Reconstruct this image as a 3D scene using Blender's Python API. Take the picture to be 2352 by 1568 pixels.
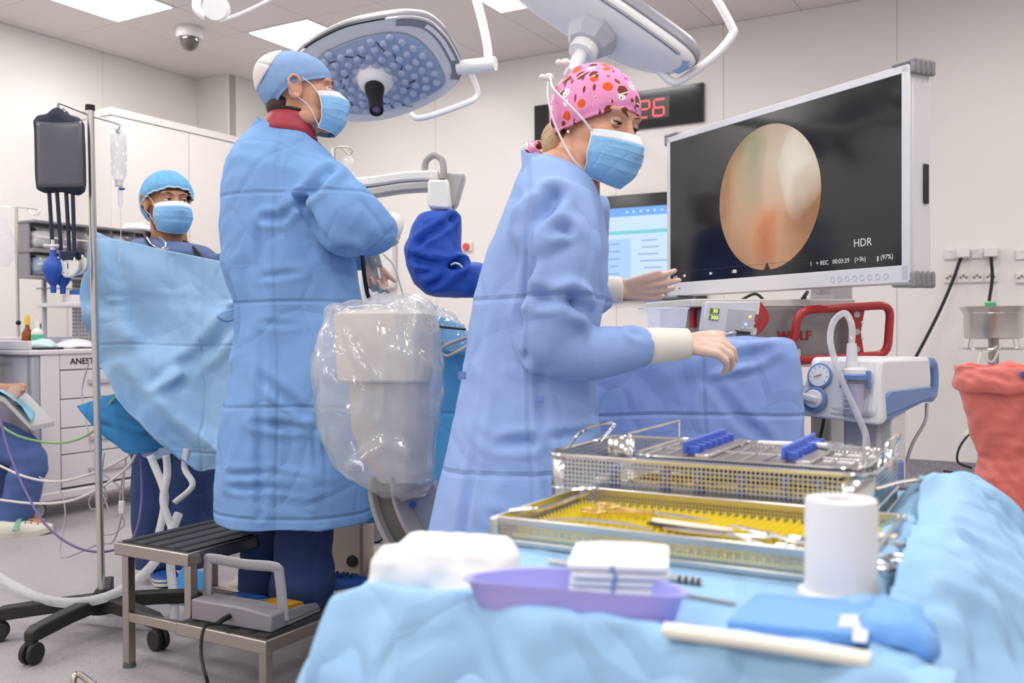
import bpy, bmesh, math, random
import numpy as np
from mathutils import Vector, Matrix, Quaternion

# ------------------------------------------------------------------ scene, camera, light
S = bpy.context.scene
COL = S.collection
for _o in list(bpy.data.objects):
    bpy.data.objects.remove(_o)
V = Vector
PI = math.pi
R = math.radians

CAM_H = 1.05                    # camera height above the floor
F_PX, CX, CY = 2150.0, 1176.0, 784.0
PITCH, ROLL = R(0.69), R(0.30)
_fw = V((0, math.cos(PITCH), -math.sin(PITCH)))
_r0 = V((1, 0, 0)); _u0 = V((0, math.sin(PITCH), math.cos(PITCH)))
CR = _r0 * math.cos(ROLL) - _u0 * math.sin(ROLL)
CU = _u0 * math.cos(ROLL) + _r0 * math.sin(ROLL)
cam_data = bpy.data.cameras.new('camera')
cam = bpy.data.objects.new('camera', cam_data); COL.objects.link(cam)
_m = Matrix((CR, CU, -_fw)).transposed().to_4x4(); _m.translation = V((0, 0, CAM_H))
cam.matrix_world = _m
cam_data.sensor_width = 36.0
cam_data.lens = 36.0 * F_PX / 2352.0
cam_data.dof.use_dof = True
cam_data.dof.focus_distance = 2.7
cam_data.dof.aperture_fstop = 4.8
cam_data.clip_start = 0.02
S.camera = cam

S.view_settings.view_transform = 'Standard'
S.view_settings.look = 'None'
S.view_settings.gamma = 1.0
S.view_settings.use_curve_mapping = False
S.view_settings.exposure = 0.22

S.cycles.max_bounces = 6; S.cycles.diffuse_bounces = 3; S.cycles.glossy_bounces = 3; S.cycles.adaptive_threshold = 0.06
S.cycles.transmission_bounces = 6; S.cycles.transparent_max_bounces = 12
S.cycles.caustics_reflective = False; S.cycles.caustics_refractive = False
w = bpy.data.worlds.new('world'); S.world = w; w.use_nodes = True
w.node_tree.nodes['Background'].inputs[0].default_value = (1.0, 0.97, 0.95, 1)
w.node_tree.nodes['Background'].inputs[1].default_value = 0.3
PANEL_STRENGTH = 15.0
PANEL_COLOR = (1.0, 0.975, 0.965, 1)

# room axes: the room is turned against the viewing direction
TH = R(-29.66)
E2 = V((math.cos(TH), math.sin(TH), 0))     # along the back wall, towards the right
E1 = V((-math.sin(TH), math.cos(TH), 0))    # away from the viewer, towards the back wall
BACK_B, LEFT_A, CEIL_Z = 7.1, -6.87, 3.40
RIGHT_A, FRONT_B = 3.2, -2.6

def room(a, b, z=0.0):
    return E2 * a + E1 * b + V((0, 0, z))
def ray(u, v):
    return CR * ((u - CX) / F_PX) + CU * ((CY - v) / F_PX) + _fw
def pt(u, v, d):
    """a point of the place, d metres ahead of the viewer"""
    r = ray(u, v); return V((0, 0, CAM_H)) + r * (d / r.y)
def ptz(u, v, z):
    r = ray(u, v); return V((0, 0, CAM_H)) + r * ((z - CAM_H) / r.z)
def ptn(u, v, n, c):
    """on the vertical plane n.p = c"""
    r = ray(u, v); return V((0, 0, CAM_H)) + r * (c / r.dot(n))
def rc(p):
    return p.dot(E2), p.dot(E1), p.z

def lin(h):
    if isinstance(h, str):
        h = [int(h[i:i + 2], 16) for i in (0, 2, 4)]
    return tuple(((c / 255) / 12.92 if c / 255 <= 0.04045 else ((c / 255 + 0.055) / 1.055) ** 2.4) for c in h)

# ------------------------------------------------------------------ numeric helpers
def _hash(ix, iy, iz, seed):
    n = (ix * 374761393 + iy * 668265263 + iz * 2147483647 + seed * 1274126177) & 0xFFFFFFFF
    n = ((n ^ (n >> 13)) * 1274126177) & 0xFFFFFFFF
    n = ((n ^ (n >> 16)) * 2246822519) & 0xFFFFFFFF
    return ((n ^ (n >> 15)) & 0xFFFF) / 65535.0
def noise(P, seed=0):
    P = np.asarray(P, float); I = np.floor(P).astype(np.int64); f = P - I
    f = f * f * f * (f * (f * 6 - 15) + 10)
    out = 0
    for dx in (0, 1):
        for dy in (0, 1):
            for dz in (0, 1):
                wgt = (f[:, 0] if dx else 1 - f[:, 0]) * (f[:, 1] if dy else 1 - f[:, 1]) * (f[:, 2] if dz else 1 - f[:, 2])
                out = out + wgt * _hash(I[:, 0] + dx, I[:, 1] + dy, I[:, 2] + dz, seed)
    return out * 2 - 1
def fbm(P, oct=3, seed=0):
    s, a = 0, 1.0
    for k in range(oct):
        s = s + a * noise(np.asarray(P) * 2 ** k + 17.3 * k, seed + k); a *= 0.5
    return s
def creased(P, freq, n=5, seed=1):
    """sharp folds: triangle waves along random directions, each masked by noise"""
    rng = np.random.RandomState(seed); P = np.asarray(P, float)
    Wp = P + 0.35 / freq * np.stack([noise(P * freq * 0.8, seed + 50 + k) for k in range(3)], 1)
    out = 0
    for k in range(n):
        d = rng.normal(size=3); d /= np.linalg.norm(d)
        x = Wp @ d * freq * rng.uniform(0.6, 1.5) + rng.rand()
        t = np.abs(2 * (x - np.floor(x)) - 1)
        t = t ** 1.3
        out = out + (t - 0.5) * np.clip(noise(P * freq * 0.55, seed + 9 * k) * 1.6 + 0.3, 0, 1)
    return out / math.sqrt(n)
def catmull(pts, n):
    """smooth polyline through points, n samples per span"""
    P = [V(p) for p in pts]
    if len(P) < 3:
        return [P[0].lerp(P[-1], i / n) for i in range(n + 1)]
    Q = [P[0] * 2 - P[1]] + P + [P[-1] * 2 - P[-2]]
    out = []
    for i in range(1, len(Q) - 2):
        p0, p1, p2, p3 = Q[i - 1], Q[i], Q[i + 1], Q[i + 2]
        for k in range(n):
            t = k / n
            out.append(0.5 * ((2 * p1) + (p2 - p0) * t + (2 * p0 - 5 * p1 + 4 * p2 - p3) * t * t + (3 * p1 - p0 - 3 * p2 + p3) * t ** 3))
    out.append(P[-1]); return out
def spline_grid(rows, nu, nv):
    """bicubic surface through a rectangular net of points -> list of rows"""
    dense = [catmull(r, nu) for r in rows]
    cols = list(zip(*dense))
    d2 = [catmull(list(c), nv) for c in cols]
    return [list(r) for r in zip(*d2)]
def frame_of(d, up=V((0, 0, 1))):
    d = d.normalized()
    if abs(d.dot(up)) > 0.98:
        up = V((0, 1, 0)) if abs(d.y) < 0.9 else V((1, 0, 0))
    x = up.cross(d).normalized(); y = d.cross(x).normalized()
    return x, y

# ------------------------------------------------------------------ mesh builder
class MB:
    def __init__(s):
        s.v, s.f, s.mi, s.cur = [], [], [], 0
    def mat(s, i):
        s.cur = i; return s
    def add(s, vs, fs):
        b = len(s.v); s.v += [tuple(x) for x in vs]
        for f in fs:
            s.f.append(tuple(b + i for i in f)); s.mi.append(s.cur)
        return s
    def box(s, c, size, rot=None, M=None):
        hx, hy, hz = size[0] / 2, size[1] / 2, size[2] / 2
        vs = [V((x * hx, y * hy, z * hz)) for x in (-1, 1) for y in (-1, 1) for z in (-1, 1)]
        if isinstance(rot, (int, float)): rot = Matrix.Rotation(rot, 3, 'Z')
        if rot is not None: vs = [rot @ q for q in vs]
        vs = [q + V(c) for q in vs]
        if M is not None: vs = [M @ q for q in vs]
        return s.add(vs, [(0, 1, 3, 2), (4, 6, 7, 5), (0, 4, 5, 1), (2, 3, 7, 6), (0, 2, 6, 4), (1, 5, 7, 3)])
    def box2(s, lo, hi):
        lo, hi = V(lo), V(hi); return s.box((lo + hi) / 2, hi - lo)
    def prism(s, poly, ext):
        """poly: list of points; ext: extrusion vector"""
        n = len(poly); ext = V(ext)
        a = [V(p) for p in poly]; vs = a + [p + ext for p in a]
        fs = [tuple(range(n))[::-1], tuple(range(n, 2 * n))] + [(i, (i + 1) % n, n + (i + 1) % n, n + i) for i in range(n)]
        return s.add(vs, fs)
    def cyl(s, p0, p1, r0, r1=None, seg=16, caps=True):
        p0, p1 = V(p0), V(p1); r1 = r0 if r1 is None else r1
        x, y = frame_of(p1 - p0)
        vs = []
        for p, r in ((p0, r0), (p1, r1)):
            vs += [p + (x * math.cos(2 * PI * i / seg) + y * math.sin(2 * PI * i / seg)) * r for i in range(seg)]
        fs = [(i, (i + 1) % seg, seg + (i + 1) % seg, seg + i) for i in range(seg)]
        if caps: fs += [tuple(range(seg))[::-1], tuple(range(seg, 2 * seg))]
        return s.add(vs, fs)
    def rings(s, rs, caps=True, closed=False):
        n = len(rs[0]); vs = [p for r in rs for p in r]; fs = []
        m = len(rs)
        for k in range(m if closed else m - 1):
            k2 = (k + 1) % m
            for i in range(n):
                fs.append((k * n + i, k * n + (i + 1) % n, k2 * n + (i + 1) % n, k2 * n + i))
        if caps and not closed:
            fs += [tuple(range(n))[::-1], tuple(range((m - 1) * n, m * n))]
        return s.add(vs, fs)
    def tube(s, pts, r, seg=8, smooth=0, caps=True, closed=False, squash=None, up=V((0, 0, 1))):
        P = [V(p) for p in pts]
        if smooth and len(P) > 2 and not closed:
            nr = r if not isinstance(r, (list, tuple)) else [q for i in range(len(r) - 1) for q in
                                                             [r[i] + (r[i + 1] - r[i]) * k / smooth for k in range(smooth)]] + [r[-1]]
            P = catmull(P, smooth); r = nr
        rr = r if isinstance(r, (list, tuple)) else [r] * len(P)
        n = len(P); rs = []; px = None
        for i in range(n):
            d = (P[(i + 1) % n] - P[i - 1]) if closed else (P[min(i + 1, n - 1)] - P[max(i - 1, 0)])
            if d.length < 1e-9: d = V((0, 0, 1))
            if px is None:
                x, y = frame_of(d, up)
            else:
                d = d.normalized(); x = px - d * px.dot(d)
                if x.length < 1e-6: x, y = frame_of(d, up)
                x.normalize(); y = d.cross(x)
            px = x
            a, b = (rr[i], rr[i]) if squash is None else (rr[i] * squash[0], rr[i] * squash[1])
            rs.append([P[i] + x * math.cos(2 * PI * k / seg) * a + y * math.sin(2 * PI * k / seg) * b for k in range(seg)])
        return s.rings(rs, caps, closed)
    def lathe(s, prof, c=(0, 0, 0), seg=24, axis=(0, 0, 1), caps=True):
        c = V(c); ax = V(axis).normalized(); x, y = frame_of(ax, V((0, 1, 0.01)))
        rs = [[c + ax * h + (x * math.cos(2 * PI * k / seg) + y * math.sin(2 * PI * k / seg)) * max(r, 1e-5) for k in range(seg)] for r, h in prof]
        return s.rings(rs, caps)
    def ellip(s, c, rad, rot=None, seg=16, ring=10):
        c = V(c); rs = []
        for j in range(1, ring):
            t = PI * j / ring
            rs.append([V((rad[0] * math.sin(t) * math.cos(2 * PI * k / seg), rad[1] * math.sin(t) * math.sin(2 * PI * k / seg), -rad[2] * math.cos(t))) for k in range(seg)])
        top, bot = V((0, 0, rad[2])), V((0, 0, -rad[2]))
        vs = [p for r in rs for p in r] + [bot, top]
        if rot is not None: vs = [rot @ p for p in vs]
        vs = [p + c for p in vs]; n = seg; m = ring - 1; fs = []
        for k in range(m - 1):
            for i in range(n): fs.append((k * n + i, k * n + (i + 1) % n, (k + 1) * n + (i + 1) % n, (k + 1) * n + i))
        for i in range(n):
            fs.append((m * n, (i + 1) % n, i)); fs.append((m * n + 1, (m - 1) * n + i, (m - 1) * n + (i + 1) % n))
        return s.add(vs, fs)
    def caps_(s, p0, p1, r0, r1=None, seg=12):
        """tapered capsule"""
        r1 = r0 if r1 is None else r1; p0, p1 = V(p0), V(p1); d = p1 - p0; L = d.length
        if L < 1e-6: return s.ellip(p0, (r0, r0, r0))
        prof = [(r0 * math.sin(t), -r0 * math.cos(t)) for t in [PI / 2 * k / 4 for k in range(0, 5)]]
        prof += [(r1 * math.cos(t), L + r1 * math.sin(t)) for t in [PI / 2 * k / 4 for k in range(0, 5)]]
        return s.lathe(prof, p0, seg, d)
    def grid(s, rows, close_u=False):
        n = len(rows[0]); vs = [p for r in rows for p in r]; fs = []
        for j in range(len(rows) - 1):
            for i in range(n if close_u else n - 1):
                i2 = (i + 1) % n
                fs.append((j * n + i, j * n + i2, (j + 1) * n + i2, (j + 1) * n + i))
        return s.add(vs, fs)
    def torus(s, c, ax, R_, r, seg=28, sub=8, arc=(0, 2 * PI)):
        c = V(c); x, y = frame_of(V(ax))
        full = abs(arc[1] - arc[0] - 2 * PI) < 1e-6
        pts = [c + (x * math.cos(arc[0] + (arc[1] - arc[0]) * k / seg) + y * math.sin(arc[0] + (arc[1] - arc[0]) * k / seg)) * R_ for k in range(seg if full else seg + 1)]
        return s.tube(pts, r, sub, closed=full, up=V(ax))
    def mesh(s, name='m'):
        me = bpy.data.meshes.new(name); me.from_pydata(s.v, [], s.f); me.update(); return me
    def build(s, name, mats, parent=None, world=False, smooth=True, bevel=0, angle=35, solid=0, label=None, recalc=True, subsurf=0):
        me = bpy.data.meshes.new(name)
        vs = s.v
        if parent is not None and world:
            Mi = WM[parent].inverted(); vs = [tuple(Mi @ V(p)) for p in vs]
        me.from_pydata(vs, [], s.f)
        if not isinstance(mats, (list, tuple)): mats = [mats]
        for m in mats: me.materials.append(m)
        if len(mats) > 1: me.polygons.foreach_set('material_index', s.mi)
        if recalc:
            bm = bmesh.new(); bm.from_mesh(me); bmesh.ops.recalc_face_normals(bm, faces=bm.faces); bm.to_mesh(me); bm.free()
        return finish(name, me, parent, smooth, bevel, angle, solid, label, subsurf)

WM = {}
def finish(name, me, parent=None, smooth=True, bevel=0, angle=35, solid=0, label=None, subsurf=0):
    me.update()
    if smooth:
        me.shade_smooth()
        if angle < 180:
            me.set_sharp_from_angle(angle=R(angle))
    o = bpy.data.objects.new(name, me); COL.objects.link(o)
    if parent is not None:
        o.parent = parent; WM[o] = WM[parent]
    else:
        WM[o] = Matrix.Identity(4)
    if solid:
        m = o.modifiers.new('solid', 'SOLIDIFY'); m.thickness = solid; m.offset = 0
    if bevel:
        m = o.modifiers.new('bevel', 'BEVEL'); m.width = bevel; m.segments = 2; m.limit_method = 'ANGLE'; m.angle_limit = R(40)
        m.harden_normals = False
    if subsurf:
        m = o.modifiers.new('sub', 'SUBSURF'); m.levels = subsurf; m.render_levels = subsurf
    if label: o['label'] = label
    return o
def tag(o, label, cat, group=None, kind=None):
    o['label'] = label; o['category'] = cat
    if group: o['group'] = group
    if kind: o['kind'] = kind
    return o
def thing(name, label, cat, loc=(0, 0, 0), rotz=0.0, group=None):
    o = bpy.data.objects.new(name, None); COL.objects.link(o)
    o.location = V(loc); o.rotation_euler = (0, 0, rotz); o.empty_display_size = 0.05
    WM[o] = Matrix.Translation(V(loc)) @ Matrix.Rotation(rotz, 4, 'Z')
    tag(o, label, cat, group); return o
def struct(o):
    o['kind'] = 'structure'; return o
def copy_tree(o, loc=None, rotz=None, parent=None):
    c = o.copy(); COL.objects.link(c)
    if parent is not None: c.parent = parent
    if loc is not None: c.location = V(loc)
    if rotz is not None: c.rotation_euler = (0, 0, rotz)
    WM[c] = WM[parent] if parent is not None else Matrix.Translation(c.location) @ Matrix.Rotation(c.rotation_euler[2], 4, 'Z')
    for ch in [x for x in bpy.data.objects if x.parent == o]:
        copy_tree(ch, parent=c)
    return c
def fuse(mb, voxel, smooth=2, name='fused'):
    """join overlapping solids into one continuous surface"""
    me = mb.mesh(name + '_src')
    bm = bmesh.new(); bm.from_mesh(me); bmesh.ops.recalc_face_normals(bm, faces=bm.faces); bm.to_mesh(me); bm.free()
    o = bpy.data.objects.new('tmp', me); COL.objects.link(o)
    m = o.modifiers.new('r', 'REMESH'); m.mode = 'VOXEL'; m.voxel_size = voxel; m.adaptivity = 0
    if smooth:
        k = o.modifiers.new('s', 'SMOOTH'); k.factor = 0.5; k.iterations = smooth
    dg = bpy.context.evaluated_depsgraph_get(); ev = o.evaluated_get(dg)
    out = bpy.data.meshes.new_from_object(ev); out.name = name
    bpy.data.objects.remove(o); bpy.data.meshes.remove(me)
    return out
def co_of(me):
    a = np.empty(len(me.vertices) * 3); me.vertices.foreach_get('co', a); return a.reshape(-1, 3)
def set_co(me, P):
    me.vertices.foreach_set('co', P.ravel()); me.update()
def nrm_of(me):
    a = np.empty(len(me.vertices) * 3); me.vertices.foreach_get('normal', a); return a.reshape(-1, 3)
def displace(me, h):
    set_co(me, co_of(me) + nrm_of(me) * np.asarray(h)[:, None])
def seg_dist(P, a, b):
    a = np.array(a); b = np.array(b); ab = b - a
    t = np.clip(((P - a) @ ab) / (ab @ ab), 0, 1)
    return np.linalg.norm(P - (a + t[:, None] * ab), axis=1), t
def crease(me, lines):
    """lines: (points, width, depth): press grooves / raise ridges along polylines"""
    P = co_of(me); h = np.zeros(len(P))
    for pts, wd, dp in lines:
        best = np.full(len(P), 1e9)
        for a, b in zip(pts[:-1], pts[1:]):
            best = np.minimum(best, seg_dist(P, a, b)[0])
        h += dp * np.exp(-(best / wd) ** 2) - 0.45 * dp * np.exp(-((best - 2.0 * wd) / wd) ** 2)
    displace(me, h)
def drop_faces(me, test):
    bm = bmesh.new(); bm.from_mesh(me)
    dead = [f for f in bm.faces if test(f)]
    bmesh.ops.delete(bm, geom=dead, context='FACES'); bm.to_mesh(me); bm.free()

# ------------------------------------------------------------------ materials
def mat(name, col, rough=0.5, metal=0.0, spec=0.5, bump=None, var=0.0, vscale=6.0, coat=0, trans=0, sss=0, emit=None, alpha=1, ior=1.45, sheen=0):
    m = bpy.data.materials.new(name); m.use_nodes = True
    nt = m.node_tree; b = nt.nodes['Principled BSDF']
    c = lin(col) if isinstance(col, str) or max(col) > 1.001 else tuple(col)
    b.inputs['Base Color'].default_value = (*c, 1)
    b.inputs['Roughness'].default_value = rough; b.inputs['Metallic'].default_value = metal
    b.inputs['Specular IOR Level'].default_value = spec
    b.inputs['IOR'].default_value = ior
    if coat: b.inputs['Coat Weight'].default_value = coat; b.inputs['Coat Roughness'].default_value = 0.1
    if trans: b.inputs['Transmission Weight'].default_value = trans
    if sss:
        b.inputs['Subsurface Weight'].default_value = sss; b.inputs['Subsurface Radius'].default_value = (0.9, 0.35, 0.2); b.inputs['Subsurface Scale'].default_value = 0.008
    if sheen: b.inputs['Sheen Weight'].default_value = sheen
    if emit: b.inputs['Emission Color'].default_value = (*lin(emit[0]), 1) if isinstance(emit[0], str) else (*emit[0], 1); b.inputs['Emission Strength'].default_value = emit[1]
    if alpha < 1: b.inputs['Alpha'].default_value = alpha
    tc = None
    if var or bump:
        tc = nt.nodes.new('ShaderNodeTexCoord')
    if var:
        n = nt.nodes.new('ShaderNodeTexNoise'); n.inputs['Scale'].default_value = vscale; n.inputs['Detail'].default_value = 4
        nt.links.new(tc.outputs['Object'], n.inputs['Vector'])
        mx = nt.nodes.new('ShaderNodeMix'); mx.data_type = 'RGBA'
        nt.links.new(n.outputs['Fac'], mx.inputs['Factor'])
        mx.inputs['A'].default_value = (*[x * (1 - var) for x in c], 1); mx.inputs['B'].default_value = (*[min(1, x * (1 + var)) for x in c], 1)
        nt.links.new(mx.outputs['Result'], b.inputs['Base Color'])
    if bump:
        n = nt.nodes.new('ShaderNodeTexNoise'); n.inputs['Scale'].default_value = bump[0]; n.inputs['Detail'].default_value = 3
        nt.links.new(tc.outputs['Object'], n.inputs['Vector'])
        bp = nt.nodes.new('ShaderNodeBump'); bp.inputs['Strength'].default_value = bump[1]; bp.inputs['Distance'].default_value = bump[2]
        nt.links.new(n.outputs['Fac'], bp.inputs['Height']); nt.links.new(bp.outputs['Normal'], b.inputs['Normal'])
    return m

class N:
    """tiny node-graph helper around one material"""
    def __init__(s, m):
        s.nt = m.node_tree; s.b = s.nt.nodes['Principled BSDF']
    def tc(s, out='Object'):
        return s.nt.nodes.new('ShaderNodeTexCoord').outputs[out]
    def link(s, a, b): s.nt.links.new(a, b)
    def m(s, op, a, b=None, c=None):
        n = s.nt.nodes.new('ShaderNodeMath'); n.operation = op
        for i, x in enumerate((a, b, c)):
            if x is None: continue
            if isinstance(x, (int, float)): n.inputs[i].default_value = x
            else: s.link(x, n.inputs[i])
        return n.outputs[0]
    def xyz(s, v):
        n = s.nt.nodes.new('ShaderNodeSeparateXYZ'); s.link(v, n.inputs[0]); return n.outputs
    def mapv(s, v, scale=(1, 1, 1), loc=(0, 0, 0), rot=(0, 0, 0)):
        n = s.nt.nodes.new('ShaderNodeMapping'); s.link(v, n.inputs[0])
        n.inputs['Location'].default_value = loc; n.inputs['Rotation'].default_value = rot; n.inputs['Scale'].default_value = scale
        return n.outputs[0]
    def noise(s, v, scale, detail=3, rough=0.5):
        n = s.nt.nodes.new('ShaderNodeTexNoise'); s.link(v, n.inputs['Vector']); n.inputs['Scale'].default_value = scale
        n.inputs['Detail'].default_value = detail; n.inputs['Roughness'].default_value = rough; return n.outputs['Fac']
    def vor(s, v, scale, feature='F1', rnd=1.0):
        n = s.nt.nodes.new('ShaderNodeTexVoronoi'); s.link(v, n.inputs['Vector']); n.feature = feature
        n.inputs['Scale'].default_value = scale; n.inputs['Randomness'].default_value = rnd; return n.outputs
    def mix(s, f, a, b):
        n = s.nt.nodes.new('ShaderNodeMix'); n.data_type = 'RGBA'
        for k, x in (('Factor', f), ('A', a), ('B', b)):
            if isinstance(x, (int, float)): n.inputs[k].default_value = x
            elif isinstance(x, (tuple, list)): n.inputs[k].default_value = (*x[:3], 1)
            elif isinstance(x, str): n.inputs[k].default_value = (*lin(x), 1)
            else: s.link(x, n.inputs[k])
        return n.outputs['Result']
    def ramp(s, f, stops):
        n = s.nt.nodes.new('ShaderNodeValToRGB'); s.link(f, n.inputs[0])
        e = n.color_ramp.elements
        while len(e) < len(stops): e.new(0.5)
        for q, (p, c) in zip(e, stops):
            q.position = p; q.color = (*lin(c), 1) if isinstance(c, str) else (*c, 1)
        return n.outputs[0]
    def bump(s, h, strength=0.3, dist=0.01):
        n = s.nt.nodes.new('ShaderNodeBump'); n.inputs['Strength'].default_value = strength; n.inputs['Distance'].default_value = dist
        s.link(h, n.inputs['Height']); s.link(n.outputs[0], s.b.inputs['Normal'])
    def color(s, c): s.link(c, s.b.inputs['Base Color'])

def fabric(name, col, var=0.06, fold=0.0, fold_w=0.17, rough=0.75, crinkle=0.35, scale=7.0, offset=0.0, see=0.0):
    """non-woven cloth: faceted crinkle relief and pressed fold lines"""
    m = mat(name, col, rough, spec=0.25); g = N(m); tc = g.tc()
    n1 = g.noise(tc, scale * 0.5, 2); c = lin(col)
    g.color(g.mix(n1, tuple(x * (1 - var) for x in c), tuple(min(1, x * (1 + var)) for x in c)))
    h = g.m('MULTIPLY', g.noise(g.mapv(tc, (1, 1, 0.6)), scale * 0.9, 1), 1.3)
    wv = g.nt.nodes.new('ShaderNodeVectorMath'); wv.operation = 'MULTIPLY_ADD'
    nz = g.nt.nodes.new('ShaderNodeTexNoise'); nz.inputs['Scale'].default_value = scale * 0.9; g.link(tc, nz.inputs['Vector'])
    g.link(nz.outputs['Color'], wv.inputs[0]); wv.inputs[1].default_value = (0.05, 0.05, 0.05); g.link(tc, wv.inputs[2])
    ed = g.vor(g.mapv(wv.outputs[0], (1, 1, 0.75)), scale * 1.1, 'DISTANCE_TO_EDGE')['Distance']
    h = g.m('ADD', h, g.m('MULTIPLY', g.m('MINIMUM', g.m('DIVIDE', ed, 0.09), 1.0), 0.16))
    if fold:
        x = g.xyz(g.mapv(tc, (1, 1, 1), (offset, offset, offset)))
        for ax, wd in ((2, fold_w), (0, fold_w * 1.1)):
            t = g.m('PINGPONG', g.m('ADD', x[ax], g.m('MULTIPLY', g.noise(tc, 2.0, 1), 0.04)), wd)
            line = g.m('SUBTRACT', 1.0, g.m('SMOOTHSTEP', t, 0.0, 0.010) if False else g.m('MINIMUM', g.m('DIVIDE', t, 0.010), 1.0))
            h = g.m('SUBTRACT', h, g.m('MULTIPLY', line, fold))
    g.bump(h, min(1.0, crinkle * 2.0), 0.03)
    return m

def plastic_film(name, tint=(0.95, 0.97, 1.0), haze=0.16, rough=0.12, gloss=0.25, scale=14.0):
    """thin clear film: mostly see-through, hazy, with glossy crinkles"""
    m = bpy.data.materials.new(name); m.use_nodes = True; nt = m.node_tree
    nt.nodes.remove(nt.nodes['Principled BSDF']); out = nt.nodes['Material Output']
    tr = nt.nodes.new('ShaderNodeBsdfTransparent'); tr.inputs[0].default_value = (*tint, 1)
    df = nt.nodes.new('ShaderNodeBsdfDiffuse'); df.inputs[0].default_value = (0.93, 0.93, 0.94, 1)
    gl = nt.nodes.new('ShaderNodeBsdfGlossy'); gl.inputs['Roughness'].default_value = rough
    tl = nt.nodes.new('ShaderNodeBsdfTranslucent'); tl.inputs[0].default_value = (0.95, 0.95, 0.96, 1)
    tc = nt.nodes.new('ShaderNodeTexCoord'); vo = nt.nodes.new('ShaderNodeTexVoronoi'); vo.inputs['Scale'].default_value = scale
    nt.links.new(tc.outputs['Object'], vo.inputs['Vector'])
    bp = nt.nodes.new('ShaderNodeBump'); bp.inputs['Strength'].default_value = 0.8; bp.inputs['Distance'].default_value = 0.03
    v2 = nt.nodes.new('ShaderNodeTexVoronoi'); v2.feature = 'DISTANCE_TO_EDGE'; v2.inputs['Scale'].default_value = scale * 1.7
    nt.links.new(tc.outputs['Object'], v2.inputs['Vector'])
    ad = nt.nodes.new('ShaderNodeMath'); ad.operation = 'MULTIPLY_ADD'; ad.inputs[1].default_value = 0.8
    nt.links.new(v2.outputs['Distance'], ad.inputs[0]); nt.links.new(vo.outputs['Distance'], ad.inputs[2])
    nt.links.new(ad.outputs[0], bp.inputs['Height'])
    nt.links.new(bp.outputs[0], gl.inputs['Normal'])
    a = nt.nodes.new('ShaderNodeMixShader'); a.inputs[0].default_value = 0.5
    nt.links.new(df.outputs[0], a.inputs[1]); nt.links.new(tl.outputs[0], a.inputs[2])
    b = nt.nodes.new('ShaderNodeMixShader'); b.inputs[0].default_value = haze
    nt.links.new(tr.outputs[0], b.inputs[1]); nt.links.new(a.outputs[0], b.inputs[2])
    fr = nt.nodes.new('ShaderNodeLayerWeight'); fr.inputs['Blend'].default_value = 0.25; nt.links.new(bp.outputs[0], fr.inputs['Normal'])
    pw = nt.nodes.new('ShaderNodeMath'); pw.operation = 'POWER'; pw.inputs[1].default_value = 2.0; nt.links.new(fr.outputs['Facing'], pw.inputs[0])
    mu = nt.nodes.new('ShaderNodeMath'); mu.operation = 'MULTIPLY_ADD'; mu.inputs[1].default_value = gloss * 0.7; mu.inputs[2].default_value = gloss * 0.10
    nt.links.new(pw.outputs[0], mu.inputs[0])
    c = nt.nodes.new('ShaderNodeMixShader'); nt.links.new(mu.outputs[0], c.inputs[0])
    nt.links.new(b.outputs[0], c.inputs[1]); nt.links.new(gl.outputs[0], c.inputs[2])
    nt.links.new(c.outputs[0], out.inputs['Surface'])
    return m

def text_part(name, body, size, M, material, parent, ext=0.0003, align='CENTER', bold=0.0, world=True, sx=1.0):
    """flat lettering as a thin mesh; M places the text plane (x right, y up, z out)"""
    cu = bpy.data.curves.new('t', 'FONT'); cu.body = body; cu.size = size; cu.extrude = ext; cu.align_x = align; cu.align_y = 'CENTER'
    cu.offset = bold; cu.resolution_u = 3
    o = bpy.data.objects.new('t', cu); COL.objects.link(o)
    dg = bpy.context.evaluated_depsgraph_get()
    me = bpy.data.meshes.new_from_object(o.evaluated_get(dg)); bpy.data.objects.remove(o)
    if sx != 1.0: me.transform(Matrix.Diagonal((sx, 1, 1, 1)))
    me.transform((WM[parent].inverted() @ M) if (parent is not None and world) else M)
    me.materials.clear(); me.materials.append(material); me.name = name
    return finish(name, me, parent, smooth=False)
def ribbon(pts, width, side, smooth=8):
    P = catmull([V(p) for p in pts], smooth); out = [[], []]
    for i, p in enumerate(P):
        d = (P[min(i + 1, len(P) - 1)] - P[max(i - 1, 0)]).normalized(); s = V(side); s = (s - d * s.dot(d)).normalized() * width / 2
        out[0].append(p - s); out[1].append(p + s)
    return MB().grid(out)
def plane_M(o, x, y):
    """matrix with local x,y along given directions at o"""
    x = x.normalized(); z = x.cross(y).normalized(); y = z.cross(x)
    m = Matrix((x, y, z)).transposed().to_4x4(); m.translation = o; return m

# shared materials
WHITE_PLASTIC = mat('white_plastic', 'E8E6E4', 0.35)
OFFWHITE = mat('offwhite_metal', 'E2DCD8', 0.4)
GREY_PLASTIC = mat('grey_plastic', '9A999C', 0.45)
LIGHT_GREY = mat('light_grey', 'BDBCBF', 0.45)
DARK = mat('dark_plastic', '26262A', 0.5)
BLACK = mat('black_rubber', '151517', 0.6)
STEEL = mat('brushed_steel', (0.62, 0.60, 0.57), 0.28, 1.0, bump=(90, 0.05, 0.002))
STEEL_DULL = mat('dull_steel', (0.42, 0.38, 0.34), 0.38, 1.0, bump=(60, 0.06, 0.002))
CHROME = mat('chrome', (0.78, 0.77, 0.75), 0.12, 1.0)
RUBBER_GREY = mat('grey_rubber', '5A5B60', 0.7)
BLUE_PLASTIC = mat('blue_plastic', '2F62B8', 0.45)
CLEAR = plastic_film('clear_film')
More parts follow.
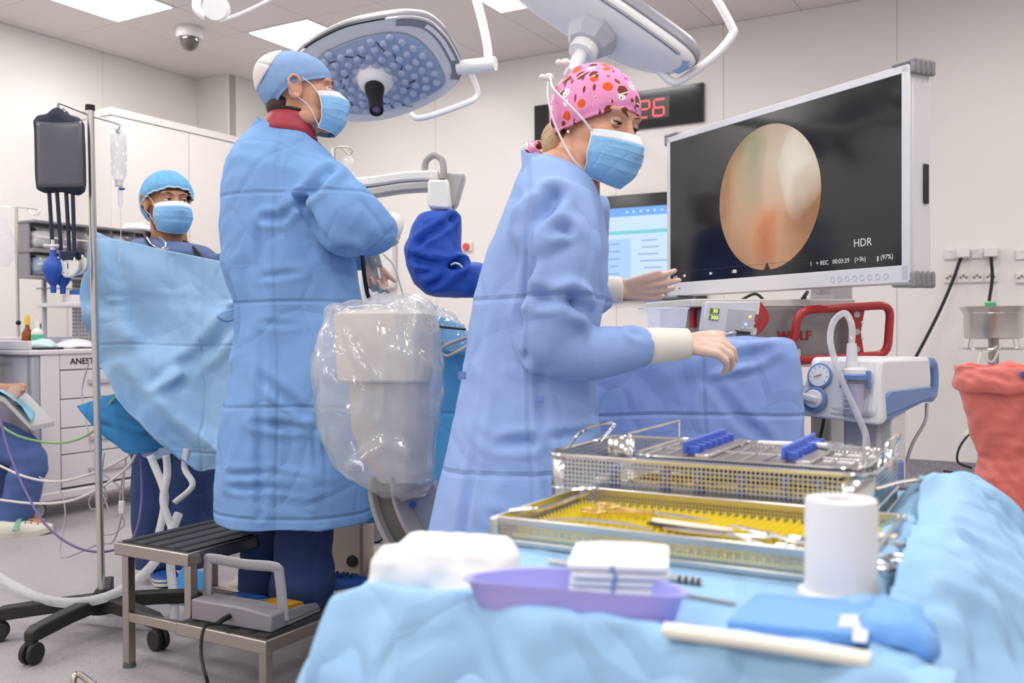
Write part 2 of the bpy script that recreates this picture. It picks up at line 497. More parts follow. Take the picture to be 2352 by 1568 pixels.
# ------------------------------------------------------------------ the room
floor_m = mat('speckled_vinyl', 'A8A2A5', 0.42, spec=0.35); g = N(floor_m); tc = g.tc()
base = g.mix(g.noise(tc, 3.0, 3), 'A29CA0', 'ADA7A9')
sp = g.vor(tc, 130, 'F1'); dots = g.m('LESS_THAN', sp['Distance'], 0.24); sel = g.m('GREATER_THAN', g.xyz(sp['Color'])[0], 0.78)
c1 = g.mix(g.m('MULTIPLY', dots, sel), base, '5E5A60')
sp2 = g.vor(g.mapv(tc, loc=(3.1, 1.7, 0)), 170, 'F1'); d2 = g.m('LESS_THAN', sp2['Distance'], 0.28); s2 = g.m('GREATER_THAN', g.xyz(sp2['Color'])[1], 0.7)
g.color(g.mix(g.m('MULTIPLY', d2, s2), c1, 'C6C0C0'))
skirt_m = mat('grey_speckled_skirting', '9A96A0', 0.5); g = N(skirt_m); tc = g.tc()
sp = g.vor(tc, 110, 'F1'); g.color(g.mix(g.m('MULTIPLY', g.m('LESS_THAN', sp['Distance'], 0.35), g.m('GREATER_THAN', g.xyz(sp['Color'])[0], 0.6)), '8F8B95', 'C0BCC2'))
wall_m = mat('white_wall_panel', 'EEEAE7', 0.3, spec=0.4)
ceil_m = mat('white_ceiling', 'E9E4E1', 0.5)
joint_m = mat('grey_joint', 'D8D2CE', 0.7)

def wall_box(mb, p0, p1, z0, z1, t, off=0.0):
    """slab from p0 to p1 (room coords a,b), thickness t behind the face"""
    a, b = room(*p0), room(*p1); d = (b - a).normalized(); n = V((d.y, -d.x, 0))
    q = [a + n * off, b + n * off, b + n * (off - t), a + n * (off - t)]
    mb.prism([V((p.x, p.y, z0)) for p in q], (0, 0, z1 - z0)); return mb
corner = [room(LEFT_A - .1, FRONT_B - .1), room(RIGHT_A + .1, FRONT_B - .1), room(RIGHT_A + .1, BACK_B + .1), room(LEFT_A - .1, BACK_B + .1)]
fl = struct(MB().prism([V((p.x, p.y, -0.05)) for p in corner], (0, 0, 0.05)).build('floor', floor_m, smooth=False))
fl['label'] = 'pale grey speckled vinyl floor of the operating room'
# walls: a backing slab and lacquered panels with open joints
def make_wall(name, p0, p1, cuts, label):
    W = struct(wall_box(MB(), p0, p1, 0, CEIL_Z, 0.08, -0.012).build(name, joint_m, smooth=False)); W['label'] = label
    L = (V(p1) - V(p0)).length; d = (V(p1) - V(p0)) / L
    e = [0] + [c for c in cuts if 0 < c < L] + [L]
    for s0, s1 in zip(e[:-1], e[1:]):
        q0, q1 = V(p0) + d * (s0 + 0.0012), V(p0) + d * (s1 - 0.0012)
        wall_box(MB(), q0, q1, 0.0, CEIL_Z, 0.0119, 0).build('wall_panel', wall_m, W, smooth=False, bevel=0.0015)
    return W
def wall_cut(u, n, c, a0):     # where the seam seen at column u stands along the back wall
    return rc(ptn(u, 300, n, c))[0] - a0
c_ = [wall_cut(u, E1, BACK_B, -6.47) for u in (1000, 1662, 2060)]
c_ = [c_[0] - 2.4, c_[0] - 1.2, c_[0], c_[1] - 0.9, c_[1], c_[2], c_[2] + 1.2, c_[2] + 2.4]
make_wall('wall_back', (-6.47, BACK_B), (RIGHT_A, BACK_B), c_, 'glossy white panelled wall behind the monitors')
make_wall('wall_left', (LEFT_A, FRONT_B), (LEFT_A, 6.16), [1.2 * k + 0.55 for k in range(1, 8)], 'white panelled wall behind the cabinet')
make_wall('wall_corner', (LEFT_A, 6.16), (-6.47, 6.16), [], 'white boxed-out corner pier')
make_wall('wall_pier', (-6.47, 6.161), (-6.47, BACK_B), [], 'side of the white boxed-out corner pier')
make_wall('wall_right', (RIGHT_A, BACK_B), (RIGHT_A, FRONT_B), [1.2 * k for k in range(1, 9)], 'white panelled wall out of view')
make_wall('wall_front', (RIGHT_A, FRONT_B), (LEFT_A, FRONT_B), [1.2 * k for k in range(1, 9)], 'white panelled wall behind the viewer')
for nm, p0, p1 in (('baseboard_back', (-6.47, BACK_B), (RIGHT_A, BACK_B)), ('baseboard_left', (LEFT_A, FRONT_B), (LEFT_A, 6.16)), ('baseboard_pier', (-6.47, 6.16), (-6.47, BACK_B))):
    a, b = room(*p0), room(*p1); d = (b - a).normalized(); n = V((d.y, -d.x, 0))
    prof = [(0, 0.13), (0.004, 0.13), (0.005, 0.05), (0.012, 0.02), (0.035, 0.004), (0.06, 0.0), (0, 0.0)]
    mb = MB(); mb.prism([a + n * x + V((0, 0, z)) for x, z in prof], b - a)
    struct(mb.build(nm, skirt_m))['label'] = 'grey speckled coved vinyl skirting'
# ceiling: metal cassettes in a grid; luminaires take some cells
CELL = 0.65
pl = ptz(272, 52, CEIL_Z); A0, B0, _ = rc(pl)            # near corner of one luminaire fixes the grid
ce = MB().prism([V((p.x, p.y, CEIL_Z + 0.02)) for p in corner], (0, 0, 0.08)).build('ceiling', joint_m, smooth=False); struct(ce)
ce['label'] = 'white cassette ceiling with flush light panels'
def cell_of(u, v):
    a, b, _ = rc(ptz(u, v, CEIL_Z)); return math.floor((a - A0) / CELL), math.floor((b - B0) / CELL)
lights_ = {cell_of(272, 40), cell_of(690, 90), cell_of(1215, -14)}
li, lj = cell_of(272, 40); 
base_i, base_j = li, lj
for di in range(-4, 12, 3):
    for dj in range(-12, 4, 3):
        c = (base_i + di, base_j + dj)
        ctr = room(A0 + (c[0] + .5) * CELL, B0 + (c[1] + .5) * CELL, CEIL_Z)
        r_ = (ctr - V((0, 0, CAM_H)))
        if r_.y > 0.3:
            u = CX + F_PX * r_.dot(CR) / r_.dot(_fw); v = CY - F_PX * r_.dot(CU) / r_.dot(_fw)
            if -40 < u < 2600 and v > -150: continue
        if c[0] * CELL + A0 > 1.9 and B0 + c[1] * CELL > 3.5: continue
        lights_.add(c)
emit_m = mat('lit_diffuser', (1, 1, 1), 0.5, emit=((PANEL_COLOR[:3]), PANEL_STRENGTH))
frame_m = mat('luminaire_frame', 'E6E2DF', 0.4)
tile_mesh = None
a_lo, a_hi, b_lo, b_hi = LEFT_A, RIGHT_A, FRONT_B, BACK_B
ni0, ni1 = math.floor((a_lo - A0) / CELL), math.ceil((a_hi - A0) / CELL)
nj0, nj1 = math.floor((b_lo - B0) / CELL), math.ceil((b_hi - B0) / CELL)
shared = {}
for i in range(ni0, ni1):
    for j in range(nj0, nj1):
        x0, x1 = max(A0 + i * CELL, a_lo), min(A0 + (i + 1) * CELL, a_hi)
        y0, y1 = max(B0 + j * CELL, b_lo), min(B0 + (j + 1) * CELL, b_hi)
        if x1 - x0 < 0.02 or y1 - y0 < 0.02: continue
        c = room((x0 + x1) / 2, (y0 + y1) / 2, CEIL_Z)
        if (i, j) in lights_:
            fr = CELL - 0.004
            lab_ = {cell_of(272, 40): 'square flush ceiling light panel beside the dome camera and boom elbow', cell_of(690, 90): 'square flush ceiling light panel behind the round pale-glass surgical lamp', cell_of(1215, -14): 'square flush ceiling light panel between the two surgical lamps'}.get((i, j), 'square flush light panel in the white ceiling')
            t = thing('ceiling_light', lab_, 'ceiling light', c, TH, 'square ceiling light panels')
            mb = MB(); wd = 0.022
            for sx, sy, lx, ly in ((0, 1, fr, wd), (0, -1, fr, wd), (1, 0, wd, fr - 2 * wd), (-1, 0, wd, fr - 2 * wd)):
                mb.box((sx * (fr - wd) / 2, sy * (fr - wd) / 2, 0.005), (lx, ly, 0.018))
            mb.build('frame', frame_m, t, smooth=False)
            hq = fr / 2 - wd; MB().add([(-hq, -hq, .009), (-hq, hq, .009), (hq, hq, .009), (hq, -hq, .009)], [(0, 1, 2, 3)]).build('diffuser', emit_m, t, smooth=False, recalc=False)
            continue
        if b_hi - (B0 + (j + 1) * CELL) > -CELL or True:
            k = (round(x1 - x0, 3), round(y1 - y0, 3))
            if k not in shared:
                o = MB().box((0, 0, 0.01), (k[0] - 0.004, k[1] - 0.004, 0.02)).build('ceiling_tile', ceil_m, ce, smooth=False, bevel=0.0015)
                shared[k] = o
            else:
                o = shared[k].copy(); COL.objects.link(o)
            o.location = c; o.rotation_euler = (0, 0, TH)
# ------------------------------------------------------------------ people
SKIN = mat('skin', 'D9A58C', 0.5, sss=0.15, var=0.08, vscale=25, spec=0.35)
SKIN_TAN = mat('skin_tan', 'C08C70', 0.5, sss=0.15, var=0.1, vscale=25, spec=0.35)
GLOVE = mat('latex_glove', 'E6C4B2', 0.42, sss=0.1, var=0.06, vscale=40, spec=0.4)
CUFF = mat('ribbed_cuff', 'EFE9DC', 0.7, var=0.04); g = N(CUFF)
GOWN = fabric('gown_blue', '7EA8DC', 0.05, fold=0.28, fold_w=0.16, crinkle=0.28, scale=6)
GOWN2 = fabric('gown_periwinkle', '95B0E2', 0.05, fold=0.28, fold_w=0.19, crinkle=0.28, scale=5)
NAVY = fabric('navy_scrub', '384A78', 0.12, crinkle=0.3, scale=5, rough=0.85)
SCRUB = fabric('scrub_blue', '53689E', 0.08, crinkle=0.3, scale=5, rough=0.85)
SCRUB_GREY = fabric('scrub_greyblue', '65769F', 0.08, crinkle=0.3, scale=6, rough=0.85)
MASK_BLUE = fabric('mask_blue', '8CC0EA', 0.05, crinkle=0.12, scale=20, rough=0.7)
MASK_WHITE = fabric('mask_white', 'E6EDF4', 0.03, crinkle=0.1, scale=20, rough=0.7)
LOOP = mat('elastic_white', 'F0EEEC', 0.7)
CAP_BLUE = mat('cap_blue', '86A6D2', 0.8, var=0.1, vscale=30, bump=(28, 0.5, 0.006))
CAP_AQUA = mat('cap_aqua', '6FAED6', 0.8, var=0.16, vscale=30, bump=(40, 0.5, 0.006))
CAP_WHITE = mat('cap_white', 'DDD8D4', 0.8, var=0.06, vscale=30, bump=(28, 0.5, 0.006))
HAIR_DARK = mat('dark_hair', '3A2A22', 0.6, var=0.3, vscale=60, bump=(180, 0.6, 0.004))
HAIR_BLOND = mat('blond_hair', 'B79B78', 0.55, var=0.25, vscale=60, bump=(150, 0.6, 0.004))
STUBBLE = mat('beard_stubble', '6B4C3D', 0.8, var=0.25, vscale=90, bump=(220, 0.5, 0.003))
EYE_W = mat('eye_white', 'E9E4E0', 0.2, coat=0.5); IRIS = mat('iris', '4A3A2C', 0.2, coat=0.5); PUPIL = mat('pupil', '0A0A0A', 0.2)
LASH = mat('lash', '231A17', 0.7); LIP = mat('eyelid', 'C99482', 0.5, sss=0.1)
SHOE_BLUE = mat('clog_blue', '1E4C9A', 0.5, var=0.05); SOLE_W = mat('sole_white', 'DCDCD6', 0.55)

# cap print: scattered sports balls and bats on pink
CAP_PINK = mat('sports_print', 'EE9CC8', 0.75, spec=0.2); g = N(CAP_PINK); tc = g.tc()
v = g.vor(tc, 33, 'F1', 0.5); rnd = g.xyz(v['Color'])
inr = g.m('LESS_THAN', v['Distance'], 0.43)
kind = g.ramp(rnd[0], [(0.0, 'F2EFEF'), (0.42, 'E8622E'), (0.62, '7A4030')])
for st in kind.node.color_ramp.elements: pass
kind.node.color_ramp.interpolation = 'CONSTANT'
small = g.vor(tc, 150, 'F1', 0.6); spot = g.m('LESS_THAN', small['Distance'], 0.26)
isw = g.m('LESS_THAN', rnd[0], 0.42)
kd = g.mix(g.m('MULTIPLY', spot, isw), kind, '2A2428')
strip = g.m('LESS_THAN', g.m('PINGPONG', g.xyz(g.mapv(tc, (1, 1, 1), rot=(0.3, 0.5, 0.2)))[2], 0.012), 0.0016)
kd = g.mix(g.m('MULTIPLY', strip, g.m('GREATER_THAN', rnd[0], 0.62)), kd, 'F0E6E0')
base_c = g.mix(g.m('MULTIPLY', inr, g.m('LESS_THAN', rnd[1], 0.95)), g.mix(g.noise(tc, 9, 2), 'E993C3', 'F3A6D0'), kd)
bat_v = g.vor(g.mapv(tc, (70, 70, 17), rot=(0.5, 0.7, 0.4)), 1.0, 'F1', 0.9)
bat = g.m('MULTIPLY', g.m('LESS_THAN', bat_v['Distance'], 0.24), g.m('GREATER_THAN', g.xyz(bat_v['Color'])[0], 0.35))
g.color(g.mix(bat, base_c, '8E3B3F'))
g.bump(g.noise(tc, 18, 3), 0.25, 0.01)

class Head:
    def __init__(s, c, face, up=V((0, 0, 1)), sc=1.0):
        f = V(face).normalized(); y = -f; x = y.cross(V(up)).normalized(); z = x.cross(y).normalized()
        s.M = Matrix((x, y, z)).transposed().to_4x4(); s.M.translation = V(c); s.sc = sc
    def p(s, x, y, z): return s.M @ (V((x, y, z)) * s.sc)
    @property
    def R3(s): return s.M.to_3x3()
    def prims(s, mb, neck_to, neck_r=0.055, nose=True, ears=True):
        k, E = s.sc, s.R3
        def el(c, r): mb.ellip(s.p(*c), [q * k for q in r], E, 20, 14)
        el((0, .018, .038), (.076, .096, .082)); el((0, -.022, -.012), (.068, .072, .085)); el((0, -.03, -.062), (.056, .06, .05))
        el((0, -.073, -.094), (.022, .02, .02)); el((0, -.066, .034), (.052, .03, .022))
        for sx in (-1, 1):
            el((sx * .04, -.062, -.022), (.024, .028, .028)); el((sx * .05, -.02, -.07), (.018, .045, .026))
            el((sx * .034, -.072, .037), (.022, .021, .009))
            if not ears: continue
            mb.ellip(s.p(sx * .080, .02, .0), [.010 * k, .022 * k, .034 * k], E)
            hx = [(sx * (.088 + .009 * (q > 0 and q < 5)), .006 + yy, zz) for q, (yy, zz) in enumerate([(-.004, .012), (.004, .03), (.02, .035), (.031, .024), (.031, .006), (.022, -.012), (.012, -.026), (.002, -.026)])]
            mb.tube([s.p(*q) for q in hx], .0052 * k, 8, 4)
        if nose:
            mb.caps_(s.p(0, -.088, .02), s.p(0, -.112, -.024), .009 * k, .012 * k)
            for sx in (-1, 1): el((sx * .011, -.1, -.028), (.009, .011, .008))
        mb.caps_(s.p(0, .02, -.03), V(neck_to), neck_r, neck_r * 1.12)
    def eyes(s, body, look=(0, -1, 0), closed=0.0, brow=LASH, lash=1.0):
        k = s.sc
        for sx in (-1, 1):
            c = s.p(sx * .031, -.078, .012); r = .0128 * k
            mb = MB(); d = (s.R3 @ V(look)).normalized()
            mb.mat(0).ellip(c, (r, r, r), s.R3, 16, 12)
            x, y = frame_of(d)
            mb.mat(1).lathe([(.0062 * k, r * .86), (.005 * k, r * .99), (.0001, r * 1.03)], c, 14, d)
            mb.mat(2).lathe([(.0028 * k, r * 1.02), (.0001, r * 1.06)], c, 12, d)
            mb.build('eye', [EYE_W, IRIS, PUPIL], body, world=True)
            # lids follow the eyeball
            lid = MB()
            for hi, ang0, ang1 in ((1, 90, 20 - 30 * closed), (0, -90, -26)):
                rows = []
                for a in np.linspace(ang0, ang1, 6):
                    rows.append([s.M @ (V((sx * .031, -.078, .012)) * k + V((math.sin(R(t)) * math.cos(R(a)), -math.cos(R(t)) * math.cos(R(a)), math.sin(R(a)))) * r * 1.1) for t in np.linspace(-80, 80, 12)])
                lid.grid(rows)
            lid.build('eyelid', LIP, body, world=True, solid=0.0012 * k)
            a = R(20 - 30 * closed)
            la = [s.M @ (V((sx * .031, -.078, .012)) * k + V((math.sin(R(t)) * math.cos(a), -math.cos(R(t)) * math.cos(a), math.sin(a))) * r * 1.16) for t in np.linspace(-70, 70, 9)]
            MB().tube(la, [.0004 * k] + [.0009 * k * lash] * 7 + [.0004 * k], 6).build('eyelashes', LASH, body, world=True)
            bp = [s.p(sx * .012, -.094, .030), s.p(sx * .028, -.0935, .037), s.p(sx * .042, -.085, .036), s.p(sx * .053, -.071, .028)]
            MB().tube(bp, [.002 * k, .0034 * k, .003 * k, .001 * k], 8, 4, squash=(1.0, .5)).build('eyebrow', brow, body, world=True)
    def mask(s, body, top=.004, bot=-.122, spread=74, loops=True, tie=False, bulge=0.0):
        k = s.sc; rows, wrows = [], []
        nv = 26
        for j in range(nv):
            v = j / (nv - 1)
            ry = np.interp(v, [0, .18, .4, .75, 1], [.112, .132, .136, .128, .098]) + bulge
            rx = np.interp(v, [0, .5, 1], [.074, .08, .064])
            z = top + (bot - top) * v
            pl = .0022 * (abs(((v * 6.0) % 1) * 2 - 1) - .5) * (1 if .12 < v < .85 else 0)
            row = []
            for t in np.linspace(-spread * (1 - .06 * v), spread * (1 - .06 * v), 33):
                tt = R(t); nosefix = -.012 * math.exp(-(t / 16) ** 2) * math.exp(-((v - .02) / .12) ** 2)
                y = -(ry + pl + nosefix * 0 + .010 * math.exp(-(t / 14) ** 2) * math.exp(-((v - .22) / .2) ** 2)) * math.cos(tt) ** 0.85
                row.append(s.p(rx * math.sin(tt) * (1.0 + .05 * math.sin(v * 3)), y - .002, z + .010 * (1 - v) * (-(t / 70) ** 2) + (.014 * (t / 70) ** 2 * v)))
            rows.append(row)
        mb = MB(); mb.mat(1).grid(rows[:5]); mb.mat(0).grid(rows[4:])
        m = mb.build('face_mask', [MASK_BLUE, MASK_WHITE], body, world=True, solid=.0016 * k, angle=60)
        for pl in (.32, .5, .68):    # pleats
            j = int(pl * (nv - 1)); r_ = rows[j]
            MB().tube([p + (p - s.p(0, 0, z_)).normalized() * .0005 for p in r_[3:30] for z_ in [0]], .0013 * k, 5).build('pleat', MASK_BLUE, m, world=True)
        MB().tube(rows[-1], .0014 * k, 6).tube([r_[0] for r_ in rows], .0018 * k, 6).tube([r_[-1] for r_ in rows], .0018 * k, 6).build('binding', MASK_WHITE, m, world=True)
        for idx, sx in ((0, -1), (-1, 1)):
            a, b = rows[1][idx], rows[-2][idx]
            if tie:
                pts = [a, s.p(sx * .088, -.03, .0), s.p(sx * .104, .02, .03), s.p(sx * .1, .07, .055), s.p(sx * .075, .112, .085)]
                pts2 = [b, s.p(sx * .082, -.03, -.092), s.p(sx * .09, .01, -.055), s.p(sx * .103, .045, -.01), s.p(sx * .104, .075, .035), s.p(sx * .075, .115, .075)]
                for q in (pts, pts2): MB().tube(q, .005 * k, 8, 8, squash=(1, .5)).build('mask_tie', LOOP, m, world=True)
            else:
                pts = [a, s.p(sx * .078, -.028, .014), s.p(sx * .086, .0, .032)]
                pts2 = [b, s.p(sx * .078, -.02, -.052), s.p(sx * .088, .012, -.028)]
                for q in (pts, pts2): MB().tube(q, .0016 * k, 6, 6).build('ear_loop', LOOP, m, world=True)
        return m
    def cap(s, body, material, front=.056, back=-.045, rad=(.086, .108, .098), puff=None, wr=.004, kf=22, name='cap', seed=3, band=None, side=.018):
        k = s.sc; nphi, nth = 144, 30; rows = []
        P = []
        for j in range(nth):
            row = []
            for i in range(nphi):
                ph = 2 * PI * i / nphi                    # 0 = front
                cz = math.cos(ph)
                zr = side + (front - side) * max(cz, 0) ** 1.2 + (back - side) * max(-cz, 0) ** 1.1
                th_r = math.acos(max(-.95, min(.95, (zr - .03) / rad[2])))
                th = th_r * (j / (nth - 1))
                d = V((math.sin(th) * math.sin(ph), -math.sin(th) * math.cos(ph), math.cos(th)))
                q = V((d.x * rad[0], d.y * rad[1] + .016, d.z * rad[2] + .03))
                m_ = 1.0
                if puff: m_ += puff[0] * math.exp(-((d - V(puff[1]).normalized()).length / puff[2]) ** 2)
                t = j / (nth - 1)
                w_ = math.sin(t * PI) if wr > 0 else 0
                w2 = .3 + .7 * t
                q = V((q.x * m_, (q.y - .016) * m_ + .016, (q.z - .03) * m_ + .03)) + d * (abs(wr) * w2 * (math.sin(ph * kf + 2.5 * math.sin(ph * 3 + seed)) * .5 + .5 * math.sin(ph * kf * .43 + seed)) + (.0 if t < .93 else -.003))
                row.append(s.p(*q))
            rows.append(row)
        top = sum(rows[0], V()) / nphi
        mb = MB(); mb.grid(rows, close_u=True)
        c = mb.build(name, material, body, world=True, angle=180, solid=.0016 * k)
        if band:
            MB().tube(rows[-1], .0035 * k, 8, closed=True).build('rim_band', band, c, world=True)
        s.rim = rows[-1]
        return c

def hand(mb, w, d, t, sc=1.0, curl=(20, 25, 30, 35), th=(45, 15), spread=4, flip=1):
    """w wrist, d towards fingers, t towards the thumb; palm faces d x t * flip"""
    d = V(d).normalized(); t = V(t); t = (t - d * t.dot(d)).normalized(); n = d.cross(t) * flip; w = V(w)
    L = [(.044, .027, .021), (.048, .030, .022), (.045, .028, .021), (.036, .022, .019)]
    kn = (.086, .09, .085, .077)
    for i in range(4):
        off = .031 - i * .0205
        b = w + t * off * .55 * sc; k = w + (d * kn[i] + t * off) * sc
        mb.caps_(b, k, .0155 * sc, .0115 * sc)
        a = 0; p = k; dd = (d * math.cos(R(spread * (1.5 - i))) + t * math.sin(R(spread * (1.5 - i)))).normalized()
        r = .0122 - (.0015 if i == 3 else 0)
        for j in range(3):
            a += R(curl[i]) * (1.0, 1.15, .8)[j]
            q = p + (dd * math.cos(a) + n * math.sin(a)) * L[i][j] * sc
            mb.caps_(p, q, r * sc, (r - .0011) * sc); p = q; r -= .0011
    mb.ellip(w + d * .05 * sc, (.014 * sc,) * 3)
    b = w + (t * .018 + d * .018) * sc; a = R(th[0]); dr = (d * math.cos(a) + t * math.sin(a)).normalized()
    p = b
    for j, (l, r0, r1) in enumerate(((.046, .0165, .0125), (.034, .0122, .0105), (.028, .0105, .0085))):
        ax = (dr * math.cos(R(th[1]) * j) + n * math.sin(R(th[1]) * j) + d * .12 * j).normalized()
        q = p + ax * l * sc; mb.caps_(p, q, r0 * sc, r1 * sc); p = q

def ring_lr(uL, vL, uR, vR, D, hd, n=40, p=2.3, zs=1.0):
    """ellipse-like ring between two silhouette points, half depth hd"""
    a, b = pt(uL, vL, D), pt(uR, vR, D); c = (a + b) / 2; ax = (b - a) / 2; out = []
    for i in range(n):
        t = 2 * PI * i / n; x = abs(math.cos(t)) ** (2 / p) * (1 if math.cos(t) > 0 else -1); y = abs(math.sin(t)) ** (2 / p) * (1 if math.sin(t) > 0 else -1)
        out.append(c + ax * x + V((0, -hd * y, 0)))
    return out

def sleeve(mb, pts, rad, seg=20):
    mb.tube([pt(*p) for p in pts], list(rad), seg, 5)

def leg_mesh(name, pts, rad, material, parent, seed=1, amp=.012, squash=None):
    """trouser leg: tube with bunching wrinkles"""
    P = catmull([V(p) for p in pts], 16); rr = list(np.interp(np.linspace(0, 1, len(P)), np.linspace(0, 1, len(rad)), rad))
    mb = MB(); mb.tube(P, rr, 40, caps=False)
    me = mb.mesh(name); C = co_of(me)
    Q = C.copy(); Q[:, 2] *= 2.2
    displace(me, amp * creased(Q, 4.0, 5, seed) + amp * .5 * fbm(Q * 5, 2, seed))
    me.materials.append(material)
    if parent is not None: me.transform(WM[parent].inverted())
    return finish(name, me, parent, angle=180, solid=.002)

def clog(heel, toe, parent, upper=SHOE_BLUE, sole=SOLE_W, width=.1, h=.09, name='shoe', stripe=None, world=True):
    heel, toe = V(heel), V(toe); d = toe - heel; L = d.length; d.normalize(); sd = V((-d.y, d.x, 0)).normalized()
    prof = [(0, .55, .75), (.04, .72, .9), (.12, .8, .95), (.3, .78, .86), (.5, .86, .84), (.7, 1.0, .72), (.85, .93, .56), (.95, .7, .42), (1, .4, .3)]
    def rings(lo, hi, f=1.0, hh=None):
        rs = []
        for t in np.linspace(0, 1, 24):
            w_ = np.interp(t, [p[0] for p in prof], [p[1] for p in prof]) * width / 2 * f; z1 = np.interp(t, [p[0] for p in prof], [p[2] for p in prof]) * h if hh is None else hh
            z0 = lo; c = heel + d * (L * t)
            rise = .012 * max(0, t - .75) / .25
            ring = []
            for k in range(20):
                a = 2 * PI * k / 20; ca, sa = math.cos(a), math.sin(a)
                zz = z0 + rise + ((z1 - z0) * (sa ** .8) if sa > 0 else 0) if hi is None else (z0 if sa < 0 else hi) + rise
                x = w_ * (abs(ca) ** .75) * (1 if ca > 0 else -1)
                ring.append(c + sd * x + V((0, 0, zz)))
            rs.append(ring)
        return rs
    u = MB(); u.rings(rings(.026, None)); o = u.build(name, upper, parent, world=world, angle=50)
    so = MB(); so.rings(rings(0.0, .028, 1.04)); so.build('sole', sole, o, world=world, angle=50)
    st = MB(); st.rings(rings(.0125, .0185, 1.055)); st.build('sole_stripe', stripe or upper, o, world=world, angle=50)
    for row in (.52, .62, .74, .84):        # vent holes
        for x in (-.36, .0, .36):
            c = heel + d * (L * row) + sd * (x * width * .8)
            w_ = np.interp(row, [p[0] for p in prof], [p[2] for p in prof]) * h * (1 - (abs(x) * 1.25) ** 2.4 * .55) + .004
            MB().ellip(c + V((0, 0, w_)), (.0045, .0045, .003), None, 10, 6).build('vent_hole', BLACK, o, world=world)
    return o

def finish_body(me, parent, mats, pick):
    """body mesh with material by region"""
    for m in mats: me.materials.append(m)
    C = co_of(me); idx = pick(C).astype(int)
    lv = np.empty(len(me.loops), int); me.loops.foreach_get('vertex_index', lv)
    ls = np.empty(len(me.polygons), int); me.polygons.foreach_get('loop_start', ls)
    me.polygons.foreach_set('material_index', idx[lv[ls]].astype(np.int32))
    me.transform(WM[parent].inverted())
    return finish('body', me, parent, angle=180)

def cloth_finish(name, me, material, parent, hem=None, solid=.002):
    me.materials.clear(); me.materials.append(material)
    if hem is not None:
        drop_faces(me, lambda f: f.normal.z < -0.55 and f.calc_center_median().z < hem)
    me.transform(WM[parent].inverted())
    return finish(name, me, parent, angle=180, solid=solid)

# ---- surgeon on the step stool -------------------------------------------------
DS = 2.95
sur = thing('person', 'person in a long blue surgical gown and blue cap standing on the step stool', 'person', pt(690, 1380, DS))
HS = Head(pt(692, 219, DS), (math.cos(R(14)), math.sin(R(14)), 0.02), V((-.04, 0, 1)), 1.03)
b = MB(); HS.prims(b, pt(655, 330, DS + .01), .062)
b.caps_(pt(655, 330, DS), pt(665, 600, DS), .1, .12); b.caps_(pt(655, 600, DS), pt(675, 860, DS), .11, .1)
b.ellip(pt(650, 380, DS), (.15, .09, .08))
b.caps_(pt(690, 385, DS - .06), pt(805, 515, DS - .14), .05, .045); b.caps_(pt(805, 515, DS - .14), pt(893, 520, DS + .16), .043, .03)
b.caps_(pt(600, 385, DS + .1), pt(700, 560, DS + .28), .05, .045); b.caps_(pt(700, 560, DS + .28), pt(846, 590, DS + .3), .043, .028)
hw1 = pt(893, 518, DS + .17); hand(b, hw1, V((.25, .9, -.25)), V((0, -.1, 1)), .95, (35, 40, 40, 45), (35, 20), flip=-1)
hw2 = pt(848, 600, DS + .3); hand(b, hw2, V((.30, -.1, -1)), V((.9, .1, .3)), .95, (32, 48, 55, 60), (35, 25), flip=1)
for (hu, ku, au, dd) in ((705, 700, 700, -.02), (640, 615, 606, .12)):
    b.caps_(pt(hu, 880, DS + dd), pt(ku, 1130, DS + dd), .085, .06); b.caps_(pt(ku, 1130, DS + dd), pt(au, 1335 - (20 if dd > 0 else 0), DS + dd), .055, .04)
me = fuse(b, .0045, 2, 'surgeon_body')
h1, h2 = np.array(hw1), np.array(hw2)
body = finish_body(me, sur, [SKIN, GLOVE, STUBBLE], lambda C: np.where((np.linalg.norm(C - h1, axis=1) < .2) | (np.linalg.norm(C - h2, axis=1) < .2), 1, 0))
HS.eyes(body, (.15, -1, .05), .15, STUBBLE, .4); HS.mask(body, top=.008, spread=72)
# short dark hair at the nape and temple
MB().ellip(HS.p(0, .062, -.035), [.058, .046, .042], HS.R3).build('hair', HAIR_DARK, body, world=True)
cap = HS.cap(body, CAP_BLUE, front=.052, back=-.062, rad=(.088, .112, .098), puff=(.16, (0, .75, .55), .6), wr=.0035, kf=9, name='surgical_cap', band=CAP_BLUE, side=.02)
# white crown panel at the back of the cap
ck_ = V((0, .86, .5)).normalized(); cx1, cx2 = frame_of(ck_)
rows = []
for rr_ in np.linspace(.02, .98, 14):
    row = []
    for ph in np.linspace(0, 2 * PI, 40):
        d = (ck_ + (cx1 * math.cos(ph) + cx2 * math.sin(ph)) * rr_ * .95).normalized()
        k_ = 1.035 + .16 * math.exp(-((d - V((0, .75, .55)).normalized()).length / .6) ** 2) - .03 * (rr_ > .93)
        row.append(HS.p(d.x * .088 * k_, d.y * .112 * k_ + .016, d.z * .098 * k_ + .03))
    rows.append(row)
rows_old = []
for th in []:
    row = []
    for ph in np.linspace(-1.15, 1.15, 22):
        d = V((math.sin(ph) * math.cos(th), math.cos(ph) * math.cos(th), math.sin(th)))
        k_ = 1.03 + .16 * math.exp(-((d - V((0, .8, .6)).normalized()).length / .62) ** 2)
        row.append(HS.p(d.x * .09 * k_, d.y * .116 * k_ + .016, d.z * .1 * k_ + .026))
    rows_old.append(row)
MB().grid(rows).build('cap_crown', CAP_WHITE, cap, world=True, solid=.002, angle=180)
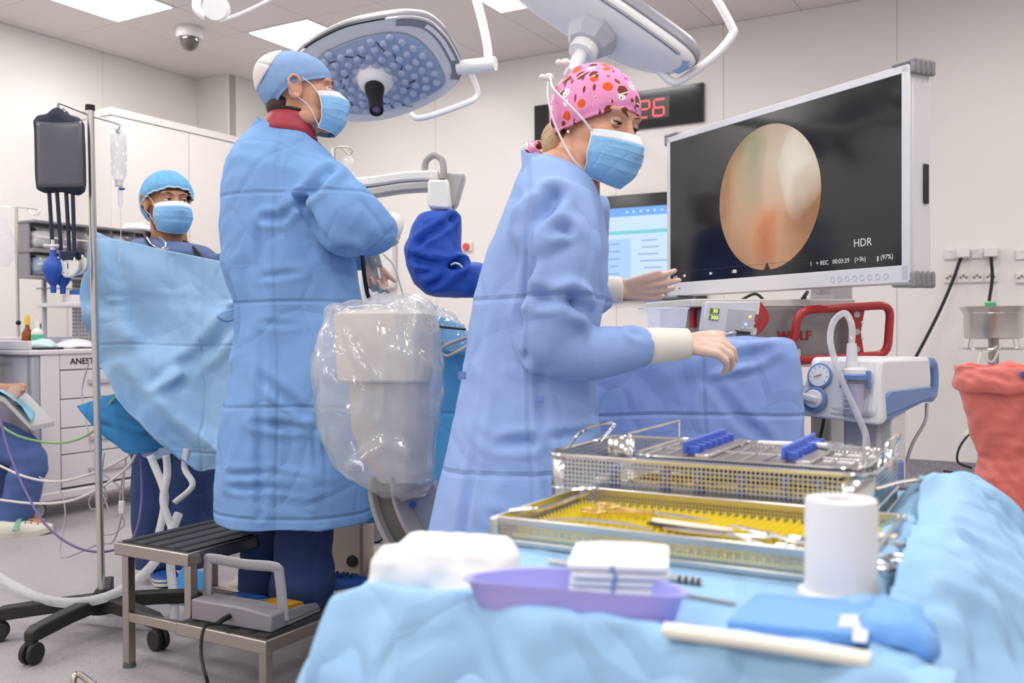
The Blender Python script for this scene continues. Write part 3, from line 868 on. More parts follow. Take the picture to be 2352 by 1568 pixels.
# lead collar
RED_LEAD = mat('red_lead_collar', 'A83A48', 0.5, var=.15, vscale=30)
nb = [HS.p(0, .02, -.03).lerp(pt(655, 330, DS), t) for t in (.30, .45, .66, .85)]
axn = (pt(655, 330, DS) - HS.p(0, .02, -.03)).normalized(); x_, y_ = frame_of(axn)
tilt = V((.25, .05, 0))
mb = MB(); mb.rings([[nb[j] + (x_ * math.cos(2 * PI * i / 32) + y_ * math.sin(2 * PI * i / 32)) * r_ + V((0, 0, -.02 * math.cos(2 * PI * i / 32 - 2.2))) for i in range(32)] for j, r_ in enumerate((.070, .074, .086, .098))], caps=False)
lc = mb.build('lead_collar', RED_LEAD, body, world=True, solid=.006)
MB().tube([nb[0] + (x_ * math.cos(2 * PI * i / 32) + y_ * math.sin(2 * PI * i / 32)) * .07 + V((0, 0, -.02 * math.cos(2 * PI * i / 32 - 2.2))) for i in range(32)], .006, 8, closed=True).build('collar_binding', BLACK, lc, world=True)
# gown
g_ = MB()
spec = [(606, 276, 706, 304, .085), (586, 290, 730, 322, .10), (568, 304, 758, 345, .12), (548, 330, 786, 385, .16), (530, 370, 800, 430, .19), (516, 430, 796, 480, .20), (511, 520, 800, 540, .20), (518, 600, 812, 610, .195),
        (535, 660, 826, 665, .19), (551, 705, 836, 705, .19), (549, 780, 842, 780, .20), (532, 860, 848, 860, .21), (512, 950, 854, 950, .22), (502, 1040, 858, 1040, .23), (497, 1110, 860, 1110, .235), (499, 1190, 858, 1190, .235)]
g_.rings([ring_lr(*s_[:4], DS, s_[4]) for s_ in spec])
sleeve(g_, [(668, 372, DS - .05), (735, 430, DS - .12), (808, 505, DS - .15), (850, 528, DS - .06), (876, 528, DS + .06)], (.085, .098, .1, .088, .056))
sleeve(g_, [(610, 385, DS + .08), (690, 540, DS + .24), (800, 575, DS + .3), (846, 582, DS + .3)], (.075, .075, .065, .05))
me = fuse(g_, .0075, 4, 'gown')
C = co_of(me); zrel = C[:, 2]
displace(me, .020 * creased(C * [1, 1, .55], 3.2, 6, 11) + .010 * creased(C * [1, 1, .8], 6.5, 6, 23) + .004 * creased(C, 13, 5, 24))
def W3(*q): return [tuple(pt(u, v, DS - d)) for u, v, d in q]
crease(me, [(W3((690, 465, .2), (730, 430, .22), (755, 400, .2)), .016, -.028), (W3((692, 460, .2), (645, 500, .2), (605, 500, .2)), .012, -.016),
            (W3((695, 470, .2), (730, 515, .2), (800, 560, .17)), .018, -.03), (W3((560, 640, .2), (690, 625, .2), (820, 632, .19)), .01, -.008), (W3((575, 740, .2), (660, 745, .2), (740, 738, .2)), .01, -.008),
            (W3((545, 610, .1), (553, 700, .1), (545, 800, .1)), .02, -.02), (W3((590, 860, .22), (700, 950, .22)), .014, -.012),
            (W3((510, 1090, .2), (620, 1085, .235), (740, 1105, .235), (850, 1085, .2)), .009, -.011), (W3((505, 1120, .2), (620, 1120, .235), (740, 1140, .235), (850, 1120, .2)), .009, -.011),
            (W3((590, 970, .2), (700, 985, .23), (760, 1000, .22)), .012, -.014), (W3((735, 1000, .2), (745, 1100, .23), (740, 1200, .23)), .010, .012), (W3((600, 380, .15), (595, 600, .2), (600, 1180, .22)), .012, -.010)])
hemz = pt(690, 1190, DS).z + .02
cloth_finish('surgical_gown', me, GOWN, body, hem=hemz)
# gown tie at the back, and neck flap
MB().tube([pt(552, 705, DS - .02), pt(530, 712, DS - .06), pt(500, 725, DS - .08), pt(520, 738, DS - .07), pt(545, 728, DS - .04)], .009, 8, 6, squash=(1, .3)).build('gown_tie', GOWN, body, world=True)
MB().prism([pt(560, 315, DS - .06), pt(590, 268, DS - .05), pt(612, 290, DS - .07), pt(600, 312, DS - .09)], (0.004, 0.006, 0)).build('neck_flap', GOWN, body, world=True)
# cuff of the near sleeve
cu = [pt(872, 526, DS + .04), pt(892, 520, DS + .11), pt(900, 515, DS + .16)]
MB().tube(cu, [.05, .046, .04], 20, 4, caps=False).build('glove_cuff', CUFF, body, world=True, solid=.002)
leg_mesh('trouser_leg', [pt(702, 1150, DS), pt(698, 1250, DS), pt(694, 1330, DS - .01), pt(690, 1383, DS - .01)], (.088, .09, .1, .098), NAVY, body, 3)
leg_mesh('trouser_leg', [pt(612, 1150, DS + .13), pt(606, 1250, DS + .13), pt(600, 1310, DS + .12), pt(598, 1352, DS + .12)], (.075, .074, .074, .07), NAVY, body, 8)
clog(ptz(650, 1388, .2), ptz(848, 1352, .2), body); clog(ptz(566, 1358, .2), ptz(700, 1322, .2), body)

# ---- scrub nurse in the pink cap ------------------------------------------------
DN = 2.15
nur = thing('person', 'person in a pink sports-print cap and periwinkle gown reaching over the draped table', 'person', ptz(1180, 1568, 0) * 0 + V((pt(1230, 800, DN).x, DN, 0)))
HN = Head(pt(1370, 290, DN), (.66, -.66, -.26), V((.14, 0, 1)), .99)
b = MB(); HN.prims(b, pt(1290, 425, DN + .02), .05, ears=False)
b.caps_(pt(1290, 430, DN), pt(1250, 640, DN), .09, .1); b.caps_(pt(1250, 640, DN), pt(1225, 850, DN), .1, .11)
b.ellip(pt(1290, 455, DN), (.08, .15, .07))
b.caps_(pt(1300, 475, DN - .13), pt(1288, 785, DN - .16), .043, .038); b.caps_(pt(1288, 790, DN - .16), pt(1400, 803, DN - .145), .034, .032); b.caps_(pt(1400, 803, DN - .145), pt(1560, 789, DN - .1), .032, .027)
b.caps_(pt(1330, 475, DN + .14), pt(1340, 690, DN + .25), .045, .042); b.caps_(pt(1340, 690, DN + .25), pt(1418, 664, DN + .25), .04, .026)
nh1 = pt(1572, 789, DN - .1); hand(b, nh1, V((.98, .05, -.06)), V((.1, .68, .62)), .86, (34, 30, 32, 34), (26, 12), 6, flip=-1)
nh2 = pt(1424, 664, DN + .25); hand(b, nh2, V((1, .0, .02)), V((.0, -.45, .88)), .82, (9, 7, 11, 14), (20, 6), 7, flip=-1)
for dd, au in ((-.09, 1200), (.1, 1260)):
    b.caps_(pt(1220, 850, DN + dd), pt(1210, 1240, DN + dd), .08, .055); b.caps_(pt(1210, 1240, DN + dd), V((pt(au, 1240, DN).x, DN + dd, .06)), .052, .038)
me = fuse(b, .0042, 2, 'nurse_body'); n1, n2 = np.array(nh1), np.array(nh2)
body = finish_body(me, nur, [SKIN, GLOVE], lambda C: np.where((np.linalg.norm(C - n1, axis=1) < .2) | (np.linalg.norm(C - n2, axis=1) < .2), 1, 0))
HN.eyes(body, (.05, -1, -.45), .75, STUBBLE, 1.8); HN.mask(body, top=-.007, bot=-.128, spread=70, tie=True, bulge=.004)
HN.cap(body, CAP_PINK, front=.047, back=-.055, rad=(.092, .114, .106), puff=(.10, (0, .5, .7), .7), wr=.003, kf=7, name='printed_cap', band=CAP_PINK, side=-.022)
MB().ellip(HN.p(-.01, .105, -.045), [.038, .034, .045], HN.R3).ellip(HN.p(-.03, .085, -.06), [.03, .03, .04], HN.R3).build('hair_bun', HAIR_BLOND, body, world=True)
sc_ = MB()
for k_ in range(7):
    a = k_ * .9; sc_.ellip(HN.p(-.03 + .024 * math.cos(a), .142 + .014 * math.sin(a), -.062 - .006 * k_), [.014, .013, .012], None, 10, 8)
me = fuse(sc_, .004, 1, 'scrunchie'); me.materials.append(CAP_PINK); me.transform(WM[nur].inverted()); finish('scrunchie', me, body, angle=180)
MB().ellip(HN.p(-.083, .004, -.034), [.0035] * 3).build('pearl_earring', mat('pearl', 'F2ECE4', .15), body, world=True)
for q in ((-.075, .115, .082), (-.05, .10, .125)):     # knots of the mask ties
    MB().ellip(HN.p(*q), [.012, .011, .010], HN.R3).ellip(HN.p(q[0] - .014, q[1] + .006, q[2] - .004), [.010, .008, .007], HN.R3).build('tie_knot', LOOP, body, world=True)
g_ = MB()
spec = [(1236, 358, 1344, 404, .085), (1200, 372, 1366, 428, .13), (1176, 430, 1386, 490, .19), (1148, 505, 1396, 570, .21), (1113, 585, 1397, 640, .19), (1086, 680, 1385, 715, .18),
        (1069, 800, 1370, 800, .18), (1052, 900, 1372, 900, .19), (1028, 1020, 1376, 1000, .21), (1003, 1120, 1380, 1110, .23), (978, 1230, 1384, 1220, .245), (958, 1330, 1388, 1330, .25), (946, 1430, 1390, 1430, .25)]
g_.rings([ring_lr(*s_[:4], DN, s_[4]) for s_ in spec])
sleeve(g_, [(1298, 455, DN - .11), (1296, 560, DN - .15), (1284, 680, DN - .17), (1272, 776, DN - .17), (1330, 812, DN - .165), (1400, 806, DN - .15), (1486, 798, DN - .12)], (.07, .086, .084, .08, .068, .06, .05))
sleeve(g_, [(1335, 460, DN + .12), (1335, 580, DN + .2), (1338, 680, DN + .24), (1396, 666, DN + .25)], (.07, .075, .065, .042))
me = fuse(g_, .0065, 4, 'gown'); C = co_of(me)
displace(me, .016 * creased(C * [1, 1, .5], 3.4, 6, 31) + .009 * creased(C * [1, 1, .8], 7, 6, 43) + .004 * creased(C, 14, 5, 44))
def W3(*q): return [tuple(pt(u, v, DN - d)) for u, v, d in q]
crease(me, [(W3((1168, 500, .19), (1215, 540, .22), (1275, 445, .2)), .016, -.026), (W3((1205, 470, .2), (1212, 600, .22), (1195, 720, .2), (1225, 800, .2)), .015, -.03), (W3((1205, 535, .23), (1260, 520, .24), (1300, 525, .23)), .012, -.014),
            (W3((1310, 680, .24), (1340, 700, .24), (1365, 735, .22)), .013, -.022), (W3((1230, 580, .24), (1290, 545, .24)), .012, .012), (W3((1225, 680, .24), (1330, 700, .24)), .014, -.016),
            (W3((1060, 845, .12), (1120, 850, .19), (1220, 855, .2)), .008, -.008), (W3((1100, 690, .19), (1180, 695, .2)), .008, -.007), (W3((1045, 960, .15), (1130, 1020, .21), (1220, 1015, .2)), .012, -.012), (W3((1270, 1005, .2), (1375, 990, .12)), .01, -.01),
            (W3((1100, 700, .15), (1100, 900, .17), (1060, 1230, .2)), .012, -.012), (W3((1240, 870, .19), (1262, 1100, .22), (1270, 1250, .24)), .012, -.010), (W3((1010, 1130, .2), (1080, 1165, .24), (1180, 1210, .24)), .012, -.012), (W3((1450, 770, .16), (1478, 790, .14)), .01, -.012)])
cloth_finish('surgical_gown', me, GOWN2, body, hem=pt(1100, 1430, DN).z + .02)
# raised neck edge, blue undershirt, cuffs and printed tags
MB().prism([pt(1196, 343, DN - .05), pt(1210, 350, DN - .08), pt(1262, 362, DN - .09), pt(1270, 400, DN - .12), pt(1200, 400, DN - .1)], (.003, .004, 0)).build('neck_flap', GOWN2, body, world=True)
ua = HN.p(0, .02, -.03).lerp(pt(1290, 425, DN), .62); ub = pt(1286, 432, DN); x_, y_ = frame_of(ub - ua)
MB().rings([[c_ + (x_ * math.cos(2 * PI * i / 28) + y_ * math.sin(2 * PI * i / 28)) * r_ for i in range(28)] for c_, r_ in ((ua, .06), (ua.lerp(ub, .5), .07), (ub, .095))], caps=False).build('undershirt_collar', SCRUB, body, world=True, solid=.003)
for pts_, rr in (([(1478, 798, DN - .12), (1500, 794, DN - .115), (1540, 791, DN - .108), (1578, 789, DN - .1)], (.038, .039, .0355, .033)), ([(1388, 666, DN + .25), (1408, 665, DN + .25), (1428, 664, DN + .25)], (.034, .033, .030))):
    MB().tube([pt(*q) for q in pts_], list(rr), 24, 4, caps=False).build('glove_cuff', CUFF, body, world=True, solid=.002)
PRINT = mat('gown_print', '7590CE', .7)
for u, v_, hd in ((1239, 917, .195), (1062, 862, .1)):
    c_ = pt(u, v_, DN - hd - .012); MB().box(c_, (.017, .0015, .017)).box(c_ + V((0, -.001, 0)), (.011, .0015, .011)).build('size_tag', PRINT, body, world=True, smooth=False)
for dd, au in ((-.09, 1190), (.1, 1250)):
    xx = pt(au, 1240, DN).x
    leg_mesh('trouser_leg', [V((pt(1210, 1240, DN).x, DN + dd, .58)), V((xx, DN + dd, .3)), V((xx, DN + dd, .06))], (.09, .085, .075), SCRUB, body, 5)
    clog(V((xx - .08, DN + dd, 0)), V((xx + .18, DN + dd - .02, 0)), body, upper=mat('clog_white', 'DADADA', .5))

# ---- anaesthetist ---------------------------------------------------------------
DA = 3.96
ana = thing('person', 'bearded person in a bouffant cap and grey-blue scrubs standing behind the hanging drape', 'person', V((pt(400, 800, DA).x, DA, 0)))
HA = Head(pt(387, 470, DA), (.62, -.78, -.02), V((0, 0, 1)), 1.04)
b = MB(); HA.prims(b, pt(392, 580, DA + .03), .07)
b.ellip(pt(400, 612, DA + .02), (.15, .08, .07)); b.caps_(pt(400, 620, DA), pt(400, 850, DA), .11, .11)
for sx, uu in ((-1, 300), (1, 500)):
    b.caps_(pt(uu - sx * 6, 622, DA), pt(uu + sx * 12, 760, DA + .05), .045, .043); b.caps_(pt(uu + sx * 12, 760, DA + .05), pt(uu - sx * 40, 850, DA - .05), .042, .03)
    hand(b, pt(uu - sx * 40, 850, DA - .05), V((-sx * .6, -.3, -.6)), V((-sx * .3, -.9, .2)), 1.0, flip=sx)
    ll = 362 if sx < 0 else 445
    b.caps_(pt(ll, 900, DA), V((pt(ll, 1100, DA).x, DA, .5)), .085, .06); b.caps_(V((pt(ll, 1100, DA).x, DA, .5)), V((pt(ll, 1100, DA).x, DA, .08)), .055, .04)
me = fuse(b, .006, 2, 'anaesthetist_body')
body = finish_body(me, ana, [SKIN_TAN], lambda C: np.zeros(len(C)))
HA.eyes(body, (.35, -1, .05), .2, HAIR_DARK); HA.mask(body, spread=72)
bd = MB()
for sx in (-1, 1): bd.ellip(HA.p(sx * .062, -.018, -.05), [.013, .034, .046], HA.R3).ellip(HA.p(sx * .05, -.03, -.085), [.02, .04, .028], HA.R3)
bd.build('beard', STUBBLE, body, world=True)
MB().ellip(HA.p(0, .065, -.045), [.06, .045, .04], HA.R3).build('hair', HAIR_DARK, body, world=True)
HA.cap(body, CAP_AQUA, front=.062, back=-.09, rad=(.096, .122, .108), puff=(.34, (-.25, .8, -.3), .6), wr=.0075, kf=19, name='bouffant_cap', band=mat('cap_elastic', 'C4DCEC', .7), side=.02)
tb = MB()
for spec in ():
    pass
tb.rings([ring_lr(345, 548, 440, 560, DA + .02, .085), ring_lr(312, 552, 478, 568, DA + .01, .115), ring_lr(294, 570, 498, 586, DA, .14), ring_lr(290, 640, 498, 645, DA, .14), ring_lr(312, 760, 482, 760, DA, .14), ring_lr(305, 930, 490, 930, DA, .16)])
for sx, uu in ((-1, 304), (1, 494)):
    tb.tube([pt(uu - sx * 12, 592, DA), pt(uu + sx * 4, 640, DA + .01), pt(uu + sx * 12, 720, DA + .04)], [.08, .085, .08], 18, 4)
me = fuse(tb, .01, 3, 'scrub_top'); C = co_of(me); displace(me, .012 * creased(C, 4, 5, 5)); cloth_finish('scrub_top', me, SCRUB_GREY, body)
for ll, sd in ((362, 1), (445, 9)):
    xx = pt(ll, 1100, DA).x
    leg_mesh('trouser_leg', [V((xx + .02, DA, .9)), V((xx, DA, .5)), V((xx - .01, DA, .25)), V((xx, DA - .01, .06))], (.12, .1, .095, .088), NAVY, body, sd, .014)
clog(ptz(352, 1312, 0), ptz(392, 1352, 0), body); clog(ptz(455, 1285, 0), ptz(560, 1268, 0), body)
# stethoscope round the neck
st = thing('stethoscope', 'black stethoscope hanging round the neck of the person in grey-blue scrubs', 'stethoscope', pt(360, 540, DA))
pts_ = [(452, 655, .15), (470, 610, .15), (452, 578, .12), (428, 558, .02), (395, 548, -.09), (358, 540, -.06), (335, 535, .03), (338, 550, .1), (352, 568, .125), (365, 578, .14)]
MB().tube([pt(u, v_, DA - d) for u, v_, d in pts_], .008, 10, 6).build('rubber_tube', BLACK, st, world=True)
for q in ([(338, 545, .11), (350, 562, .14), (372, 572, .16), (388, 570, .165)], [(366, 545, .12), (380, 556, .155), (380, 566, .165), (372, 571, .168)]):
    MB().tube([pt(u, v_, DA - d) for u, v_, d in q], .003, 8, 6).build('ear_tube', CHROME, st, world=True)
MB().lathe([(.021, 0), (.022, .006), (.014, .012), (.006, .014)], pt(452, 662, DA - .155), 20, (0, -1, -.2)).build('chest_piece', CHROME, st, world=True)
# ------------------------------------------------------------------ cloth helpers
def loft_cloth(name, rings, material, parent=None, voxel=.012, amp=.01, freq=4, seed=1, amp2=.004, smooth=3, world=True, solid=0, hem=None, stretch=(1, 1, .6), lines=None):
    mb = MB(); mb.rings(rings); me = fuse(mb, voxel, smooth, name); C = co_of(me)
    displace(me, amp * creased(C * list(stretch), freq, 6, seed) + amp2 * creased(C, freq * 2.4, 5, seed + 7))
    if lines: crease(me, lines)
    me.materials.clear(); me.materials.append(material)
    if hem is not None: drop_faces(me, lambda f: f.normal.z < -0.5 and f.calc_center_median().z < hem)
    if parent is not None: me.transform(WM[parent].inverted())
    return finish(name, me, parent, angle=180, solid=solid)
def sheet(name, net, material, parent=None, nu=14, nv=14, amp=.008, freq=4, seed=1, amp2=.003, solid=.0015, lines=None, stretch=(1, 1, 1), raw=False):
    """net of (u, v, depth) rows -> smooth cloth surface with creases"""
    rows = [[(V(q) if raw else pt(*q)) for q in r] for r in net]
    G = spline_grid(rows, nu, nv); mb = MB(); mb.grid(G); me = mb.mesh(name); C = co_of(me)
    displace(me, amp * creased(C * list(stretch), freq, 6, seed) + amp2 * creased(C, freq * 2.5, 5, seed + 3))
    if lines: crease(me, lines)
    me.materials.append(material)
    if parent is not None: me.transform(WM[parent].inverted())
    return finish(name, me, parent, angle=180, solid=solid)
def rrect(c, hx, hy, z, r, n=10, rot=0.0, out=None):
    pts = []
    for sx, sy, a0 in ((1, 1, 0), (-1, 1, 90), (-1, -1, 180), (1, -1, 270)):
        for k in range(n):
            a = R(a0 + 90 * k / (n - 1)); pts.append(V((sx * (hx - r) + r * math.cos(a), sy * (hy - r) + r * math.sin(a), 0)))
    M = Matrix.Rotation(rot, 3, 'Z'); return [M @ p + V((c[0], c[1], z)) for p in pts]
def on_plane(u, v, P0, n):
    r = ray(u, v); o = V((0, 0, CAM_H)); return o + r * ((P0 - o).dot(n) / r.dot(n))

# ------------------------------------------------------------------ big endoscopy monitor
Lp, Rp = pt(1533, 318, 3.9), pt(2093, 152, 2.82); Lb = pt(1540, 682, 3.9)
mid = (Lp + Rp) / 2; dxy = V((Rp.x - Lp.x, Rp.y - Lp.y, 0)); MW = dxy.length; rz = math.atan2(dxy.y, dxy.x); MH = .66; z0 = 1.187
mon = thing('monitor', 'large white-framed endoscopy monitor showing a round tissue picture', 'monitor', (mid.x, mid.y, z0), rz)
MON_W = mat('monitor_white', 'DEDCE0', .35); SCREEN = mat('dark_screen', (.012, .012, .014), .12, spec=.5, coat=.3)
hw = MW / 2
MB().box((0, .045, MH / 2), (MW, .085, MH)).build('housing', MON_W, mon, bevel=.008)
bez = MB()
for c, s_ in (((0, -.001, .0275), (MW - .01, .008, .053)), ((0, -.001, MH - .0135), (MW - .01, .008, .025)), ((-hw + .0115, -.001, MH / 2), (.021, .008, MH - .01)), ((hw - .0165, -.001, MH / 2), (.031, .008, MH - .01))): bez.box(c, s_)
bez.build('bezel', MON_W, mon, bevel=.002)
MB().box((-.005, .0, .3445), (MW - .05, .004, .581)).build('screen', SCREEN, mon, smooth=False)
# live picture
PIC = mat('tissue_picture', (0, 0, 0), .35, spec=.2); g = N(PIC); tc = g.tc(); x = g.xyz(tc)
wv = g.nt.nodes.new('ShaderNodeVectorMath'); wv.operation = 'ADD'
nz = g.nt.nodes.new('ShaderNodeTexNoise'); nz.inputs['Scale'].default_value = 5; g.link(tc, nz.inputs['Vector'])
sub = g.nt.nodes.new('ShaderNodeVectorMath'); sub.operation = 'MULTIPLY_ADD'; g.link(nz.outputs['Color'], sub.inputs[0]); sub.inputs[1].default_value = (.16, .16, .16); sub.inputs[2].default_value = (-.08, -.08, -.08)
g.link(tc, wv.inputs[0]); g.link(sub.outputs[0], wv.inputs[1]); wx = wv.outputs[0]
def blob(cx, cz, rx, rz_, pw=1.0):
    q = g.xyz(g.mapv(wx, (1 / rx, 0, 1 / rz_), (-cx / rx, 0, -cz / rz_)))
    d = g.m('SQRT', g.m('ADD', g.m('MULTIPLY', q[0], q[0]), g.m('MULTIPLY', q[2], q[2])))
    return g.m('POWER', g.m('MAXIMUM', g.m('SUBTRACT', 1.0, d), 0.0), pw)
c = g.mix(g.noise(tc, 7, 4, .6), '8A6446', 'B98A66')
c = g.mix(blob(-.01, .30, .24, .30, .7), c, 'D8A480'); c = g.mix(g.m('MULTIPLY', blob(-.03, .27, .10, .16, .8), .8), c, 'E0926A')
c = g.mix(g.m('MULTIPLY', blob(-.02, .16, .07, .14, .8), .8), c, 'B9603C'); c = g.mix(blob(.10, .47, .26, .20, .6), c, 'D9CDBE')
c = g.mix(blob(.145, .41, .10, .16, .45), c, 'F0E9DA'); c = g.mix(g.m('MULTIPLY', blob(-.10, .49, .09, .17, .5), .85), c, '8A9A7C')
c = g.mix(g.m('MULTIPLY', blob(-.14, .36, .09, .18, .8), .7), c, 'C9AE92'); c = g.mix(g.m('MULTIPLY', blob(.19, .25, .12, .17, .8), .8), c, '8E5C3C')
c = g.mix(g.m('MULTIPLY', g.noise(tc, 22, 4, .6), .22), c, 'EBC2A2')
g.color((0, 0, 0)) if False else None
g.link(c, g.b.inputs['Emission Color']); g.b.inputs['Emission Strength'].default_value = .75
cx_, cz_, rr_ = -.012, .335, .26
ring_ = []
for k in range(96):
    a = 2 * PI * k / 96 - PI / 2
    if abs(((a + PI / 2 + PI) % (2 * PI)) - PI) < .05: continue
    ring_.append(V((cx_ + rr_ * math.cos(a), -.0035, cz_ + rr_ * math.sin(a))))
ring_.append(V((cx_ - .0, -.0035, cz_ - rr_ + .03)))
MB().prism(ring_, (0, .001, 0)).build('endoscope_picture', PIC, mon, smooth=False)
UI = mat('screen_text', (0, 0, 0), .5, emit=('D0D0D2', .85)); UIG = mat('screen_line', (0, 0, 0), .5, emit=('4A4A50', .5))
FM = Matrix.Rotation(PI / 2, 4, 'X')
def ft(body, x, z, size, m=UI, y=-.0045, parent=mon, **k): return text_part('screen_text', body, size, Matrix.Translation((x, y, z)) @ FM, m, parent, world=False, **k)
ft('HDR', .425, .135, .036); ft('1   + REC', .24, .082, .021); ft('00:03:29', .335, .0825, .021); ft('(>3h)', .415, .083, .021); ft('(97%)', .52, .083, .021); ft('x1.0', -.55, .078, .015); ft('1', -.2, .079, .017)
ui = MB()
for x_, w_, h_ in ((-.49, .014, .01), (-.325, .016, .008), (-.185, .018, .012), (.485, .005, .016)): ui.box((x_, -.004, .08), (w_, .001, h_)).build('screen_icon', UI, mon, smooth=False); ui = MB()
MB().box((-.005, -.0035, .097), (MW - .06, .001, .0012)).build('screen_rule', UIG, mon, smooth=False)
BTN = mat('button_ring', 'BBB9BE', .5)
for k in range(8): MB().torus((.30 + k * .031, -.0055, .024), (0, 1, 0), .0085, .0009, 20, 6).build('button', BTN, mon)
MB().lathe([(.003, 0), (.003, .002), (.0001, .003)], (-.52, -.005, .03), 12, (0, -1, 0)).build('power_light', DARK, mon)
BUMP = mat('corner_rubber', '8E8C90', .55)
for sx in (-1, 1):
    for sz in (0, 1):
        mb = MB(); Lh, Lv, T = .085, .05, .016; x0 = sx * hw; zc = MH if sz else 0; s2 = 1 if sz else -1
        mb.box((x0 - sx * Lh / 2 + sx * T, .042, zc + s2 * T * .3), (Lh, .1, T)); mb.box((x0 + sx * T * .45, .042, zc - s2 * Lv / 2 + s2 * T), (T, .1, Lv))
        o = mb.build('corner_bumper', BUMP, mon, bevel=.007)
        for q in range(4): MB().box((x0 + sx * T * .95, .01 + q * .022, zc - s2 * .012), (.008, .009, .046)).build('rib', BUMP, o, bevel=.003)
MB().box((hw + .004, .06, .3), (.006, .02, .12)).build('side_slot', DARK, mon, bevel=.002)

# ------------------------------------------------------------------ endoscopy tower behind it
tw = thing('endoscopy_tower', 'white equipment trolley with stacked grey units and red handles under the big monitor', 'trolley', V((pt(1750, 800, 3.45).x, 3.45, 0)), R(12))
ivo = mat('ivory_metal', 'DCD8D4', .4); grey_u = mat('unit_grey', '8F8B8C', .4, .3)
TXL, TXR = -.33, .30
MB().box((TXR, .03, .62), (.1, .14, 1.24)).build('column', LIGHT_GREY, tw, bevel=.01)
MB().box((TXR + .055, .03, .62), (.012, .09, 1.24)).build('column_rail', ivo, tw, bevel=.003)
MB().box((TXR - .015, .03, 1.45), (.08, .05, .55)).build('monitor_post', LIGHT_GREY, tw, bevel=.01)
MB().box((.33, .0, 1.52), (.06, .2, .14)).build('monitor_bracket', LIGHT_GREY, tw, bevel=.01)
MB().box((-.02, .05, .07), (.74, .55, .07)).build('base', ivo, tw, bevel=.02)
for x_ in (-.33, .30):
    for y_ in (-.17, .27):
        MB().cyl((x_ - .015, y_, .04), (x_ + .015, y_, .04), .04, seg=18).build('caster', RUBBER_GREY, tw)
for z_ in (.18, .40, .62, .80, .93, 1.14):
    MB().box((-.04, .05, z_), (.62, .46, .028)).build('shelf', ivo, tw, bevel=.004)
MB().box((-.04, -.18, .775), (.62, .02, .06)).build('drawer_front', ivo, tw, bevel=.004)
LOGO = mat('logo_red', 'A0252F', .5)
def wolf(u_, z_, x_, parent):
    for q, (ch, dx) in enumerate((('O', -.033), ('W', -.0), ('L', .0), ('F', .0))): pass
    text_part('lettering', 'WOLF', .044, Matrix.Translation((x_, -.2035, z_)) @ FM, LOGO, parent, world=False, bold=.0012, sx=1.05)
for z0_, z1_, lx in ((.195, .375, .06), (.415, .595, .12), (.945, 1.125, .02)):
    u_ = MB().box((-.03, .03, (z0_ + z1_) / 2), (.54, .46, z1_ - z0_)).build('unit', grey_u, tw, bevel=.006)
    wolf(u_, (z0_ + z1_) / 2 - .01, lx, u_)
k_ = MB().box((-.05, -.1, .83), (.42, .3, .02)).build('keyboard_tray', WHITE_PLASTIC, tw, bevel=.004)
MB().box((-.08, -.02, .872), (.3, .2, .05)).build('small_unit', grey_u, tw, bevel=.004)
RED = mat('red_lacquer', 'B3262E', .3, coat=.3)
def loop(cs, r): # rounded closed tube through corner points
    out = []
    n = len(cs)
    for i in range(n):
        p, q, s_ = V(cs[i - 1]), V(cs[i]), V(cs[(i + 1) % n]); a = q + (p - q).normalized() * .045; b_ = q + (s_ - q).normalized() * .045
        for t in np.linspace(0, 1, 7): out.append(a.lerp(q, t).lerp(q.lerp(b_, t), t))
    return out
Dh = 3.16
hl = loop([pt(1836, 712, Dh + .05), pt(2046, 700, Dh + .1), pt(2038, 814, Dh + .1), pt(1812, 830, Dh + .05)], .01)
MB().tube(hl, .0145, 12, closed=True).build('push_handle', RED, tw, world=True)
bp = MB()
pl_ = [pt(1952, 706, Dh + .09), pt(1988, 705, Dh + .09), pt(1978, 762, Dh + .09), pt(1986, 818, Dh + .09), pt(1950, 820, Dh + .09), pt(1956, 762, Dh + .09)]
bp.prism(pl_, (0, .012, 0)); pb = bp.build('handle_plate', RED, tw, world=True, bevel=.003)
for u, v_ in ((1968, 722), (1968, 762), (1968, 802)): MB().lathe([(.011, 0), (.011, .002)], pt(u, v_, Dh + .087), 16, (0, -1, 0)).build('plate_slot', LIGHT_GREY, pb, world=True)
for u, v_ in ((1958, 742), (1980, 741), (1958, 778), (1980, 777)): MB().lathe([(.005, 0), (.005, .003), (.001, .005)], pt(u, v_, Dh + .088), 10, (0, -1, 0)).build('bolt', CHROME, pb, world=True)
MB().tube([pt(1592, 752, 3.3), pt(1592, 722, 3.3), pt(1600, 706, 3.3), pt(1640, 700, 3.32), pt(1700, 700, 3.4)], .0145, 12, 6).build('push_handle', RED, tw, world=True)
for q in ([(1840, 690, 3.3), (1855, 670, 3.35), (1850, 700, 3.3), (1895, 780, 3.3), (1893, 820, 3.3)], [(1700, 690, 3.4), (1735, 675, 3.4), (1760, 695, 3.38)]):
    MB().tube([pt(*p) for p in q], .005, 8, 8).build('cable', BLACK, tw, world=True)
MB().tube([pt(1893, 960, 3.3), pt(1885, 1000, 3.3), pt(1870, 1040, 3.3), pt(1868, 1100, 3.3)], .006, 8, 8).build('cable', BLACK, tw, world=True)
# perforated guard at the column top
mesh_ = MB()
for k in range(9):
    mesh_.tube([pt(1858 + k * 6, 676, 3.42), pt(1866 + k * 6, 690, 3.42)], .0015, 5); mesh_.tube([pt(1866 + k * 6, 676, 3.42), pt(1858 + k * 6, 690, 3.42)], .0015, 5)
mesh_.build('guard_lattice', WHITE_PLASTIC, tw, world=True)

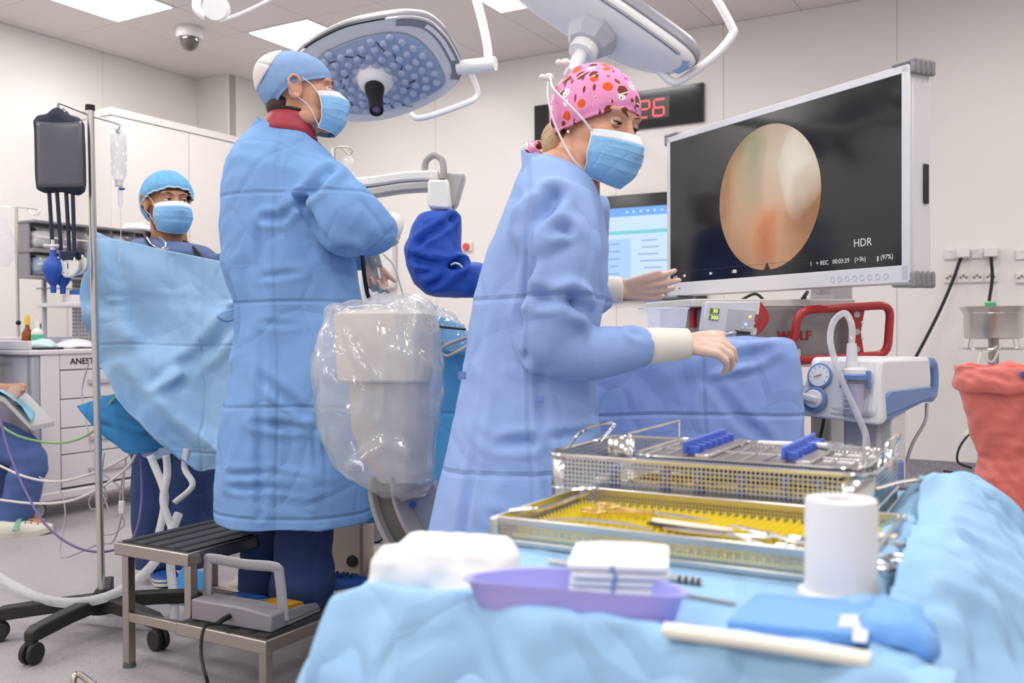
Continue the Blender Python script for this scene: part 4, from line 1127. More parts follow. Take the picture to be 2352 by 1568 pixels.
# irrigation pump on a pole in front of the tower
DP = 3.0
pump = thing('irrigation_pump', 'white irrigation pump with green digits and red round side', 'medical pump', pt(1690, 772, DP))
c00, c10, c11, c01 = pt(1613, 760, DP), pt(1738, 771, DP + .02), pt(1747, 692, DP + .02), pt(1622, 692, DP)
PUMP_W = mat('pump_front', 'D9D8DA', .4)
MB().prism([c00, c10, c11, c01], (0.02, .16, 0)).build('front_panel', PUMP_W, pump, world=True, bevel=.004)
side = [c10, c11] + [c10.lerp(c11, .97 - .94 * k / 10) + V((.036 * math.sin(PI * (k + .5) / 11) + .004, .02, 0)) for k in range(11)]
MB().prism(side, (0.02, .14, 0)).build('side_cover', RED, pump, world=True, bevel=.003)
ex, ey = (c10 - c00), (c01 - c00); en = V((0, -1, 0))
def pp(a, b_, o=.002): return c00 + ex * a + ey * b_ + en * o
def plate(name, a0, b0, a1, b1, m, o=.002): return MB().prism([pp(a0, b0, o), pp(a1, b0, o), pp(a1, b1, o), pp(a0, b1, o)], (0, .002, 0)).build(name, m, pump, world=True, smooth=False)
LCD = mat('lcd_green', '39462A', .3, emit=('7FA03A', .25)); DIG = mat('lcd_digit', (0, 0, 0), .4, emit=('DFF09A', 1.0))
GP = mat('pad_grey', 'BCBCC0', .5)
plate('keypad', .42, .08, .61, .82, GP); plate('keypad', .63, .1, .92, .82, GP)
for b0, tx in ((.62, '30'), (.4, '300')):
    plate('display', .09, b0, .26, b0 + .17, LCD, .003)
    text_part('digits', tx, .017, plane_M(pp(.18, b0 + .08, .0065), ex, ey), DIG, pump, bold=.0006)
for a0, b0, cc in ((.83, .62, 'FFC34D'), (.77, .35, '7FB4FF')):
    MB().lathe([(.0045, 0), (.0045, .003), (.001, .004)], pp(a0, b0, .003), 12, en).build('indicator_lamp', mat('lamp_' + cc, (0, 0, 0), .3, emit=(cc, 2.0)), pump, world=True)
for a0 in (.70, .77, .84): plate('key', a0, .2, a0 + .05, .27, PUMP_W, .0035)
text_part('lettering', 'nor8', .022, plane_M(pp(.965, .5, .0035), -ey, ex), LOGO, pump, bold=.0008)
MB().cyl(pt(1680, 765, DP + .09), V((pt(1680, 765, DP + .09).x, DP + .09, .86)), .018, seg=14).build('mount_post', STEEL, pump, world=True)

# ------------------------------------------------------------------ suction pump on its stand
sx0 = pt(2020, 900, 2.6)
su = thing('suction_pump', 'white and blue medical suction pump with pressure gauge and collection jar', 'suction pump', (sx0.x - .076, sx0.y + .075, 0), R(-44.6))
SUW = mat('pump_white', 'E4E3E6', .35); SUB = mat('pump_blue', '6C88BE', .4)
zb, zt = .79, .962; W2 = .107
prof = [(-.025, zb + .025), (.0, zb), (.35, zb + .045), (.37, zb + .06), (.375, zt - .012), (.36, zt + .0), (.03, zt + .004), (.012, zt - .006)]
MB().prism([(-W2 + .0, y_, z_) for y_, z_ in prof], (2 * W2, 0, 0)).build('body', SUW, su, bevel=.012)
fp = [(-W2 - .022, -.035, zb + .03), (-W2 - .008, -.03, zb + .006), (W2 + .004, -.018, zb - .008), (W2 + .012, -.012, zb + .01), (W2 - .008, .012, zt), (-W2 + .035, .012, zt), (-W2 + .012, .005, zt - .012)]
MB().prism(fp, (0.004, .03, .0)).build('front_panel', SUW, su, bevel=.007)
MB().prism([(W2 + .001, .02, zb + .015), (W2 + .001, .36, zb + .05), (W2 + .001, .36, zb + .082), (W2 + .001, .06, zb + .082), (W2 + .001, .03, zb + .07)], (.008, 0, 0)).build('blue_skirt', SUB, su, bevel=.003)
MB().prism([(-W2, .02, zb - .004), (-W2, .36, zb + .045), (-W2, .36, zb + .07), (-W2, .02, zb + .03)], (2 * W2 + .004, 0, 0)).build('blue_base', SUB, su, bevel=.003)
hd = [(W2 - .02, .36, zb + .05), (W2 - .02, .445, zb + .055), (W2 - .02, .45, zb + .14), (W2 - .02, .40, zb + .15), (W2 - .02, .37, zb + .145)]
MB().tube(hd, .014, 10, 5, squash=(.8, 1.3)).build('carry_handle', SUB, su)
fn = V((0, -.97, .22)).normalized()
def fpnt(x_, z_, o=0): # point on the front panel
    y_ = -.033 + (z_ - zb) / (zt - zb) * .045 - .004 + (x_ / W2) * .008; return V((x_, y_, z_)) + fn * o
gx, gz = -.062, zt - .05
ga = MB().lathe([(.036, 0), (.037, .008), (.031, .009)], fpnt(gx, gz), 28, fn).build('gauge_rim', SUB, su)
MB().lathe([(.031, .0), (.031, .0105)], fpnt(gx, gz), 28, fn).build('gauge_dial', mat('dial_white', 'E8E8EA', .3), ga)
for k in range(9):
    a = R(-130 + 260 * k / 8); c_ = fpnt(gx + .025 * math.sin(a), gz + .025 * math.cos(a), .0125)
    MB().box(c_, (.0018, .001, .005), Matrix.Rotation(a, 3, 'Y')).build('dial_mark', SUB, ga, smooth=False)
MB().tube([fpnt(gx - .014, gz - .004, .0125), fpnt(gx + .008, gz + .003, .0125)], .0012, 6).build('gauge_needle', LOGO, ga)
kz = zb + .055
kn = MB().torus(fpnt(-.068, kz, .004), fn, .031, .0065, 28, 8).build('knob_ring', SUB, su)
MB().lathe([(.027, 0), (.026, .02), (.022, .024), (.001, .025)], fpnt(-.068, kz), 24, fn).build('vacuum_knob', SUW, su)
MB().box(fpnt(-.074, kz, .028), (.05, .016, .02), Matrix.Rotation(R(12), 3, 'Y')).build('knob_grip', SUW, su, bevel=.005)
text_part('lettering', 'medela', .014, plane_M(fpnt(.005, zb + .017, .006) + V((0, -.003, 0)), V((1, .09, -.06)), V((0, .1, 1))), mat('print_grey', '77777E', .5), su, world=False)
JAR = plastic_film('clear_jar', (.9, .9, .97), .25, .06, .5, 3)
jc = V((.052, -.028, zb + .018))
MB().prism([(.012, -.03, zb + .012), (.094, -.022, zb + .012), (.09, .0, zt - .035), (.016, -.008, zt - .035)], (0, .02, 0)).build('jar_recess', mat('recess_grey', 'B8B8C2', .4), su, bevel=.006)
MB().lathe([(.030, 0), (.033, .004), (.036, .1), (.036, .104)], jc, 24).build('collection_jar', JAR, su)
MB().lathe([(.02, 0), (.022, .085)], jc + V((0, 0, .003)), 20).build('jar_liner', mat('liner', 'CFC8DC', .5), su)
for k in range(6): MB().box(jc + V((-.012 + .0, -.036, .02 + k * .013)), (.012 if k % 2 else .018, .001, .0018)).build('jar_mark', WHITE_PLASTIC, su, smooth=False)
MB().lathe([(.039, 0), (.040, .012), (.036, .016)], jc + V((0, 0, .1)), 26).build('jar_rim', SUB, su)
MB().lathe([(.035, 0), (.034, .012), (.02, .018), (.001, .018)], jc + V((0, 0, .115)), 26).build('jar_lid', SUW, su)
for sx in (-1, 1): MB().box(jc + V((sx * .038, -.004, .1)), (.012, .014, .05)).build('lid_clip', SUB, su, bevel=.003)
MB().cyl(jc + V((-.012, 0, .13)), jc + V((-.012, 0, .20)), .017, .013, 16).build('filter_neck', SUW, su)
TUBE = plastic_film('tube_film', (.96, .97, .97), .55, .15, .4, 30)
tp = [jc + V((-.012, 0, .19)), jc + V((-.012, 0, .25)), jc + V((-.03, -.005, .285)), jc + V((-.06, -.012, .26)), jc + V((-.06, -.03, .2)), jc + V((-.02, -.045, .1)), jc + V((.03, -.05, .0)), jc + V((.05, -.045, -.06)), jc + V((.04, -.03, -.12)), jc + V((.0, -.01, -.135))]
MB().tube(tp, .009, 12, 8).build('suction_tube', TUBE, su)
MB().box((.02, .14, .45), (.11, .13, .72)).build('stand_column', LIGHT_GREY, su, bevel=.01)
MB().box((.085, .14, .45), (.04, .10, .72)).build('column_cover', ivo, su, bevel=.006)
MB().box((.095, .13, .62), (.04, .05, .1)).build('blue_holder', SUB, su, bevel=.008)
MB().box((.03, .12, .06), (.42, .42, .05)).build('stand_base', LIGHT_GREY, su, bevel=.02)
for x_ in (-.15, .2):
    for y_ in (-.05, .3): MB().cyl((x_ - .012, y_, .03), (x_ + .012, y_, .03), .03, seg=16).build('caster', RUBBER_GREY, su)
bk = rrect((.18, .13), .085, .075, .60, .03, 6)
MB().rings([bk, [p + V((0, 0, .012)) for p in bk]], caps=False).build('basket_rim', GREY_PLASTIC, su, solid=.006)
MB().rings([[V((.18 + (p.x - .18) * .9, .13 + (p.y - .13) * .9, .48)) for p in bk], bk], caps=False).prism([V((.18 + (p.x - .18) * .9, .13 + (p.y - .13) * .9, .48)) for p in bk], (0, 0, .004)).build('basket', LIGHT_GREY, su, solid=.003)
MB().tube([V((W2, .34, zb + .03)), V((W2 + .01, .3, zb - .02)), V((W2 - .01, .25, .7)), V((W2 - .02, .2, .6))], .005, 8, 8).build('power_cord', GREY_PLASTIC, su)

# ------------------------------------------------------------------ draped instrument table by the nurse
PERI = fabric('drape_periwinkle', '8FA9E2', .05, fold=.3, fold_w=.21, crinkle=.3, scale=5, rough=.38)
Dt = 2.72; cxr = pt(1590, 800, Dt)
rg = []
for z_, hx, hy, r_ in ((1.015, .20, .17, .05), (1.03, .235, .20, .05), (1.02, .26, .225, .05), (.97, .272, .235, .05), (.8, .285, .25, .06), (.6, .30, .262, .07), (.4, .31, .275, .08), (.22, .32, .285, .08)):
    rg.append(rrect((cxr.x, cxr.y), hx, hy, z_, r_, 10, R(-8)))
tbn = thing('draped_table', 'side table under a glossy periwinkle drape beside the pink-capped person', 'table', (cxr.x, cxr.y, 0))
def W3(*q): return [tuple(pt(u, v, Dt - d)) for u, v, d in q]
loft_cloth('drape', rg, PERI, tbn, .0095, .016, 3.2, 77, .008, 3, hem=.25, lines=[(W3((1380, 885, .24), (1500, 880, .26), (1640, 830, .26), (1775, 805, .24)), .012, -.012), (W3((1560, 925, .25), (1600, 870, .26), (1780, 832, .24)), .009, .012), (W3((1395, 1000, .24), (1470, 930, .26), (1560, 870, .26)), .012, .012), (W3((1640, 880, .26), (1700, 960, .26), (1760, 1010, .25)), .014, -.012)])
for sx in (-1, 1):
    for sy in (-1, 1): MB().cyl((sx * .22, sy * .18, 0), (sx * .22, sy * .18, .98), .016, seg=12).build('leg', STEEL, tbn)
MB().box((0, 0, .985), (.5, .42, .02)).build('table_top', STEEL, tbn)
tub = thing('plastic_tub', 'frosted clear plastic tub on the periwinkle draped table', 'tub', pt(1532, 752, Dt + .12))
FROST = plastic_film('frosted_plastic', (.97, .97, 1), .55, .25, .3, 40)
MB().lathe([(.056, 0), (.063, .055), (.068, .056), (.068, .06)], (0, 0, 0), 32).build('bowl', FROST, tub)
bl = thing('instrument', 'slender dark instrument lying on the periwinkle draped table', 'instrument', pt(1680, 765, Dt - .05))
MB().tube([pt(1655, 769, Dt - .05), pt(1680, 764, Dt - .04), pt(1700, 762, Dt - .02)], [.002, .004, .005], 8, 4).build('shaft', STEEL, bl, world=True)
MB().cyl(pt(1688, 762, Dt - .03), pt(1722, 765, Dt - .02), .006, .005, 10).build('grip', DARK, bl, world=True)

# ------------------------------------------------------------------ back wall fittings
def on_back(u, v, off=0.0): return ptn(u, v, E1, BACK_B - off)
def wall_thing(name, label, cat, u0, v0, u1, v1, depth, m, bevel=.004, group=None):
    a = on_back(u0, v1); b_ = on_back(u1, v0); a_, _, za = rc(a); b2, _, zb_ = rc(b_)
    t = thing(name, label, cat, room((a_ + b2) / 2, BACK_B, (za + zb_) / 2), TH, group); w_, h_ = b2 - a_, zb_ - za
    MB().box((0, -depth / 2, 0), (w_, depth, h_)).build('body', m, t, bevel=bevel); t['w'] = w_; t['h'] = h_; return t
GLOSSB = mat('black_glass', (.02, .02, .022), .12, coat=.3)
ck = wall_thing('wall_clock', 'long black digital wall clock showing red 26', 'clock', 1231, 191, 1618, 326, .03, GLOSSB)
w_, h_ = ck['w'], ck['h']
LEDP = mat('led_window', '3A3234', .3); RLED = mat('led_red', (0, 0, 0), .4, emit=('FF4A50', 2.2))
def seg7(ch, x, z, sw, sh, parent, y=-.034):
    S7 = {'2': 'abged', '6': 'acdefg'}
    for s_ in S7[ch]:
        o_ = {'a': (0, sh / 2, 1), 'd': (0, -sh / 2, 1), 'g': (0, 0, 1), 'b': (sw / 2, sh / 4, 0), 'c': (sw / 2, -sh / 4, 0), 'f': (-sw / 2, sh / 4, 0), 'e': (-sw / 2, -sh / 4, 0)}[s_]
        t = sw * .13; MB().box((x + o_[0] + .12 * (o_[1]), y, z + o_[1]), (sw * .82 if o_[2] else t, .003, t if o_[2] else sh * .42)).build('digit_segment', RLED, parent, smooth=False)
cl = lambda u, v: (rc(on_back(u, v))[0] - rc(ck.location)[0], on_back(u, v).z - ck.location.z)
xa, za = cl(1462, 253); xb, zb2 = cl(1541, 248)
for x0_, x1_ in ((xa, xb), (-(xb + .0) * .9, -xa * .9)):
    MB().box(((x0_ + x1_) / 2, -.031, 0), (abs(x1_ - x0_), .004, h_ * .56)).build('display_window', LEDP, ck, smooth=False)
x2, z2 = cl(1482, 254); x6, z6 = cl(1517, 249)
seg7('2', x2, 0, .09, h_ * .43, ck); seg7('6', x6, 0, .09, h_ * .43, ck)
# wall computer
pc = wall_thing('wall_computer', 'black-framed wall computer with a light blue records screen', 'computer', 1330, 434, 1624, 692, .04, GLOSSB)
w_, h_ = pc['w'], pc['h']
SCR = mat('pc_screen', (0, 0, 0), .25, emit=('C4DCFA', .95)); SCRH = mat('pc_header', (0, 0, 0), .3, emit=('6FA8EE', .95)); SCRT = mat('pc_teal', (0, 0, 0), .3, emit=('7CC8D4', .95)); SCRL = mat('pc_text', (0, 0, 0), .3, emit=('6E8FC4', .8)); SCRB = mat('pc_side', (0, 0, 0), .3, emit=('A9CBF6', .95))
sw, sh = w_ - .12, h_ - .17; zc = -.02
pcf = lambda n, x, z, ww, hh, m, y: MB().box((x, y, z), (ww, .002, hh)).build(n, m, pc, smooth=False)
pcf('screen', 0, zc, sw, sh, SCR, -.041); pcf('screen_header', 0, zc + sh / 2 - .035, sw, .07, SCRH, -.043); pcf('screen_banner', 0, zc + sh / 2 - .2, sw, .03, SCRT, -.043); pcf('screen_sidebar', -sw * .22, zc - .12, sw * .3, sh - .26, SCRB, -.0425)
rnd_ = random.Random(4)
for k in range(11): pcf('text_row', .10 + rnd_.uniform(-.02, .03), zc + sh / 2 - .27 - k * .055, .2 + rnd_.uniform(-.08, .06), .007, SCRL, -.0435)
for k in range(9): pcf('text_row', -.22, zc + sh / 2 - .29 - k * .06, .1 + rnd_.uniform(-.03, .03), .006, SCRL, -.0435)
for k in range(8): pcf('toolbar_icon', -.1 + k * .06, zc + sh / 2 - .035, .018, .018, SCR, -.0445)
# sockets
SOCK = mat('socket_white', 'E9E5E2', .35); SHOLE = mat('socket_hole', '8A7F6E', .5)
for row, (v0, v1, lab) in enumerate(((567, 598, 'upper white socket strip with flap covers on the white wall'), (622, 652, 'lower white strip of round terminal sockets on the white wall'))):
    for u0, u1, lb in ((2168, 2292, lab), (2332, 2456, lab.replace('strip', 'panel').replace('on the white wall', 'cut by the frame edge'))):
        t = wall_thing('socket_strip', lb if u0 < 2300 else ('white flap sockets beside the steel bowl stand' if row == 0 else 'white data sockets beside the steel bowl stand'), 'socket', u0, v0, u1, v1, .012, SOCK)
        ww, hh = t['w'], t['h']
        for k in range(4):
            xk = (k - 1.5) * ww / 4
            f_ = MB().box((xk, -.015, 0), (ww / 4 - .012, .008, hh - .012)).build('socket_cover', SOCK, t, bevel=.002)
            if row == 1:
                for dx, dz in ((-.018, 0), (.018, 0), (0, .012)): MB().lathe([(.009, 0), (.009, .003), (.004, .004)], (xk + dx, -.018, dz), 12, (0, -1, 0)).build('terminal', SHOLE, f_)
            else:
                MB().box((xk, -.0195, hh * .22), (ww / 4 - .05, .002, .003)).build('cover_line', LIGHT_GREY, f_)
for u, v0, dst, lb in ((2212, 581, [(2204, 600), (2190, 640), (2160, 710), (2125, 780), (2100, 826)], 'black mains cable slanting down from the wall socket'), (2276, 579, [(2277, 600), (2279, 640), (2272, 690)], 'black mains cable hanging down behind the steel bowl')):
    q = on_back(u, v0, .05)
    t = thing('mains_cable', lb, 'cable', q)
    MB().box((0, 0, 0), (.085, .06, .065), TH).build('plug', WHITE_PLASTIC, t, bevel=.008)
    MB().tube([q] + [on_back(uu, vv, .06 + .25 * k / len(dst)) for k, (uu, vv) in enumerate(dst)], .011, 8, 6).build('cord', BLACK, t, world=True)
rb = wall_thing('alarm_button', 'round red alarm button on a white wall plate', 'button', 1062, 556, 1086, 578, .02, SOCK)
MB().lathe([(.034, 0), (.034, .012), (.03, .016), (.001, .018)], (0, -.02, 0), 24, (0, -1, 0)).build('push_button', mat('button_red', 'E0564E', .4), rb)
wd = wall_thing('wall_dispenser', 'tall white dispenser fixed to the wall behind the gloved hand', 'dispenser', 868, 540, 912, 664, .09, WHITE_PLASTIC, .02)

# ------------------------------------------------------------------ right edge: bowl stand and red waste bag
Db = 5.7
bs = thing('bowl_stand', 'tall steel basin stand with deep bowl on castors', 'basin stand', V((pt(2282, 760, Db).x, Db, 0)))
zt_ = pt(2282, 704, Db).z; zl = pt(2282, 778, Db).z
MB().lathe([(.145, 0), (.162, .008), (.164, .15), (.19, (zt_ - zl)), (.185, (zt_ - zl)), (.158, .15), (.15, .012)], (0, 0, zl), 40).build('bowl', STEEL, bs)
MB().torus((0, 0, zl + .155), (0, 0, 1), .166, .004, 40, 6).build('bowl_rim', STEEL, bs)
MB().cyl((0, 0, .12), (0, 0, zl), .03, seg=18).build('post', STEEL_DULL, bs)
MB().torus((0, 0, zl - .06), (0, 0, 1), .19, .005, 40, 6).build('ring', CHROME, bs)
for a in range(4): MB().tube([(.17 * math.cos(a * PI / 2 + .4), .17 * math.sin(a * PI / 2 + .4), zl), (.185 * math.cos(a * PI / 2 + .4), .185 * math.sin(a * PI / 2 + .4), zl - .06)], .004, 6).build('strut', CHROME, bs)
for a in (200, 320, 80):
    d = V((math.cos(R(a)), math.sin(R(a)), 0)); MB().prism([d * .02 + V((-d.y, d.x, 0)) * .03 + V((0, 0, .09)), d * .27 + V((-d.y, d.x, 0)) * .022 + V((0, 0, .09)), d * .27 - V((-d.y, d.x, 0)) * .022 + V((0, 0, .09)), d * .02 - V((-d.y, d.x, 0)) * .03 + V((0, 0, .09))], (0, 0, .06)).build('foot', STEEL_DULL, bs, bevel=.004)
    c_ = MB().cyl(d * .25 + V((-.012, 0, .035)), d * .25 + V((.012, 0, .035)), .034, seg=16).build('caster', BLACK, bs)
    MB().box(d * .25 + V((0, 0, .065)), (.035, .05, .05)).build('caster_fork', CHROME, c_, bevel=.004)
MB().box((-.07, -.1, zt_ + .008), (.06, .03, .035)).build('green_clip', mat('green_plastic', '5FC08E', .45), bs, bevel=.006)
for q, m_, r_ in (([(2255, 800), (2240, 870), (2238, 960), (2215, 1000), (2235, 985)], WHITE_PLASTIC, .007), ([(2235, 985), (2205, 1025), (2200, 1060), (2232, 1075)], BLACK, .007), ([(2300, 790), (2280, 830), (2262, 815), (2290, 795)], WHITE_PLASTIC, .006)):
    MB().tube([pt(u, v_, Db - .12) for u, v_ in q], r_, 8, 8).build('cord', m_, bs, world=True)
fc = thing('floor_cable', 'black and cream cables lying on the floor by the bowl stand', 'cable', ptz(2200, 1150, .01))
MB().tube([ptz(2168, 1082, .14), ptz(2230, 1092, .1), ptz(2200, 1110, .05), ptz(2245, 1130, .01), ptz(2200, 1168, .008), ptz(2260, 1150, .008)], .008, 8, 8).build('black_cord', BLACK, fc, world=True)
MB().tube([ptz(2170, 1140, .01), ptz(2210, 1152, .01), ptz(2260, 1164, .01)], .011, 8, 8).build('cream_cord', mat('cream_cord', 'C9B9A4', .6), fc, world=True)

Dg = 4.25; bx = pt(2306, 900, Dg).x
wb = thing('waste_bag_stand', 'translucent red waste bag hanging open on a steel stand', 'waste bag', (bx, Dg, 0))
REDBAG = mat('red_bag_film', 'EE857C', .3, spec=.45, var=.08, vscale=8); g = N(REDBAG); tc = g.tc()
REDBAG.node_tree.nodes['Principled BSDF'].inputs['Transmission Weight'].default_value = .0
g.bump(g.m('ADD', g.noise(tc, 9, 2), g.m('MULTIPLY', g.vor(tc, 14)['Distance'], .3)), .4, .03)
z1_ = pt(2300, 838, Dg).z
def ring_c(z, rx, ry=None, dx=0, n=40): return [V((bx + dx + rx * math.cos(2 * PI * i / n), Dg + (ry or rx) * math.sin(2 * PI * i / n), z)) for i in range(n)]
rg = [ring_c(.13, .06, .06, .04), ring_c(.12, .14, .12, .02), ring_c(.2, .15, .14, .02), ring_c(.38, .142, .14, .03), ring_c(.46, .128, .13, .03), ring_c(.55, .14, .14, .01), ring_c(.72, .17, .165), ring_c(z1_ - .1, .185, .18), ring_c(z1_ - .03, .195, .19)]
loft_cloth('bag', rg, REDBAG, wb, .010, .034, 5, 5, .012, 1, stretch=(1, 1, .3))
cuffr = [ring_c(z1_ - .105, .2, .195), ring_c(z1_ - .09, .208, .203), ring_c(z1_ - .04, .21, .205), ring_c(z1_, .203, .198), ring_c(z1_ - .005, .19, .185), ring_c(z1_ - .06, .185, .18)]
cuffr = [ring_c(z1_ - .12, .196, .19, n=170), ring_c(z1_ - .105, .208, .2, n=170), ring_c(z1_ - .07, .214, .208, n=170), ring_c(z1_ - .03, .209, .203, n=170), ring_c(z1_ - .002, .203, .198, n=170), ring_c(z1_ - .012, .188, .183, n=170), ring_c(z1_ - .1, .176, .17, n=170)]
cr_ = [catmull(list(c_), 5) for c_ in zip(*cuffr)]; mb = MB(); mb.rings([list(r_) for r_ in zip(*cr_)], caps=False); me = mb.mesh('c'); C = co_of(me); displace(me, .026 * creased(C * [1, 1, 2], 7, 6, 3) + .010 * creased(C, 18, 5, 5)); me.materials.append(REDBAG); me.transform(WM[wb].inverted()); finish('bag_cuff', me, wb, angle=180, solid=.002)
MB().torus((0, 0, z1_ - .03), (0, 0, 1), .192, .006, 40, 8).build('hoop', STEEL_DULL, wb)
MB().cyl((.065, -.212, .1), (.065, -.212, z1_ - .02), .016, seg=14).build('pole', STEEL_DULL, wb)
for sx in (-1, 1): MB().tube([(.065, -.212, .1), (.065 + sx * .17, -.12, .08), (.05 + sx * .2, .15, .07)], .014, 10, 5).build('base_bar', STEEL_DULL, wb)
for sx in (-1, 1): MB().ellip((.05 + sx * .2, .15, .04), (.02, .035, .04)).ellip((0, 0, .05), (.0001,) * 3).build('caster', BLACK, wb) if False else MB().ellip((.05 + sx * .2, .15, .04), (.02, .035, .04)).build('caster', BLACK, wb)
MB().ellip((.065, -.2, .05), (.02, .035, .05)).build('caster', BLACK, wb)
MB().box((-.02, -.212, z1_ - .035), (.03, .01, .03)).build('blue_clip', BLUE_PLASTIC, wb, bevel=.003)
rb2 = []
cc_ = V((pt(2370, 1330, 3.75).x, 3.75, 0))
for z_, s_ in ((.01, .17), (.03, .22), (.1, .24), (.18, .2), (.235, .12), (.25, .03)): rb2.append([V((cc_.x + s_ * math.cos(2 * PI * i / 36), cc_.y + s_ * .9 * math.sin(2 * PI * i / 36), z_)) for i in range(36)])
o = loft_cloth('waste_bag', rb2, REDBAG, None, .011, .022, 5, 15, .01, 2); tag(o, 'filled red waste bag slumped on the floor by the steel stand', 'waste bag')
# ------------------------------------------------------------------ built-in cabinet
CAB = mat('cabinet_white', 'EAE5E2', .35)
AC = -6.3
cb = thing('cabinet', 'tall white built-in cabinet with flush doors along the wall', 'cabinet', room(AC, 5.48, 0), TH)
zc_ = ptn(262, 247, E2, AC).z; b0_, b1_ = 4.80 - 5.48, 6.15 - 5.48; dp = -LEFT_A + AC - .006
MB().box2((-dp, b0_ + .001, .1), (-.022, b1_, zc_ - .06)).build('carcass', CAB, cb, bevel=.002)
MB().box2((-dp, b0_ - .005, zc_ - .058), (0, b1_, zc_)).build('top_panel', CAB, cb, bevel=.002)
MB().box2((-dp, b0_, 0), (-.05, b1_, .1)).build('plinth', GREY_PLASTIC, cb)
bj = rc(ptn(434, 350, E2, AC))[1] - 5.48
for y0_, y1_ in ((b0_, bj), (bj, b1_)):
    for z0_, z1_ in ((.11, zc_ - .068),): MB().box2((-.02, y0_ + .003, z0_), (0, y1_ - .003, z1_)).build('door', CAB, cb, bevel=.002)

# ------------------------------------------------------------------ anaesthesia drawer cart
CA = -4.85
cart = thing('anaesthesia_cart', 'white drawer cart with black ANES lettering and open bin rack', 'cart', room(CA, 3.53, 0), TH)
CW = mat('cart_white', 'E0DCE0', .4); CG = mat('cart_corner_grey', 'A9ABB4', .45)
y0_, y1_ = 3.175 - 3.53, 4.25 - 3.53; zt_ = .955
MB().box2((-.5, y0_, .16), (-.02, y1_, zt_ - .03)).build('body', CW, cart, bevel=.008)
MB().box2((-.05, y0_ - .006, .14), (.0, y0_ + .045, zt_ - .03)).build('corner_post', CG, cart, bevel=.012)
MB().box2((-.05, y0_ + .045, .14), (.004, y0_ + .16, zt_ - .03)).build('front_stile', CW, cart, bevel=.003)
MB().box2((-.03, y0_ + .163, zt_ - .115), (.004, y1_, zt_ - .03)).build('name_panel', CW, cart, bevel=.002)
MB().box2((-.52, y0_ - .02, .10), (.01, y1_ + .02, .155)).build('base_plate', CW, cart, bevel=.012)
# tray top with raised rim
MB().box2((-.53, y0_ - .025, zt_ - .03), (.015, y1_ + .025, zt_)).build('top_tray', CW, cart, bevel=.008)
for lo, hi in (((-.53, y0_ - .025, zt_), (-.515, y1_ + .025, zt_ + .07)), ((-.53, y0_ - .025, zt_), (.015, y0_ - .012, zt_ + .05)), ((-.53, y1_ + .012, zt_), (.015, y1_ + .025, zt_ + .05))): MB().box2(lo, hi).build('tray_rim', CW, cart, bevel=.004)
zs = [zt_ - .12, zt_ - .285, zt_ - .45, zt_ - .60, .165]
for z1_, z0_ in zip(zs[:-1], zs[1:]):
    d_ = MB().box2((-.02, y0_ + .166, z0_ + .003), (.004, y1_ - .003, z1_ - .003)).build('drawer', CW, cart, bevel=.003)
    MB().box2((.004, y0_ + .34, z1_ - .085 if z1_ > .4 else z1_ - .12), (.022, y1_ - .12, z1_ - .055 if z1_ > .4 else z1_ - .09)).build('drawer_handle', LIGHT_GREY, d_, bevel=.004)
text_part('lettering', 'ANESTEZJA', .048, Matrix.Translation((.0052, -.13, zt_ - .072)) @ Matrix.Rotation(PI / 2, 4, 'Z') @ Matrix.Rotation(PI / 2, 4, 'X'), BLACK, cart, world=False, bold=.0012, align='LEFT', sx=1.08)
for x_ in (-.44, -.06):
    for y_ in (y0_ + .05, y1_ - .05):
        w_ = MB().cyl((x_ - .018, y_, .055), (x_ + .018, y_, .055), .055, seg=22).build('caster', RUBBER_GREY, cart, bevel=.006)
        MB().cyl((x_ + .0185, y_, .055), (x_ + .021, y_, .055), .038, seg=20).build('wheel_disc', LIGHT_GREY, w_)
        MB().box((x_, y_ + .01, .105), (.05, .09, .025)).build('caster_hood', LIGHT_GREY, w_, bevel=.008)
# rack uprights, bins, shelf
for y_ in (.045, y1_ - .1): MB().box2((-.5, y_ - .012, zt_), (-.478, y_ + .012, zt_ + .62)).build('upright', LIGHT_GREY, cart, bevel=.003)
MB().box2((-.5, .0, 1.205), (-.2, y1_ - .05, 1.23)).build('rack_shelf', CW, cart, bevel=.004)
MB().box2((-.5, .0, 1.315), (-.36, y1_ - .05, 1.323)).build('glass_shelf', mat('pale_glass', 'BCCBD0', .1, trans=.5), cart)
PERF = mat('perforated_panel', 'D2CFD0', .5); g = N(PERF); x = g.xyz(g.tc())
hx = g.m('PINGPONG', x[1], .012); hz = g.m('PINGPONG', x[2], .012); g.color(g.mix(g.m('LESS_THAN', g.m('ADD', g.m('MULTIPLY', hx, hx), g.m('MULTIPLY', hz, hz)), .000035), 'D2CFD0', '77757A'))
MB().box2((-.498, .24, zt_ + .03), (-.488, y1_ - .1, zt_ + .44)).build('perforated_panel', PERF, cart, smooth=False)
# side rail with clamp
MB().cyl((-.3, y0_ - .06, .3), (-.3, y0_ - .06, zt_ + .02), .012, seg=12).build('side_rail', CW, cart)
MB().box((-.3, y0_ - .04, zt_ - .12), (.05, .05, .1)).build('rail_clamp', LIGHT_GREY, cart, bevel=.006)
MB().box((-.3, y0_ - .03, .42), (.04, .05, .1)).build('rail_clamp', GREY_PLASTIC, cart, bevel=.006)
